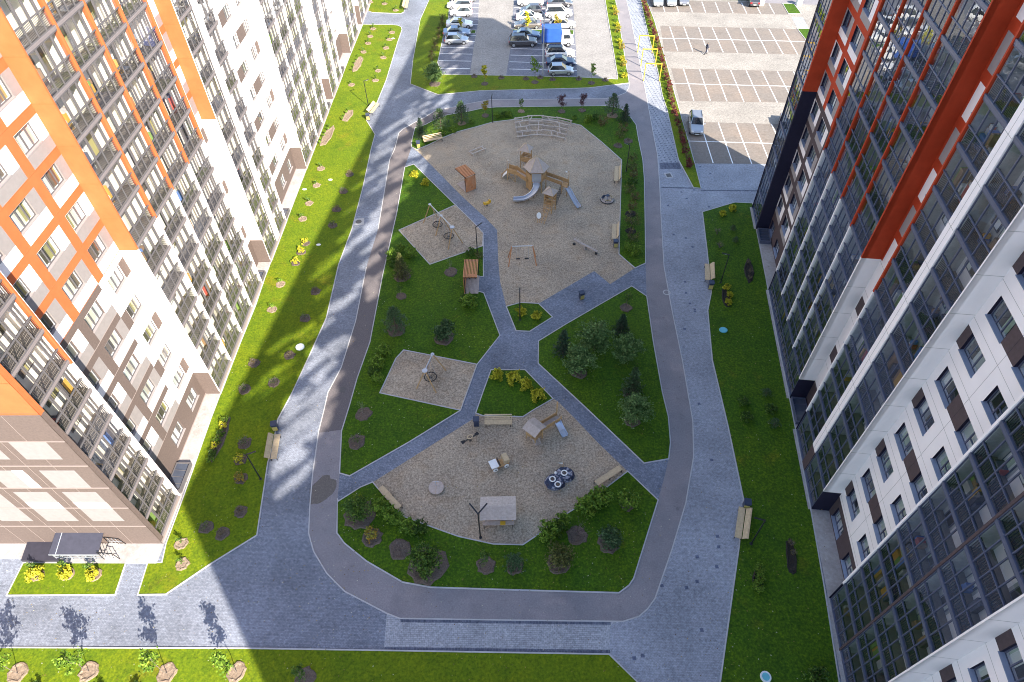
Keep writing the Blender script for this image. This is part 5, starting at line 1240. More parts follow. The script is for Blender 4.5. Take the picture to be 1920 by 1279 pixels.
lamp_arms('street_lamp', 'black lamp among the shrubs right of the playground', (1174, 321.6), 3.8, [(2.6, 0.75)])
lamp_arms('street_lamp', 'black lamp between the basket swings and the pergola', (895.4, 477), 3.8, [(0.75, 0.9)])
lamp_arms('street_lamp', 'black lamp in the small middle lawn with yellow shrubs', (974.8, 600), 3.8, [(1.55, 0.6)])
lamp_arms('street_lamp', 'black lamp at the upper bench of the right lawn', (1351, 530.5), 3.9, [(2.9, 0.75)])
lamp_arms('street_lamp', 'black lamp near the lower bench of the right lawn', (1408, 1020), 3.9, [(2.9, 0.8)])
lamp_arms('street_lamp', 'black lamp near the long wide bench on the left lawn', (489, 898.5), 3.8, [(0.3, 0.75)])
lamp_arms('double_lamp', 'black lamp with two spread arms in front of the grey-roofed shed', (901, 1008), 3.9, [(2.25, 1.0, 0.1), (0.85, 1.0, 0.1)])
lamp_arms('tall_lamp', 'tall car park lamp with two raised arms among the cars', (1017.7, 143), 9.2, [(2.4, 0.9, 0.4), (0.7, 0.9, 0.4)], None, 0.09, M_STEELP)
# --- benches
def bench(label, a, b, kind, flip=1, group='park benches'):
    """a, b: ends of the bench on the ground"""
    A, B = P(*a), P(*b); c = (A + B) / 2; L = max(1.4, (B - A).length)
    o = thing('bench', label, 'bench', (c.x, c.y, 0.02), ang(A, B), group); n = 5
    s = MB()
    for i in range(n):
        y = (-0.25 + 0.10 * i) * flip; s.box(-L/2, y - 0.05, 0.42, L/2, y + 0.05, 0.46, M_WOODP)
    s.build('seat', o)
    if kind != 'flat':
        k = MB(); m = 5 if kind == 'wave' else 3
        for i in range(m):
            t = i / max(1, m - 1)
            y = flip * (0.30 + (0.30 * t if kind == 'wave' else 0.12 * t)); z = 0.52 + (0.26 * math.sin(t * 1.6) if kind == 'wave' else 0.36 * t)
            k.beam((-L/2, y, z), (L/2, y, z), 0.10, 0.035, M_WOODP, up=(0, -flip * 0.7, 0.7))
        k.build('backrest', o)
    for x in (-L/2 + 0.12, L/2 - 0.12) if kind != 'flat' else (-L/2 + 0.05, 0, L/2 - 0.05):
        l = MB()
        for y in (-0.25, 0.22): l.beam((x, y * flip, 0), (x, y * flip, 0.42), 0.05, 0.06, M_BLACK)
        l.beam((x, -0.28 * flip, 0.40), (x, 0.28 * flip, 0.40), 0.05, 0.04, M_BLACK)
        if kind == 'back': l.beam((x, 0.26 * flip, 0.40), (x, 0.50 * flip, 0.92), 0.05, 0.05, M_BLACK)
        if kind == 'wave': l.beam((x, 0.26 * flip, 0.40), (x, 0.58 * flip, 0.74), 0.05, 0.05, M_BLACK)
        l.build('leg', o)
    return o
bench('long wide bench at the left plaza edge below its bin', (514.5, 866), (522, 820), 'wave', 1)
bench('wide bench at the lower right walkway edge by the lamp', (1382, 1014), (1390, 957), 'wave', -1)
bench('wide bench at the upper right lawn edge', (1326, 531), (1325, 501), 'wave', -1)
bench('sunlit bench by the far end of the left lawn', (696, 217), (709, 200), 'wave', 1)
bench('slatted bench under the pines at the north sand edge', (795, 270), (830, 263), 'back', 1)
bench('slatted bench above the south sand beside a dark bin', (909, 796), (960, 796), 'back', 1)
bench('backless slatted bench on the left of the south sand', (716, 918), (751, 957), 'flat', 1)
bench('backless slatted bench on the right of the south sand', (1116, 911), (1162, 881), 'flat', 1)
bench('slatted bench at the right playground kerb beside the lamp', (1155.5, 345), (1156.5, 318), 'back', -1)
bench('slatted bench at the right playground kerb with a bin below', (1151, 454), (1152.5, 426), 'back', -1)
bench('bench on the small top lawn at the picture edge', (761, 20), (765, 3), 'wave', 1)
def bin_(label, x, y, rot, wood=True):
    p = P(x, y); o = thing('litter_bin', label, 'litter bin', (p.x, p.y, 0.02), rot, 'litter bins')
    b = MB(); b.box(-0.22, -0.22, 0.05, 0.22, 0.22, 0.82, M_BINBLUE); b.box(-0.18, -0.18, 0, 0.18, 0.18, 0.05, M_BLACK); b.build('body', o)
    w = MB()
    for i in range(4): w.box(-0.21 + i * 0.107, -0.245, 0.1, -0.21 + i * 0.107 + 0.095, -0.222, 0.62, M_BINWOOD if wood else M_BINBLUE)
    w.build('front_panel', o)
    t = MB(); t.box(-0.27, -0.27, 0.86, 0.27, 0.27, 0.93, M_BINBLUE)
    for x_ in (-0.2, 0.2): t.box(x_ - 0.02, -0.2, 0.82, x_ + 0.02, 0.2, 0.87, M_BLACK)
    t.build('lid', o)
bin_('dark bin with yellow front at the head of the long left bench', 518, 805, 0.2)
bin_('dark bin with yellow front above the lower right bench', 1397, 951, -0.2); bin_('blue-topped bin with yellow front below the upper right bench', 1331, 541, -0.1)
bin_('bin beside the sunlit far left bench', 691, 225, 0.1); bin_('dark bin at the left end of the bench under the pines', 785, 277, 0.2)
bin_('plain dark bin left of the bench above the south sand', 893.5, 797, 0.0, False); bin_('bin with yellow front below the lower right playground bench', 1153.5, 463, 0.0)
bin_('lone bin standing on the paved square by the path', 1090, 560, 0.35)
# --- yellow portal frames
def portal(label, a, b):
    A, B = P(*a), P(*b); c = (A + B) / 2; L = (B - A).length
    o = thing('portal_frame', label, 'frame', (c.x, c.y, 0), ang(A, B), 'yellow portal frames'); h = 2.75
    for s in (-1, 1):
        m = MB(); m.box(s * L/2 - 0.06, -0.06, 0, s * L/2 + 0.06, 0.06, h - 0.13, M_YEL); m.build('post', o)
    m = MB(); m.box(-L/2 - 0.06, -0.06, h - 0.13, L/2 + 0.06, 0.06, h, M_YEL); m.build('crossbar', o)
portal('farthest of three yellow frames over the sunny path', (1195.5, 98.5), (1222.5, 99)); portal('middle one of three yellow frames over the sunny path', (1201.5, 124.5), (1228, 124.5)); portal('nearest of three yellow frames over the sunny path', (1206.5, 152), (1236, 152.5))
# --- pergolas with one slatted side wall
def pergola(label, q, h, wall_side, wood):
    """q: four roof corners on the ground plan: near left, near right, far right, far left"""
    c = sum(q, Vector((0, 0, 0))) / 4; x = (q[1] - q[0]); L = x.length; D = ((q[3] - q[0]).length + (q[2] - q[1]).length) / 2
    o = thing('pergola', label, 'pergola', (c.x, c.y, 0.03), math.atan2(x.y, x.x), 'slatted timber pergolas')
    n = 10; m = MB()
    for i in range(n):
        t = -L/2 + L * (i + 0.5) / n; m.box(t - L/n*0.3, -D/2, h, t + L/n*0.3, D/2, h + 0.10, wood)
    for y in (-D/2 + 0.05, D/2 - 0.05): m.box(-L/2, y - 0.04, h - 0.10, L/2, y + 0.04, h - 0.002, M_BLACK)
    m.build('roof', o)
    w = MB(); n = 9
    for i in range(n):
        t = -D/2 + D * (i + 0.5) / n
        w.box(wall_side * (L/2 - 0.06) - 0.03, t - D/n*0.32, 0.05, wall_side * (L/2 - 0.06) + 0.03, t + D/n*0.32, h - 0.102, wood)
    w.build('side_wall', o)
    for sx in (-1, 1):
        for sy in (-1, 1):
            if sx == wall_side:
                p = MB(); p.box(sx * (L/2 - 0.14) - 0.04, sy * (D/2 - 0.05) - 0.04, 0, sx * (L/2 - 0.14) + 0.04, sy * (D/2 - 0.05) + 0.04, h - 0.101, M_BLACK); p.build('post', o)
    p = MB(); p.beam((-wall_side * (L/2 - 0.06), D/2 - 0.05, 0), (-wall_side * (L/2 - 0.06), D/2 - 0.05, h - 0.101), 0.07, 0.07, M_BLACK); p.build('post', o)
    d = MB(); n = 11
    for i in range(n):
        t = -L/2 + L * (i + 0.5) / n; d.box(t - L/n*0.42, -D/2, 0.02, t + L/n*0.42, D/2 + 0.1, 0.07, M_WOODG)
    d.build('deck', o)
    s = MB()
    for i in range(4): s.box(-L/2 + 0.3, D/2 - 0.55 + i * 0.11, 0.42, L/2 - 0.3, D/2 - 0.46 + i * 0.11, 0.46, wood)
    for sx in (-1, 1): s.box(sx * (L/2 - 0.45) - 0.03, D/2 - 0.5, 0.07, sx * (L/2 - 0.45) + 0.03, D/2 - 0.15, 0.42, M_BLACK)
    s.build('seat', o)
pergola('red-brown slatted pergola on the sand left of the play tower', [P(853.4, 317, 2.2), P(872.8, 334.4, 2.2), P(891.6, 327, 2.2), P(871.5, 308.3, 2.2)], 2.2, 1, M_WOODO)
pergola('orange slatted pergola on the west lawn beside the paved path', [P(868.8, 521, 2.3), P(896.3, 521, 2.3), P(896.3, 488, 2.3), P(868.8, 488, 2.3)], 2.3, -1, M_WOODO)
# --- the big play tower
PT0 = P(1005, 353); pt = thing('play_tower', 'large timber play tower with hexagonal roof, bridges and steel slides', 'play tower', (PT0.x, PT0.y, 0.018))
def rel(x, y, z=0.0): p = P(x, y, z); return Vector((p.x - PT0.x, p.y - PT0.y, z))
def roofcone(par, c, n, r, z0, z1, rot, m):
    mb = MB(); pts = [c + Vector((r * math.cos(rot + 2*PI*i/n), r * math.sin(rot + 2*PI*i/n), 0)) for i in range(n)]
    for i in range(n):
        a, b = pts[i], pts[(i+1) % n]
        for k in range(5):                        # boards lie over each other
            f0, f1 = k / 5, (k + 1) / 5; zz = 0.025
            q = [a.lerp(c, f0), b.lerp(c, f0), b.lerp(c, f1), a.lerp(c, f1)]; zs = [z0 + (z1 - z0) * f0 + zz] * 2 + [z0 + (z1 - z0) * f1] * 2
            mb.face([(p.x, p.y, z) for p, z in zip(q, zs)], m)
            mb.face([(q[0].x, q[0].y, zs[0] - zz), (q[1].x, q[1].y, zs[0] - zz), (q[1].x, q[1].y, zs[0]), (q[0].x, q[0].y, zs[0])], m)
        mb.beam((a.x, a.y, z0 + 0.04), (c.x, c.y, z1 + 0.03), 0.05, 0.03, M_WOODP)
    mb.face([(p.x, p.y, z0 - 0.01) for p in pts][::-1], M_WOOD)
    mb.tube((c.x, c.y, z1), (c.x, c.y, z1 + 0.16), 0.03, 0.015, 6, M_BLACK); return mb.build('roof', par)
def posts(par, c, n, r, z, rot, m, w=0.11):
    for i in range(n):
        x, y = c.x + r * math.cos(rot + 2*PI*i/n), c.y + r * math.sin(rot + 2*PI*i/n)
        p = MB(); p.box(x - w/2, y - w/2, 0, x + w/2, y + w/2, z, m); p.build('post', par)
def panel(par, a, b, z0, z1, m, gap=0.0, nm='railing', n=4):
    mb = MB()
    for i in range(n):
        h = (z1 - z0) / n; mb.beam(Vector(a) + Vector((0, 0, z0 + h * (i + 0.5))), Vector(b) + Vector((0, 0, z0 + h * (i + 0.5))), 0.05, h * (1 - gap), m)
    return mb.build(nm, par)
c0 = Vector((0, 0, 0)); HR = PI / 6
roofcone(pt, c0, 6, 1.62, 3.05, 4.55, 0.0, M_WOODG); posts(pt, c0, 6, 1.2, 3.08, 0.0, M_WOOD)
pf = MB(); pf.prism([(1.3 * math.cos(i*PI/3), 1.3 * math.sin(i*PI/3)) for i in range(6)], 1.55, 1.65, M_WOOD); pf.build('platform', pt)
hexp = [Vector((1.2 * math.cos(i*PI/3), 1.2 * math.sin(i*PI/3), 0)) for i in range(6)]
for i in (1, 2, 3, 5): panel(pt, hexp[i], hexp[(i+1) % 6], 1.7, 2.45, M_WOOD, 0.12)
for i in (2, 3): panel(pt, hexp[i], hexp[(i+1) % 6], 0.2, 1.5, M_WOOD, 0.25, 'climbing_wall', 6)
fp = MB(); fp.box(-0.55, -1.12, 1.66, 0.55, -1.06, 2.75, M_STEELP); fp.build('slide_board', pt)
def slide(par, pts, w, nm='slide', hs=0.22):
    mb = MB()
    for i in range(len(pts) - 1):
        a, b = pts[i], pts[i+1]
        def side(p, q0, q1):
            d = (q1 - q0); d.z = 0
            if d.length < 1e-6: d = Vector((0, -1, 0))
            d.normalize(); return Vector((-d.y, d.x, 0))
        n0 = side(a, pts[max(0, i-1)], pts[i+1]) * (w/2); n1 = side(b, pts[i], pts[min(len(pts)-1, i+2)]) * (w/2); up = Vector((0, 0, hs))
        mb.face([a - n0, b - n1, b + n1, a + n0][::-1], M_STEEL)
        for s in (-1, 1):
            o0, o1 = a + n0 * s, b + n1 * s; e0, e1 = a + n0 * s * 1.16, b + n1 * s * 1.16
            mb.face([o0, o1, o1 + up, o0 + up], M_STEEL); mb.face([e0, e1, e1 + up, e0 + up], M_STEEL); mb.face([o0 + up, o1 + up, e1 + up, e0 + up], M_STEEL)
        mb.face([a - n0 * 1.16, b - n1 * 1.16, b + n1 * 1.16, a + n0 * 1.16], M_STEELP)
    o = mb.build(nm, par); return o
def smooth(pts, n=4):
    out = []
    for i in range(len(pts) - 1):
        p0, p1, p2, p3 = pts[max(0, i-1)], pts[i], pts[i+1], pts[min(len(pts)-1, i+2)]
        for k in range(n):
            t = k / n; out.append(0.5 * ((2*p1) + (p2-p0)*t + (2*p0-5*p1+4*p2-p3)*t*t + (3*p1-p0-3*p2+p3)*t*t*t))
    out.append(pts[-1]); return out
sl = smooth([rel(1005, 339, 1.70), rel(1006, 348, 1.45), rel(1003, 357, 1.10), rel(996, 366, 0.70), rel(984, 373, 0.40), rel(972, 375, 0.27), rel(962.5, 375, 0.25)])
slide(pt, sl, 0.62)
sg = MB(); 
for i in (6, 10, 14, 18): sg.tube(sl[i] + Vector((0, 0, -0.02)), (sl[i].x + 0.05, sl[i].y + 0.1, 0), 0.03, 0.03, 5, M_BLACK)
sg.build('slide_leg', pt)
# north-west little tower
c2 = rel(986, 321); roofcone(pt, c2, 4, 1.05, 3.2, 4.0, 0.35, M_WOODG); posts(pt, c2, 4, 0.75, 3.23, 0.35, M_WOOD, 0.09)
q4 = [c2 + Vector((0.72 * math.cos(0.35 + i*PI/2), 0.72 * math.sin(0.35 + i*PI/2), 0)) for i in range(4)]
pf = MB(); pf.prism([(p.x, p.y) for p in q4], 1.62, 1.7, M_WOOD); pf.build('platform', pt)
for i in (0, 1, 2): panel(pt, q4[i], q4[(i+1) % 4], 1.75, 2.35, M_WOOD, 0.3, n=3)
br1 = MB()
for i in range(9):
    t = (i + 0.5) / 9; p = c2.lerp(hexp[2], t); br1.box(p.x - 0.45, p.y - 0.09, 1.45, p.x + 0.45, p.y + 0.09, 1.51, M_WOODG)
br1.build('bridge', pt)
# western walkway with ramp and flag
w1, w2 = rel(951.5, 337.7), rel(966, 341.7); w3 = w1 + Vector((0.25, 0.95, 0)); w4 = w2 + Vector((0.25, 0.95, 0))
for p in (w1, w2, w3, w4):
    m = MB(); m.box(p.x - 0.05, p.y - 0.05, 0, p.x + 0.05, p.y + 0.05, 1.75, M_WOOD); m.build('post', pt)
pf = MB(); pf.prism([(p.x, p.y) for p in (w1, w2, w4, w3)], 1.05, 1.13, M_WOOD); pf.build('platform', pt)
panel(pt, w1, w2, 1.15, 1.65, M_WOOD, 0.12, n=3); panel(pt, w3, w4, 1.15, 1.65, M_WOOD, 0.12, n=3)
h3 = hexp[3]; panel(pt, w2, h3 + Vector((0, -0.4, 0)), 1.2, 1.75, M_WOOD, 0.12, n=3); panel(pt, w4, h3 + Vector((0.1, 0.5, 0)), 1.2, 1.75, M_WOOD, 0.12, n=3)
m = MB(); m.raw([tuple(w2 + Vector((0, 0, 1.08))), tuple(h3 + Vector((0, -0.4, 1.5))), tuple(h3 + Vector((0.1, 0.5, 1.5))), tuple(w4 + Vector((0, 0, 1.08)))], [(0, 1, 2, 3)], M_WOODG); m.build('bridge', pt)
m = MB(); m.tube(w1 + Vector((0, 0, 1.7)), w1 + Vector((0, 0, 2.95)), 0.04, 0.03, 6, M_WOOD); m.raw([tuple(w1 + Vector((0, 0, 2.95))), tuple(w1 + Vector((0, 0, 2.65))), tuple(w1 + Vector((0.35, 0.05, 2.8)))], [(0, 1, 2), (2, 1, 0)], M_WHITEP); m.build('flag_pole', pt)
rb = [rel(941, 335), rel(944, 329)]; m = MB(); m.raw([tuple(rb[0] + Vector((0, 0, 0.1))), tuple(w1 + Vector((0, 0, 1.05))), tuple(w3 + Vector((0, 0, 1.05))), tuple(rb[0] + Vector((0.25, 0.95, 0.1)))], [(0, 1, 2, 3)], M_WHITEP)
m.beam(rb[0] + Vector((0, 0, 0.6)), w1 + Vector((0, 0, 1.6)), 0.06, 0.1, M_WOOD); m.beam(rb[0], rb[0] + Vector((0, 0, 0.75)), 0.08, 0.08, M_WOOD); m.build('ramp', pt)
xb = MB(); xb.beam(w1, w2 + Vector((0, 0, 1)), 0.05, 0.05, M_WOOD); xb.beam(w2, w1 + Vector((0, 0, 1)), 0.05, 0.05, M_WOOD); xb.build('cross_brace', pt)
# eastern bridge, little slide and net
e1, e2 = rel(1052, 364), rel(1062, 368); e3, e4_ = e1 + Vector((0.25, 0.9, 0)), e2 + Vector((0.25, 0.9, 0))
for p in (e1, e2, e3, e4_):
    m = MB(); m.box(p.x - 0.05, p.y - 0.05, 0, p.x + 0.05, p.y + 0.05, 1.75, M_WOOD); m.build('post', pt)
pf = MB(); pf.prism([(p.x, p.y) for p in (e1, e2, e4_, e3)], 1.12, 1.2, M_WOOD); pf.build('platform', pt)
h0 = hexp[0]
panel(pt, h0 + Vector((-0.2, -0.45, 0.35)), e1, 1.25, 1.75, M_WOOD, 0.1, n=3); panel(pt, h0 + Vector((-0.1, 0.45, 0.35)), e3, 1.25, 1.75, M_WOOD, 0.1, n=3); panel(pt, e3, e4_, 1.25, 1.75, M_WOOD, 0.1, n=3)
m = MB(); m.raw([tuple(h0 + Vector((-0.2, -0.45, 1.55))), tuple(e1 + Vector((0, 0, 1.16))), tuple(e3 + Vector((0, 0, 1.16))), tuple(h0 + Vector((-0.1, 0.45, 1.55)))], [(0, 1, 2, 3)], M_WOODG); m.build('bridge', pt)
m = MB(); m.path([e4_ + Vector((0, 0, 1.7)), e4_ + Vector((0, 0, 2.75)), e4_ + Vector((-0.12, 0, 2.86)), e4_ + Vector((-0.3, 0, 2.84))], 0.035, 6, M_WOOD); m.box(e4_.x - 0.42, e4_.y - 0.06, 2.78, e4_.x - 0.2, e4_.y + 0.06, 2.9, M_WHITEP); m.build('periscope', pt)
slide(pt, smooth([rel(1062.5, 353, 1.20), rel(1067, 359, 1.05), rel(1075, 374, 0.55), rel(1081, 384, 0.28), rel(1085, 389.5, 0.25)], 3), 0.5)
# front little tower with ladder
c3 = rel(1030.5, 395); roofcone(pt, c3, 4, 1.02, 2.65, 3.25, 0.25, M_WOODG); posts(pt, c3, 4, 0.72, 2.68, 0.25, M_WOOD, 0.09)
q4 = [c3 + Vector((0.72 * math.cos(0.25 + i*PI/2), 0.72 * math.sin(0.25 + i*PI/2), 0)) for i in range(4)]
for z in (0.5, 0.95, 1.4, 1.9, 2.3):
    m = MB(); m.beam(q4[2] + Vector((0, 0, z)), q4[3] + Vector((0, 0, z)), 0.05, 0.07, M_WOOD); m.beam(q4[3] + Vector((0, 0, z)), q4[0] + Vector((0, 0, z)), 0.05, 0.07, M_WOOD); m.build('rung', pt)
pf = MB(); pf.prism([(p.x, p.y) for p in q4], 1.1, 1.18, M_WOOD); pf.build('platform', pt)
panel(pt, q4[0], q4[1], 1.3, 2.2, M_WOOD, 0.1, n=4); panel(pt, q4[1], q4[2], 1.3, 2.2, M_WOOD, 0.1, n=4)
nt_ = MB(); A0, A1 = q4[0] + Vector((0, 0, 1.9)), e1 + Vector((0, 0, 1.6)); B0, B1 = q4[0] + Vector((0, 0, 0.3)), e1 + Vector((0, 0, 0.2))
for i in range(8): t = i / 7; nt_.tube(A0.lerp(A1, t), B0.lerp(B1, t), 0.014, 0.014, 4, M_ROPE)
for i in range(6): t = i / 5; nt_.tube(A0.lerp(B0, t), A1.lerp(B1, t), 0.014, 0.014, 4, M_ROPE)
nt_.build('climbing_net', pt)
l = MB(); b0, b1 = rel(1015, 419), rel(1020, 421); t0 = q4[2].lerp(q4[3], 0.3) + Vector((0, 0, 1.1)); t1 = q4[2].lerp(q4[3], 0.8) + Vector((0, 0, 1.1))
l.beam(b0, t0, 0.06, 0.07, M_WOOD); l.beam(b1, t1, 0.06, 0.07, M_WOOD)
for i in range(1, 5): l.beam(b0.lerp(t0, i/5), b1.lerp(t1, i/5), 0.05, 0.05, M_WOOD)
l.build('ladder', pt)
sgn = P(1010, 418); o = thing('round_sign_board', 'white round board on two short posts before the play tower', 'sign board', (sgn.x, sgn.y, 0.018))
m = MB(); 
for s in (-0.12, 0.12): m.tube((s, 0.03, 0), (s, 0.03, 0.9), 0.035, 0.03, 6, M_WOOD)
m.build('post', o)
m = MB(); m.lathe([(0.30, -0.03), (0.33, 0.0), (0.30, 0.03)], 20, (0, 0, 0), M_WHITEP); q = m.build('disc', o); q.rotation_euler = (1.15, 0, 0); q.location = (0, -0.03, 1.05); q.scale = (0.8, 1.15, 1)
# --- log climbing terrace
lt0 = P(1020, 243); o = thing('log_terrace', 'bleached log climbing terrace curving along the top of the sand', 'climbing frame', (lt0.x, lt0.y, 0.018))
rows = [[(966, 230), (991, 226), (1017, 225.5), (1045, 229), (1070, 235)], [(967, 237), (992, 233), (1018, 232.5), (1043, 236), (1067, 242)], [(968, 244.5), (993, 241), (1017, 240.5), (1041, 243.5), (1064, 249)],
        [(970, 252), (994, 249), (1017, 248.5), (1039, 251), (1061, 256.5)], [(971, 259), (995, 257), (1016, 256), (1037, 258), (1058, 263)]]
def lrel(a, z): p = P(*a); return Vector((p.x - lt0.x, p.y - lt0.y, z))
for i, rw in enumerate(rows):
    zz = 0.62 - 0.10 * i
    for j in range(4):
        m = MB(); a, b = lrel(rw[j], zz + 0.07 * ((i + j) % 2)), lrel(rw[j+1], zz + 0.07 * ((i + j) % 2)); e = (b - a).normalized() * 0.18
        m.tube(a - e, b + e, 0.085, 0.075, 8, M_LOG); m.build('log', o)
    for j in range(5):
        m = MB(); a = lrel(rw[j], 0); m.tube(a, a + Vector((0, 0, zz + 0.12)), 0.09, 0.08, 8, M_LOG); m.build('stump', o)
rlg = random.Random(3)
for i in range(4):
    for j in range(4):
        if rlg.random() < 0.75:
            f = rlg.uniform(0.2, 0.8); a = lrel(rows[i][j], 0.6 - 0.1 * i).lerp(lrel(rows[i][j+1], 0.6 - 0.1 * i), f); b = lrel(rows[i+1][j], 0.5 - 0.1 * i).lerp(lrel(rows[i+1][j+1], 0.5 - 0.1 * i), f + rlg.uniform(-0.2, 0.2))
            m = MB(); m.tube(a, b, 0.07, 0.06, 7, M_LOG); m.build('cross_log', o)
        if rlg.random() < 0.6:
            a, b = lrel(rows[i][j], 0.36 - 0.05 * i), lrel(rows[i][j+1], 0.36 - 0.05 * i); m = MB(); m.tube(a, b, 0.07, 0.07, 7, M_LOG); m.build('log', o)
# --- swings
def aframe(par, a, spread, dirv, h, m, lean=0.0):
    n = Vector((-dirv.y, dirv.x, 0))
    for s in (-1, 1):
        q = MB(); q.tube(a + n * (spread * s) - dirv * lean, a + Vector((0, 0, h)), 0.06, 0.05, 7, m); q.build('leg', par)
def basket_swing(label, tops, h, seats, spread=0.95):
    A, B = P(tops[0][0], tops[0][1], h), P(tops[-1][0], tops[-1][1], h); c = (A + B) / 2; c.z = 0
    o = thing('basket_swing', label, 'swing', (c.x, c.y, GZ + 0.012)); T = [P(x, y, h) - c for x, y in tops]
    d = (T[-1] - T[0]); d.z = 0; d.normalize()
    for i, t in enumerate(T):
        lean = (0.35 if i == 0 else -0.35 if i == len(T) - 1 else 0); aframe(o, Vector((t.x, t.y, 0)), spread, d, h, M_WOOD, lean)
        k = MB(); k.lathe([(0.17, h - 0.03), (0.17, h + 0.03)] if i != len(T) - 1 else [(0.24, h - 0.02), (0.25, h + 0.05), (0.0, h + 0.06)], 16, (t.x, t.y, 0), M_STEELP); k.build('joint_cap', o)
    b = MB(); b.tube(T[0] + Vector((0, 0, 0.02)), T[-1] + Vector((0, 0, 0.02)), 0.055, 0.055, 8, M_STEELP); b.build('crossbar', o)
    for i in range(len(T) - 1):
        m = T[i].lerp(T[i+1], seats[i]); sm = MB(); cz = 0.5; R0 = 0.55
        ring = [Vector((m.x + R0 * math.cos(2*PI*k/20), m.y + R0 * math.sin(2*PI*k/20), cz)) for k in range(21)]
        sm.path(ring, 0.05, 6, M_RUBBER, False)
        for k in range(10):
            a = 2*PI*k/10; sm.tube((m.x, m.y, cz - 0.08), (m.x + R0 * math.cos(a), m.y + R0 * math.sin(a), cz), 0.014, 0.014, 4, M_ROPE, False)
        for rr0 in (0.18, 0.36): sm.path([Vector((m.x + rr0 * math.cos(2*PI*k/14), m.y + rr0 * math.sin(2*PI*k/14), cz - 0.05)) for k in range(15)], 0.014, 4, M_ROPE, False)
        sm.lathe([(0.10, cz - 0.09), (0.10, cz - 0.05)], 10, (m.x, m.y, 0), M_RUBBER); st = sm.build('basket_seat', o)
        ch = MB()
        for s in (-1, 1):
            top = m + d * (s * 0.45); top.z = h
            for q in (-1, 1):
                a = math.atan2(d.y, d.x) + (0 if s > 0 else PI) + q * 0.6; ch.tube(top, (m.x + R0 * math.cos(a), m.y + R0 * math.sin(a), cz), 0.012, 0.012, 4, M_STEELP, False)
        ch.build('chain', st)
basket_swing('double basket swing on three timber trestles on the upper sand square', [(806, 384), (827, 405), (848, 427)], 2.45, [0.55, 0.55])
basket_swing('single basket swing on the lower sand square', [(811, 665), (796.5, 696)], 2.45, [0.55])
A, B = P(959.6, 462.3, 2.2), P(998.7, 461, 2.2); c = (A + B) / 2; c.z = 0
o = thing('swing', 'swing with two black flat seats on the playground sand', 'swing', (c.x, c.y, 0.018)); d = (B - A); d.z = 0; d.normalize()
for t, ln in ((A - c, 0.4), (B - c, -0.4)): aframe(o, Vector((t.x, t.y, 0)), 0.75, d, 2.2, M_WOODO, ln)
m = MB(); m.tube(A - c, B - c, 0.05, 0.05, 8, M_STEELP); m.build('crossbar', o)
for f in (0.3, 0.72):
    s = (A - c).lerp(B - c, f); m = MB(); m.box(s.x - 0.23, s.y - 0.1, 0.42, s.x + 0.23, s.y + 0.1, 0.46, M_RUBBER); st = m.build('seat', o)
    ch = MB()
    for k in (-0.2, 0.2): ch.tube((s.x + k, s.y, 2.2), (s.x + k, s.y, 0.46), 0.01, 0.01, 4, M_STEELP, False)
    ch.build('chain', st)
A, B = P(1075, 458, 0), P(1119, 477, 0); c = (A + B) / 2; L = (B - A).length
o = thing('seesaw', 'grey plank seesaw with handles at both ends', 'seesaw', (c.x, c.y, 0.018), ang(A, B))
m = MB(); m.beam((-L/2, 0, 0.72), (L/2, 0, 0.38), 0.24, 0.12, M_WOODG); m.build('plank', o)
m = MB(); m.box(-0.12, -0.2, 0, 0.12, 0.2, 0.46, M_WOODG); m.build('support', o)
for s in (-1, 1):
    for k in range(3):
        m = MB(); x = s * (L/2 - 0.25 - 0.28 * k); z = 0.55 - 0.17 * 2 * x / L + 0.06
        m.path([(x, -0.2, z + 0.02), (x, -0.2, z + 0.2), (x, 0.2, z + 0.2), (x, 0.2, z + 0.02)], 0.018, 5, M_LOG); m.build('handle', o)
    m = MB(); m.lathe([(0.16, 0), (0.16, 0.14)], 10, (s * (L/2 - 0.1), 0, 0.0), M_RUBBER); m.build('buffer', o)
# balance beam of two thin logs, spring toy, carousels
A, B = P(881, 290), P(908, 279); c = (A + B) / 2; L = (B - A).length
o = thing('balance_beam', 'two pale parallel balance logs left on the upper sand', 'balance beam', (c.x, c.y, 0.018), ang(A, B))
for y in (-0.45, 0.25):
    m = MB(); m.tube((-L/2, y, 0.28), (L/2, y, 0.30), 0.06, 0.06, 8, M_LOG); m.build('log', o)
for x in (-L/2 + 0.2, L/2 - 0.2):
    m = MB(); m.box(x - 0.05, -0.5, 0, x + 0.05, 0.3, 0.23, M_LOG); m.build('foot', o)
p = P(913, 387); o = thing('spring_rider', 'small yellow spring rider alone on the sand', 'spring rider', (p.x, p.y, 0.018), 0.4)
m = MB(); m.path([Vector((0.09 * math.cos(k * 0.7), 0.09 * math.sin(k * 0.7), 0.012 * k)) for k in range(30)], 0.018, 5, M_BLACK); m.build('spring', o)
m = MB(); m.extrude_y([(-0.42, 0.38), (-0.2, 0.36), (0.25, 0.36), (0.46, 0.5), (0.5, 0.78), (0.34, 0.86), (0.26, 0.62), (-0.1, 0.56), (-0.38, 0.66)], -0.16, 0.16, M_YEL); m.build('body', o)
m = MB(); m.tube((0.3, -0.26, 0.7), (0.3, 0.26, 0.7), 0.02, 0.02, 6, M_BLACK); m.build('handle', o)
p = P(1138.5, 376); o = thing('carousel', 'round playground carousel with seats on the upper sand', 'carousel', (p.x, p.y, 0.018))
m = MB(); m.lathe([(0.80, 0.03), (0.84, 0.08), (0.82, 0.12), (0.76, 0.125)], 24, (0, 0, 0), M_BLACK); m.lathe([(0.76, 0.125), (0.0, 0.135)], 24, (0, 0, 0), M_WOODG); m.build('platform', o)
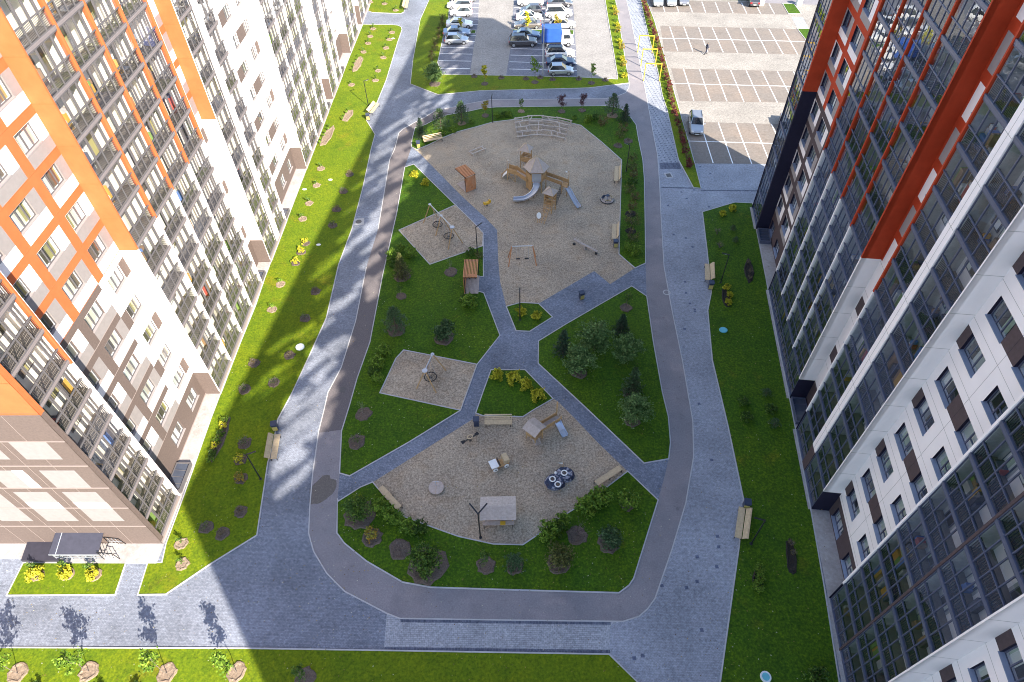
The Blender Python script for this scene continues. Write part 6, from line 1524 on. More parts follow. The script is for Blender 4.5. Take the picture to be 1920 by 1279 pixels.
for k in range(3):
    a = k * 2.094; m = MB()
    for j in range(5):
        b = a + j * 0.26; m.box(0.55 * math.cos(b) - 0.12, 0.55 * math.sin(b) - 0.12, 0.36, 0.55 * math.cos(b) + 0.12, 0.55 * math.sin(b) + 0.12, 0.40, (M_WOODP, M_BLUEP, M_WOODP)[k])
        if j in (0, 4): m.box(0.55 * math.cos(b) - 0.03, 0.55 * math.sin(b) - 0.03, 0.13, 0.55 * math.cos(b) + 0.03, 0.55 * math.sin(b) + 0.03, 0.36, M_BLACK)
    m.build('seat', o)
m = MB(); m.tube((0, 0, 0.1), (0, 0, 0.7), 0.05, 0.05, 8, M_STEELP); m.lathe([(0.22, 0.68), (0.24, 0.71), (0.22, 0.74)], 14, (0, 0, 0), M_BLUEP); m.build('wheel', o)
p = P(818.3, 916); o = thing('carousel', 'small wooden spinning disc with a steel handle on the south sand', 'carousel', (p.x, p.y, 0.018))
m = MB(); m.lathe([(0.55, 0.10), (0.62, 0.14), (0.62, 0.18), (0.0, 0.19)], 22, (0, 0, 0), M_WOODG); m.box(-0.01, -0.6, 0.188, 0.01, 0.6, 0.193, M_WOOD); m.build('disc', o)
m = MB(); m.path([(0, 0.15, 0.15), (0, 0.15, 0.8)], 0.035, 6, M_STEELP); m.path([(-0.25, 0.22, 0.75), (-0.1, 0.15, 0.8), (0.1, 0.15, 0.8), (0.25, 0.22, 0.75)], 0.022, 6, M_STEEL); m.build('handle', o)
p = P(882, 828); o = thing('spring_seesaw', 'small black two-seat rocker with a pale centre ring on the south sand', 'rocker', (p.x, p.y, 0.018), 0.62)
m = MB(); m.beam((-0.75, 0, 0.5), (0.75, 0, 0.5), 0.09, 0.06, M_BLACK); m.build('beam', o)
for s in (-1, 1):
    m = MB(); m.prism([(s * 0.5, -0.1), (s * 0.85, -0.17), (s * 0.85, 0.17), (s * 0.5, 0.1)], 0.53, 0.57, M_RUBBER); m.build('seat', o)
m = MB(); m.path([Vector((0.24 * math.cos(2*PI*k/16), 0.17 * math.sin(2*PI*k/16), 0.72)) for k in range(17)], 0.05, 6, M_WOODP, False); m.build('ring_handle', o)
m = MB(); m.path([Vector((0.1 * math.cos(k * 0.7), 0.1 * math.sin(k * 0.7), 0.016 * k)) for k in range(30)], 0.018, 5, M_BLACK); m.build('spring', o)
# wooden toy car
p = P(936, 873); o = thing('toy_car', 'small wooden play car with white bonnet and white wheels', 'play car', (p.x, p.y, 0.018), 0.42 + PI)
m = MB(); m.extrude_y([(-0.75, 0.25), (0.75, 0.25), (0.75, 0.5), (-0.05, 0.5), (-0.1, 0.38), (-0.35, 0.38), (-0.4, 0.5), (-0.75, 0.5)], -0.36, 0.36, M_WOOD); m.build('body', o)
m = MB(); m.box(0.15, -0.4, 0.5, 0.8, 0.4, 0.6, M_WHITEP); m.build('bonnet', o)
m = MB(); m.extrude_y([(-0.8, 0.5), (-0.3, 0.5), (-0.36, 0.95), (-0.8, 0.95)], -0.36, 0.36, M_WOODP); m.build('cabin', o)
m = MB(); m.box(0.02, -0.36, 0.5, 0.08, 0.36, 0.75, M_BLACK); m.build('windscreen', o)
for sx in (-0.5, 0.5):
    for sy in (-1, 1):
        m = MB(); m.lathe([(0.2, -0.04), (0.22, 0), (0.2, 0.04)], 14, (0, 0, 0), M_WHITEP); m.lathe([(0.08, 0.041), (0.0, 0.05)], 10, (0, 0, 0), M_BLACK); q = m.build('wheel', o); q.location = (sx, sy * 0.42, 0.22); q.rotation_euler = (PI/2 if sy < 0 else -PI/2, 0, 0)
# rocky sand table with three basins and a pennant
p = P(1046, 901); o = thing('sand_table', 'mottled blue and white rocky water play table with three basins', 'sand table', (p.x, p.y, 0.018), 0.0)
def prel(x, y, z=0): q = P(x, y, z); return Vector((q.x - p.x, q.y - p.y, z))
r = random.Random(4); m = MB()
for (x, y, rx, ry) in ((1040, 906, 0.75, 0.68), (1058, 892, 0.72, 0.62), (1049, 900, 0.5, 0.5)):
    c = prel(x, y); n = 16; base = len(m.v); 
    for f, z in ((1.1, 0), (1.05, 0.22), (0.9, 0.4), (0.0, 0.42)):
        for k in range(n):
            a = 2*PI*k/n; w = f * r.uniform(0.9, 1.1); m.v.append((c.x + rx * w * math.cos(a), c.y + ry * w * math.sin(a), z + (r.uniform(-0.04, 0.04) if z else 0)))
    for i in range(3):
        for k in range(n): m.f.append((base + i*n + k, base + i*n + (k+1) % n, base + (i+1)*n + (k+1) % n, base + (i+1)*n + k)); m.m.append(M_ROCK if r.random() < 0.5 else M_BLUEP)
m.build('rock', o)
for (x, y) in ((1036, 898.5), (1046, 908.5), (1058, 887)):
    c = prel(x, y, 0.44); m = MB(); m.path([Vector((c.x + 0.23 * math.cos(2*PI*k/16), c.y + 0.23 * math.sin(2*PI*k/16), 0.46)) for k in range(17)], 0.055, 6, M_WHITEP, False); m.lathe([(0.2, 0.44), (0.0, 0.43)], 14, (c.x, c.y, 0), M_SOIL); m.build('basin', o)
c = prel(1055, 880); m = MB(); m.tube((c.x, c.y, 0.3), (c.x, c.y, 1.05), 0.025, 0.02, 6, M_WOOD); m.raw([(c.x, c.y, 1.05), (c.x, c.y, 0.78), (c.x - 0.5, c.y + 0.02, 0.98)], [(0, 1, 2), (2, 1, 0)], M_WHITEP); m.build('pennant', o)
c = prel(1041.5, 892); m = MB(); m.lathe([(0.1, 0.3), (0.12, 0.5), (0.04, 0.62), (0.0, 0.63)], 8, (c.x, c.y, 0), M_WHITEP); m.build('tap', o)
# little playhouse with bridge and slide
p = P(1003, 826); o = thing('small_play_house', 'little plank-roofed play house with a bridge and short steel slide', 'play house', (p.x, p.y, 0.018), 0.0)
ax = Vector((0.72, -0.69, 0)); ay = Vector((0.69, 0.72, 0)); hc = Vector((-0.05, 0.25, 0))
def hp(u, v, z=0): q = hc + ax * u + ay * v; return Vector((q.x, q.y, z))
for u in (-0.5, 0.5):
    for v in (-0.45, 0.45):
        m = MB(); q = hp(u, v); m.box(q.x - 0.05, q.y - 0.05, 0, q.x + 0.05, q.y + 0.05, 1.7, M_WOOD); m.build('post', o)
m = MB()
for i in range(6):
    v0, v1 = -0.75 + 1.5 * i / 6, -0.75 + 1.5 * (i + 0.94) / 6; z = lambda v: 1.95 - 0.35 * abs(v) / 0.75
    m.face([hp(-0.72, v0, z(v0)), hp(0.72, v0, z(v0)), hp(0.72, v1, z(v1)), hp(-0.72, v1, z(v1))], M_WOODG); m.face([hp(-0.72, v0, z(v0) - 0.05), hp(-0.72, v1, z(v1) - 0.05), hp(0.72, v1, z(v1) - 0.05), hp(0.72, v0, z(v0) - 0.05)], M_WOODG)
m.build('roof', o)
m = MB(); m.prism([tuple(hp(u, v))[:2] for u, v in ((-0.55, -0.5), (0.55, -0.5), (0.55, 0.5), (-0.55, 0.5))], 0.62, 0.7, M_WOOD); m.build('platform', o)
panel(o, hp(-0.5, -0.47), hp(-0.5, 0.47), 0.75, 1.3, M_WOOD, 0.1, 'wall_board'); panel(o, hp(-0.5, -0.47), hp(0.1, -0.47), 0.75, 1.3, M_WOOD, 0.1, 'wall_board')
q0 = P(1047, 792) - p; q0.z = 0; s0 = hp(0.0, 0.5); s1 = hp(0.5, 0.35); dv = (q0 - s0); dv.z = 0; dn = Vector((-dv.y, dv.x, 0)).normalized()
for k, z0 in ((0.32, 0), (-0.32, 0)):
    a, b = s0 + dn * k, q0 + dn * k; panel(o, a, b, 0.72, 1.15, M_WOOD, 0.08, n=3)
    m = MB(); m.box(b.x - 0.05, b.y - 0.05, 0, b.x + 0.05, b.y + 0.05, 2.6 if k > 0 else 1.3, M_WOOD); m.build('post', o)
m = MB(); m.raw([tuple(s0 + dn * 0.3 + Vector((0, 0, 0.68))), tuple(s0 - dn * 0.3 + Vector((0, 0, 0.68))), tuple(q0 - dn * 0.3 + Vector((0, 0, 0.68))), tuple(q0 + dn * 0.3 + Vector((0, 0, 0.68)))], [(0, 1, 2, 3)], M_WOODG); m.build('bridge', o)
slide(o, smooth([P(1044, 788.5, 0.72) - Vector((p.x, p.y, 0)), P(1048, 797, 0.6) - Vector((p.x, p.y, 0)), P(1055, 811, 0.28) - Vector((p.x, p.y, 0)), P(1059.5, 819, 0.2) - Vector((p.x, p.y, 0))], 3), 0.5)
m = MB(); a, b = P(1004.5, 835) - p, P(1013, 831) - p; ta, tb = hp(0.25, -0.5, 0.68), hp(0.55, -0.1, 0.68)
for x, t in ((a, ta), (b, tb)): m.beam(x, t, 0.06, 0.2, M_WOODG)
for i in range(5): m.beam(a.lerp(ta, i / 5), b.lerp(tb, i / 5), 0.16, 0.05, M_WOODG)
m.build('stairs', o)
# grey-roofed kiosk shed
S0 = [P(902, 970.5, 1.35), P(963, 972, 1.35), P(964.6, 936, 1.35), P(906, 934.4, 1.35)]; c = sum(S0, Vector((0, 0, 0))) / 4; L = 2.75; D = 2.0
o = thing('play_shed', 'open play shed with pale grey plank roof and front counter', 'play shed', (c.x, c.y, 0.018), 0.0)
m = MB()
for side in (-1, 1):
    for i in range(5):
        y0, y1 = side * D/2 * i / 5, side * D/2 * (i + 0.95) / 5; z0, z1 = 1.75 - 0.42 * i / 5, 1.75 - 0.42 * (i + 0.95) / 5
        pts = [(-L/2, y0, z0 + 0.02), (L/2, y0, z0 + 0.02), (L/2, y1, z1 + 0.03), (-L/2, y1, z1 + 0.03)]
        m.face(pts if side > 0 else pts[::-1], M_LOG if side > 0 else M_WOODG); m.face([(x, y, z - 0.04) for x, y, z in (pts[::-1] if side > 0 else pts)], M_WOODG)
m.build('roof', o)
for x in (-1.1, 1.1):
    for y in (-0.7, 0.7):
        q = MB(); q.box(x - 0.05, y - 0.05, 0, x + 0.05, y + 0.05, 1.42, M_WOOD); q.build('post', o)
m = MB(); m.box(-1.2, -1.05, 0.62, 1.2, -0.7, 0.68, M_WOODG); m.build('counter', o)
panel(o, Vector((-1.1, -0.72, 0)), Vector((0.1, -0.72, 0)), 0.1, 0.6, M_WOODO, 0.15, 'front_board'); panel(o, Vector((0.1, -0.72, 0)), Vector((1.1, -0.72, 0)), 0.1, 0.6, M_STEELP, 0.15, 'front_board'); panel(o, Vector((-1.1, 0.7, 0)), Vector((1.1, 0.7, 0)), 0.1, 1.2, M_WOODG, 0.1, 'back_board', 5)
m = MB(); m.box(0.15, -1.08, 0.69, 0.55, -0.78, 0.74, M_YEL); m.build('yellow_board', o)
m = MB()
for x in (-1.1, 1.1): m.beam((x, -1.05, 0), (x, -1.05, 0.62), 0.05, 0.05, M_BLACK)
m.build('counter_leg', o)
# --- covers and small lids
def disc_thing(name, label, cat, x, y, r, h, m, m2=None, sx=1.0, group=None, z=0.03):
    p = P(x, y); o = thing(name, label, cat, (p.x, p.y, z), 0, group)
    b = MB(); b.lathe([(r, 0), (r, h * 0.8), (r * 0.92, h), (r * 0.75, h), (r * 0.72, h * 0.9), (0, h * 0.9)], 20, (0, 0, 0), m, sx); b.build('rim' if m2 else 'lid', o)
    if m2: q = MB(); q.lathe([(r * 0.7, h * 0.93), (0, h * 0.97)], 18, (0, 0, 0), m2, sx); q.build('lid', o)
M_COVERW = plain('pale_cover', (0.62, 0.66, 0.66), 0.5, 0.1); M_TEAL = plain('teal_cover', (0.12, 0.42, 0.50), 0.5, 0.1); M_IRON = plain('cast_iron', (0.09, 0.085, 0.085), 0.6, 0.2, 8.0)
disc_thing('well_cover', 'round white well cover on the left lawn near the road', 'well cover', 563, 652, 0.42, 0.14, M_COVERW, M_COVERW, z=GZ)
disc_thing('well_cover', 'pale blue oval well cover at the bottom of the right lawn', 'well cover', 1435, 1270, 0.36, 0.12, M_COVERW, M_TEAL, z=GZ)
disc_thing('well_cover', 'turquoise lid in the upper right lawn', 'well cover', 1356, 620, 0.36, 0.10, M_TEAL, M_TEAL, 1.1, z=GZ)
p = P(672.5, 416); o = thing('manhole', 'dark manhole cover in a pale square on the left road', 'manhole', (p.x, p.y, 0.009), 0.1)
m = MB(); m.box(-0.62, -0.6, 0, 0.62, 0.6, 0.012, M_KERB); m.build('surround', o); m = MB(); m.lathe([(0.36, 0.012), (0.36, 0.02), (0, 0.02)], 20, (0, 0, 0), M_IRON); m.build('lid', o)
disc_thing('manhole', 'pale ringed manhole at the right edge of the ring path', 'manhole', 1250, 548.5, 0.40, 0.012, M_KERB, M_ASPH, z=0.012); disc_thing('manhole', 'dark manhole on the lower left of the ring path', 'manhole', 642, 731, 0.33, 0.01, M_IRON, M_IRON, z=0.012)
p = P(1253.7, 329); o = thing('manhole', 'grey drain cover on the paving by the dotted walkway', 'manhole', (p.x, p.y, 0.004), 0.15); m = MB(); m.box(-0.45, -0.55, 0, 0.45, 0.55, 0.02, M_KERB); m.build('surround', o); m = MB(); m.box(-0.3, -0.36, 0.02, 0.3, 0.36, 0.03, M_IRON); m.build('lid', o)
for x, y, lb in ((571, 356, 'small white stone on the bright lawn beside the long apron'), (619.5, 338, 'small white stone at the shadow edge of the left lawn'), (597.5, 460, 'small white stone in the shaded grass below the yellow shrubs'), (737, 73, 'pale flat stone near the kerb of the upper left lawn')):
    p = P(x, y); m = MB(); r = random.Random(int(x)); m.lathe([(0.20, 0), (0.22, 0.06), (0.12, 0.11), (0, 0.12)], 9, (0, 0, 0), M_WHITEP, 1.3, 0.8); tag(m.build('stone', None, (p.x, p.y, GZ)), lb, 'stone', 'white stones on the left lawn')
# --- low sloping canopy over the entrance steps at the gable
q = [P(106, 995.5, 1.95), P(195.5, 995.5, 1.95), P(184, 1040, 0.95), P(92, 1040, 0.95)]; c = sum(q, Vector((0, 0, 0))) / 4; c.z = 0
o = thing('entrance_canopy', 'dark sloping canopy over the entrance steps of the taupe gable', 'canopy', (c.x, c.y, 0.08))
M_CAN = plain('canopy_sheet', (0.040, 0.038, 0.052), 0.45, 0.15, 3.0)
q = [p - Vector((c.x, c.y, 0.08)) for p in q]; up = Vector((0, 0, 0.07))
def slab(mb, pts, t, m):
    n = len(pts); mb.raw([tuple(p) for p in pts] + [tuple(p + Vector((0, 0, t))) for p in pts], [tuple(range(n))[::-1], tuple(range(n, 2 * n))] + [(k, (k + 1) % n, n + (k + 1) % n, n + k) for k in range(n)], m)
ps = [q[3], q[2], q[1], q[0]]; m = MB(); slab(m, ps, 0.07, M_CAN); m.build('roof', o)
m = MB(); f = 0.14
m.beam(q[3].lerp(q[2], f) + up, q[0].lerp(q[1], f) + up, 0.05, 0.03, M_STEELP); m.beam(q[3] + Vector((0, -0.04, 0.03)), q[2] + Vector((0, -0.04, 0.03)), 0.04, 0.09, M_STEELP); m.build('edge_trim', o)
m = MB(); g = [P(53, 1011, 0.35), P(100, 1009, 0.35), P(112, 1051, 0.35), P(39, 1051, 0.35)]; g = [p - Vector((c.x, c.y, 0.08)) for p in g]; slab(m, [Vector((p.x, p.y, -0.06)) for p in (g[3], g[2], g[1], g[0])], 0.33, M_CAN); m.build('dark_landing', o)
m = MB()
for z in (0.15, 0.42, 0.68): m.beam((q[3].x + 0.25, q[3].y - 0.02, z), (q[2].x, q[2].y - 0.02, z), 0.04, 0.05, M_STEELP)
for k in range(7): x = q[3].x + 0.25 + (q[2].x - q[3].x - 0.25) * k / 6; m.beam((x, q[3].y - 0.02, 0), (x, q[3].y - 0.02, 0.84), 0.05, 0.05, M_STEELP)
m.build('railing', o)
m = MB(); x0 = q[2].x + 0.05; y0, y1 = q[2].y, q[1].y - 0.2
for k in range(3): m.box(x0 + 0.3 * k, y0 + 0.05, -0.05, x0 + 0.3 * (k + 1), y1, 0.30 - 0.1 * k, M_APRON)
m.build('steps', o)
for y in (y0 + 0.02, y1):
    m = MB(); m.beam((x0, y, 1.25), (x0 + 1.0, y, 0.95), 0.045, 0.045, M_BLACK); m.beam((x0 + 1.0, y, 0.95), (x0 + 1.15, y, -0.02), 0.04, 0.04, M_BLACK); m.beam((x0, y, 0), (x0, y, 1.25), 0.04, 0.04, M_BLACK)
    for k in range(1, 4): m.beam((x0 + 0.25 * k, y, 0.0), (x0 + 0.25 * k, y, 1.2 - 0.08 * k), 0.025, 0.025, M_STEELP)
    m.beam((x0, y, 0.6), (x0 + 1.05, y, 0.4), 0.03, 0.03, M_STEELP); m.build('handrail', o)
# --- cars
M_TYRE = plain('tyre', (0.02, 0.02, 0.022), 0.85, 0.1); M_RIM = plain('alloy_rim', (0.45, 0.46, 0.48), 0.35, 0.1, metal=0.6); M_CARGL = plain('car_glass', (0.02, 0.025, 0.032), 0.05, 0.1, spec=0.9)
M_HEAD = plain('head_lamp', (0.72, 0.74, 0.76), 0.15, 0.05, spec=0.8); M_TAIL = plain('tail_lamp', (0.35, 0.015, 0.02), 0.25, 0.1, spec=0.7); M_PLATE = plain('number_plate', (0.7, 0.7, 0.68), 0.5, 0.05); M_TRIM = plain('black_trim', (0.025, 0.025, 0.028), 0.6, 0.1)
def paint(n, c, metal=0.0):
    m = plain(n, c, 0.28, 0.03, 1.0, metal, 0.6); b = m.node_tree.nodes['Principled BSDF']; b.inputs['Coat Weight'].default_value = 0.6; b.inputs['Coat Roughness'].default_value = 0.08; return m
PA = dict(white=paint('white_car_paint', (0.78, 0.78, 0.77)), silver=paint('silver_car_paint', (0.42, 0.44, 0.47), 0.5), dark=paint('dark_grey_car_paint', (0.07, 0.068, 0.075), 0.3), navy=paint('navy_car_paint', (0.015, 0.03, 0.075), 0.3), blue=paint('blue_grey_car_paint', (0.13, 0.18, 0.28), 0.4), beige=paint('bronze_car_paint', (0.20, 0.175, 0.155), 0.4), grey=paint('grey_car_paint', (0.22, 0.23, 0.26), 0.4))
KD = dict(hatch=(3.95, 1.70, 1.52, 0.80, 0.10, -1.40, -1.80), sedan=(4.60, 1.80, 1.46, 0.95, 0.20, -0.95, -1.60), suv=(4.65, 1.86, 1.72, 0.95, 0.30, -1.80, -2.16), van=(4.75, 1.86, 1.84, 1.20, 0.45, -2.0, -2.24), wagon=(4.5, 1.74, 1.5, 0.95, 0.25, -1.75, -2.12))
def make_car(label, kind, col, loc, rot, roof=None, bars=False, group='cars in the car park', tailgate=False):
    L, Wd, H, cx, rf, rr0, rb = KD[kind]; pm_ = PA[col]; h = Wd / 2; o = thing('parked_car', label, 'car', (loc.x, loc.y, 0.013), rot, group)
    belt = 0.93 if H < 1.6 else 1.06; hood = belt - 0.10
    st = [(-L/2, 0.84, 0.42, belt - 0.22), (-L/2 + 0.10, 0.93, 0.30, belt - 0.02), (-L/2 + 0.6, 0.99, 0.24, belt), (rb + 0.5, 1.0, 0.22, belt), (0.0, 1.0, 0.22, belt), (cx, 1.0, 0.22, belt - 0.01), (cx + 0.3, 0.99, 0.22, hood + 0.02), (L/2 - 0.45, 0.95, 0.24, hood - 0.06), (L/2 - 0.12, 0.86, 0.28, hood - 0.20), (L/2, 0.76, 0.36, hood - 0.34)]
    st = sorted(st); b = MB(); n = 8
    for x, w, z0, z1 in st:
        y = h * w; b.v += [(x, -y * 0.9, z0), (x, -y, z0 + 0.2), (x, -y * 0.985, z1 - 0.16), (x, -y * 0.9, z1), (x, y * 0.9, z1), (x, y * 0.985, z1 - 0.16), (x, y, z0 + 0.2), (x, y * 0.9, z0)]
    for i in range(len(st) - 1):
        for k in range(n):
            k2 = (k + 1) % n; b.f.append((i*n + k, i*n + k2, (i+1)*n + k2, (i+1)*n + k)[::-1] if False else (i*n + k2, i*n + k, (i+1)*n + k, (i+1)*n + k2)); b.m.append(pm_ if k != 7 else M_TRIM)
    b.f.append(tuple(range(n))); b.m.append(pm_); e = (len(st) - 1) * n; b.f.append(tuple(e + k for k in range(n))[::-1]); b.m.append(pm_)
    # roof and pillars in body colour
    yr = h * 0.72; yb = h * 0.88
    b.raw([(rr0, -yr, H - 0.03), (rf, -yr, H - 0.03), (rf, yr, H - 0.03), (rr0, yr, H - 0.03), (rr0 + 0.12, -yr * 0.86, H), (rf - 0.12, -yr * 0.86, H), (rf - 0.12, yr * 0.86, H), (rr0 + 0.12, yr * 0.86, H)], [(4,5,6,7),(0,1,5,4),(1,2,6,5),(2,3,7,6),(3,0,4,7)], roof or pm_)
    for s in (-1, 1):
        b.beam((cx, s * yb, belt - 0.02), (rf, s * yr, H - 0.02), 0.07, 0.06, pm_); b.beam((rb, s * yb, belt - 0.02), (rr0, s * yr, H - 0.02), 0.12, 0.08, pm_); xm = (rf + rr0) / 2 + 0.1
        b.beam((xm, s * (yb + 0.005), belt - 0.02), (xm - 0.03, s * (yr + 0.005), H - 0.02), 0.06, 0.05, M_TRIM)
    b.build('body', o)
    g = MB(); B = [(rb, -yb), (cx, -yb), (cx, yb), (rb, yb)]; T = [(rr0, -yr), (rf, -yr), (rf, yr), (rr0, yr)]
    for i in range(4):
        a, c = B[i], B[(i+1) % 4]; d, f = T[(i+1) % 4], T[i]; g.face([(a[0], a[1], belt - 0.01), (c[0], c[1], belt - 0.01), (d[0], d[1], H - 0.035), (f[0], f[1], H - 0.035)], M_CARGL)
    g.build('windows', o)
    rw = 0.32 if H < 1.6 else 0.36
    for x in (-L/2 + 0.78, L/2 - 0.82):
        for s in (-1, 1):
            w = MB(); w.lathe([(rw * 0.8, -0.11), (rw, -0.08), (rw, 0.08), (rw * 0.8, 0.11)], 16, (0, 0, 0), M_TYRE); wo = w.build('wheel', o, (x, s * (h - 0.09), rw)); wo.rotation_euler = (PI/2 if s < 0 else -PI/2, 0, 0)
            q = MB(); q.lathe([(rw * 0.66, 0.112), (rw * 0.6, 0.118), (0.05, 0.10), (0, 0.125)], 12, (0, 0, 0), M_RIM); q.build('rim', wo)
    for s in (-1, 1):
        q = MB(); q.box(L/2 - 0.22, s * h * 0.48, hood - 0.34, L/2 - 0.02, s * h * 0.83, hood - 0.18, M_HEAD); q.build('headlight', o)
        q = MB(); q.box(-L/2 - 0.012, s * h * 0.55, belt - 0.34, -L/2 + 0.12, s * h * 0.9, belt - 0.10, M_TAIL); q.build('taillight', o)
        q = MB(); q.box(cx - 0.22, s * (h + 0.0), belt - 0.02, cx - 0.08, s * (h + 0.16), belt + 0.12, pm_); q.build('mirror', o)
    q = MB(); q.box(L/2 - 0.10, -h * 0.42, 0.42, L/2 + 0.012, h * 0.42, 0.58, M_TRIM); q.build('grille', o)
    q = MB(); q.box(L/2 + 0.012, -0.26, 0.34, L/2 + 0.025, 0.26, 0.45, M_PLATE); q.box(-L/2 - 0.02, -0.26, 0.5, -L/2 - 0.006, 0.26, 0.61, M_PLATE); q.build('number_plate', o)
    if bars:
        q = MB()
        for s in (-1, 1): q.beam((rr0 + 0.3, s * yr * 0.9, H + 0.05), (rf - 0.2, s * yr * 0.9, H + 0.05), 0.04, 0.04, M_TRIM)
        q.build('roof_rail', o)
    if tailgate:
        q = MB(); q.beam((rr0, 0, H), (rr0 - 0.85, 0, H + 0.25), yr * 2, 0.05, pm_, up=(0, 0, 1)); q.build('tailgate', o)
    return o
GA, GB, GC = 'cars in the left row of the car park', 'cars in the middle rows of the car park', 'cars in the right car park'
def cp(xa, xb, y): return P((xa + xb) / 2, y)
make_car('silver hatchback nearest in the left row, nose to the aisle', 'hatch', 'silver', cp(832, 882, 80.5), 0.0, None, False, GA)
make_car('blue-grey saloon second in the left row behind the silver hatchback', 'sedan', 'blue', cp(830, 884, 66.5), 0.02, None, False, GA)
make_car('white saloon third in the left row by the small grass patch', 'sedan', 'white', cp(835, 889, 50.5), 0.0, None, False, GA)
make_car('white hatchback fourth in the left row, in the sun', 'hatch', 'white', cp(842, 888, 29), PI, None, False, GA)
make_car('white estate with long roof, fifth in the left row', 'wagon', 'white', cp(839, 885, 15), PI, None, False, GA)
make_car('dark-windowed white van at the top of the left row', 'van', 'white', cp(847, 893, 1), PI, None, False, GA)
make_car('dark four-wheel drive with spare wheel, nearest in the middle row', 'suv', 'dark', cp(953, 1008, 84.5), 0.0, None, True, GB)
make_car('blue-grey saloon behind the dark four-wheel drive', 'sedan', 'blue', cp(962, 1012, 71), 0.0, None, False, GB)
make_car('bronze saloon with tree in front of it, left middle row', 'sedan', 'beige', cp(967, 1011, 51.5), PI, None, False, GB)
make_car('white saloon behind the bronze one, left middle row', 'sedan', 'white', cp(968, 1016, 37.5), 0.0, None, False, GB)
make_car('dark coupe deep in the left middle row', 'hatch', 'dark', cp(974, 1016, 25), PI, None, False, GB)
make_car('long white van at the top of the left middle row', 'van', 'white', cp(969, 1020, 9), PI, None, False, GB)
make_car('silver hatchback nearest the strip, front of the right middle row', 'hatch', 'silver', cp(1029, 1074, 138), 0.0, None, False, GB)
make_car('navy saloon between silver hatchback and white estate', 'sedan', 'navy', cp(1024, 1078, 122), 0.0, None, False, GB)
make_car('white estate with dark roof panes below the blue truck', 'suv', 'white', cp(1022, 1077, 106.5), 0.0, M_CARGL, True, GB)
make_car('white estate above the blue truck', 'wagon', 'white', cp(1034, 1075, 51.5), 0.0, None, False, GB)
make_car('white minivan in the right middle row, in the sun', 'van', 'white', cp(1023, 1071, 30.5), 0.0, None, False, GB)
make_car('dark grey saloon at the top of the right middle row', 'sedan', 'dark', cp(1023, 1076, 11), 0.0, None, False, GB)
# blue-box truck
a = P(1021, 86.5); o = thing('box_truck', 'small truck with bright blue box and white cab', 'truck', (a.x + 2.1, a.y + 0.35, 0.013), 0.0)
M_BOX = plain('blue_truck_box', (0.025, 0.085, 0.36), 0.4, 0.12, 1.2, spec=0.5)
m = MB(); m.box(-2.55, -1.0, 0.85, 0.55, 1.0, 2.95, M_BOX); m.box(-2.56, -1.01, 2.95, 0.56, 1.01, 2.99, M_BOX); m.build('box', o)
m = MB(); m.box(-2.5, -0.8, 0.55, 2.3, 0.8, 0.84, M_TRIM); m.build('chassis', o)
m = MB(); m.extrude_y([(0.62, 0.5), (2.5, 0.5), (2.55, 1.15), (2.3, 1.35), (1.95, 2.1), (0.7, 2.15), (0.62, 2.0)], -0.92, 0.92, PA['white']); m.build('cab', o)
m = MB(); m.face([(2.318, -0.8, 1.36), (2.318, 0.8, 1.36), (1.975, 0.75, 2.06), (1.975, -0.75, 2.06)], M_CARGL)
for s in (-1, 1): m.face([(0.95, s * 0.925, 1.35), (2.15, s * 0.925, 1.35), (1.85, s * 0.925, 1.98), (0.95, s * 0.925, 1.98)][::(1 if s < 0 else -1)], M_CARGL)
m.build('windows', o)
for x in (-1.6, 1.75):
    for s in (-1, 1):
        w = MB(); w.lathe([(0.3, -0.12), (0.38, -0.09), (0.38, 0.09), (0.3, 0.12)], 16, (0, 0, 0), M_TYRE); wo = w.build('wheel', o, (x, s * 0.83, 0.38)); wo.rotation_euler = (PI/2 if s < 0 else -PI/2, 0, 0)
        q = MB(); q.lathe([(0.22, 0.121), (0.05, 0.10), (0, 0.125)], 12, (0, 0, 0), M_RIM); q.build('rim', wo)
for s in (-1, 1):
    q = MB(); q.box(2.48, s * 0.55, 0.7, 2.57, s * 0.85, 0.9, M_HEAD); q.build('headlight', o)
RL = math.atan2(uR.y, uR.x)
make_car('lone silver off-road car at the shade edge of the right car park', 'suv', 'silver', P(1303.5, 240), RL + PI, PA['grey'], True, GC)
for x, y, cl, lb in ((1233, 6, 'silver', 'silver car at the left end of the far row, right car park'), (1258, 5.5, 'silver', 'silver car second in the far row, right car park'), (1281, 4, 'grey', 'grey car third in the far row, right car park')): make_car(lb, 'suv', cl, P(x, y), RL + PI, None, False, GC)
make_car('dark car with raised tailgate in the far row, right car park', 'suv', 'dark', P(1411, 6), RL, None, False, GC, True)
make_car('grey car mostly hidden behind the glass corner of the right building', 'sedan', 'grey', P(1476, 240), RL + PI, None, False, GC)
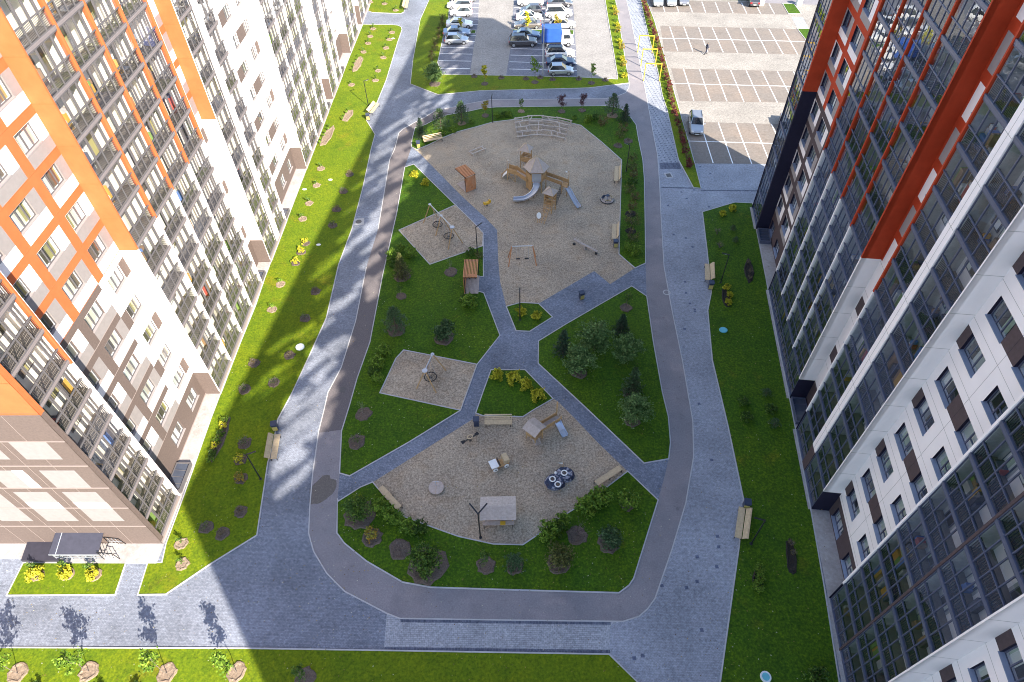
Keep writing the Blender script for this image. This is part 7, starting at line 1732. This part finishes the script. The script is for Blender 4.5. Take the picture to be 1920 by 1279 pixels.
# --- pedestrian on the right car park
def person(label, x, y, rot):
    p = P(x, y); o = thing('person', label, 'person', (p.x, p.y, 0.018), rot)
    bm_v = [(0, 0, 0.95), (0, 0, 1.2), (0.02, 0, 1.42), (0.03, 0, 1.53), (0.05, 0, 1.66), (0.0, 0.09, 0.9), (0.16, 0.10, 0.5), (0.10, 0.10, 0.09), (0.25, 0.11, 0.05), (0.0, -0.09, 0.9), (-0.05, -0.10, 0.5), (-0.30, -0.10, 0.14), (-0.20, -0.10, 0.06), (0.02, 0.19, 1.40), (-0.12, 0.24, 1.12), (0.02, 0.25, 0.9), (0.02, -0.19, 1.40), (0.10, -0.24, 1.12), (0.28, -0.24, 0.98)]
    ed = [(0,1),(1,2),(2,3),(3,4),(0,5),(5,6),(6,7),(7,8),(0,9),(9,10),(10,11),(11,12),(2,13),(13,14),(14,15),(2,16),(16,17),(17,18)]
    rad = [0.15, 0.16, 0.15, 0.06, 0.105, 0.10, 0.075, 0.05, 0.045, 0.10, 0.075, 0.05, 0.045, 0.065, 0.05, 0.04, 0.065, 0.05, 0.04]
    me = bpy.data.meshes.new('body'); me.from_pydata(bm_v, ed, []); b = bpy.data.objects.new('body', me); COL.objects.link(b); b.parent = o
    md = b.modifiers.new('skin', 'SKIN'); md.use_smooth_shade = True
    for v, r in zip(me.skin_vertices[0].data, rad): v.radius = (r, r)
    me.skin_vertices[0].data[0].use_root = True
    b.modifiers.new('sub', 'SUBSURF').levels = 1; b.modifiers['sub'].render_levels = 2
    me.materials.append(plain('dark_blue_clothes', (0.02, 0.024, 0.045), 0.85, 0.2, 6.0))
    hd = MB(); hd.lathe([(0.0, 1.55), (0.07, 1.57), (0.088, 1.64), (0.085, 1.70), (0.05, 1.755), (0.0, 1.765)], 12, (0.05, 0, 0), plain('skin', (0.5, 0.32, 0.24), 0.6, 0.05), 1.08, 0.86)
    hd.lathe([(0.022, 1.62), (0.012, 1.66), (0.0, 1.67)], 6, (0.145, 0, 0), plain('skin_nose', (0.5, 0.31, 0.23), 0.6, 0.05)); hd.build('face', b)
    hr = MB(); hr.lathe([(0.094, 1.66), (0.096, 1.71), (0.06, 1.775), (0.0, 1.785)], 12, (0.035, 0, 0), plain('dark_hair', (0.02, 0.016, 0.014), 0.7, 0.1), 1.05, 0.92); hr.build('hair', b)
    for (x_, y_) in ((0.25, 0.11), (-0.22, -0.10)):
        s = MB(); s.box(x_ - 0.17, y_ - 0.045, 0.0, x_ + 0.07, y_ + 0.045, 0.09, M_BLACK); s.build('shoe', b)
    for (x_, y_, z_) in ((0.03, 0.255, 0.82), (0.31, -0.24, 0.90)):
        hnd = MB(); sk = bpy.data.materials['skin']; hnd.box(x_ - 0.03, y_ - 0.016, z_ - 0.04, x_ + 0.03, y_ + 0.016, z_ + 0.05, sk)
        for k in range(4): hnd.tube((x_ - 0.022 + 0.015 * k, y_, z_ - 0.04), (x_ - 0.018 + 0.015 * k, y_ - 0.015, z_ - 0.11 + 0.008 * abs(k - 1.5)), 0.008, 0.006, 5, sk)
        hnd.tube((x_ + 0.03, y_, z_ + 0.02), (x_ + 0.055, y_ - 0.01, z_ - 0.04), 0.009, 0.007, 5, sk); hnd.build('hand', b)
person('pedestrian in dark blue clothes walking across the right car park', 1323, 101.5, 0.3)
# far bits at the top of the car park
p = P(1425, 9); o = thing('cardboard_box', 'pale boxes standing beside the open tailgate in the far row', 'box', (p.x, p.y, 0.02), 0.3); m = MB(); m.box(-0.5, -0.45, 0, 0.5, 0.45, 0.85, M_WHITEP); m.build('carton', o); m = MB(); m.box(-0.3, -0.35, 0.85, 0.4, 0.3, 1.25, M_LGREY); m.build('carton', o)
p = P(1497, 9); o = thing('utility_box', 'white utility box on the small grass patch by the far road', 'utility box', (p.x, p.y, 0.04), 0.1); m = MB(); m.box(-0.45, -0.35, 0, 0.45, 0.35, 1.05, M_WHITEP); m.build('cabinet', o); m = MB(); m.box(-0.5, -0.4, 1.05, 0.5, 0.4, 1.12, M_LGREY); m.build('lid', o)
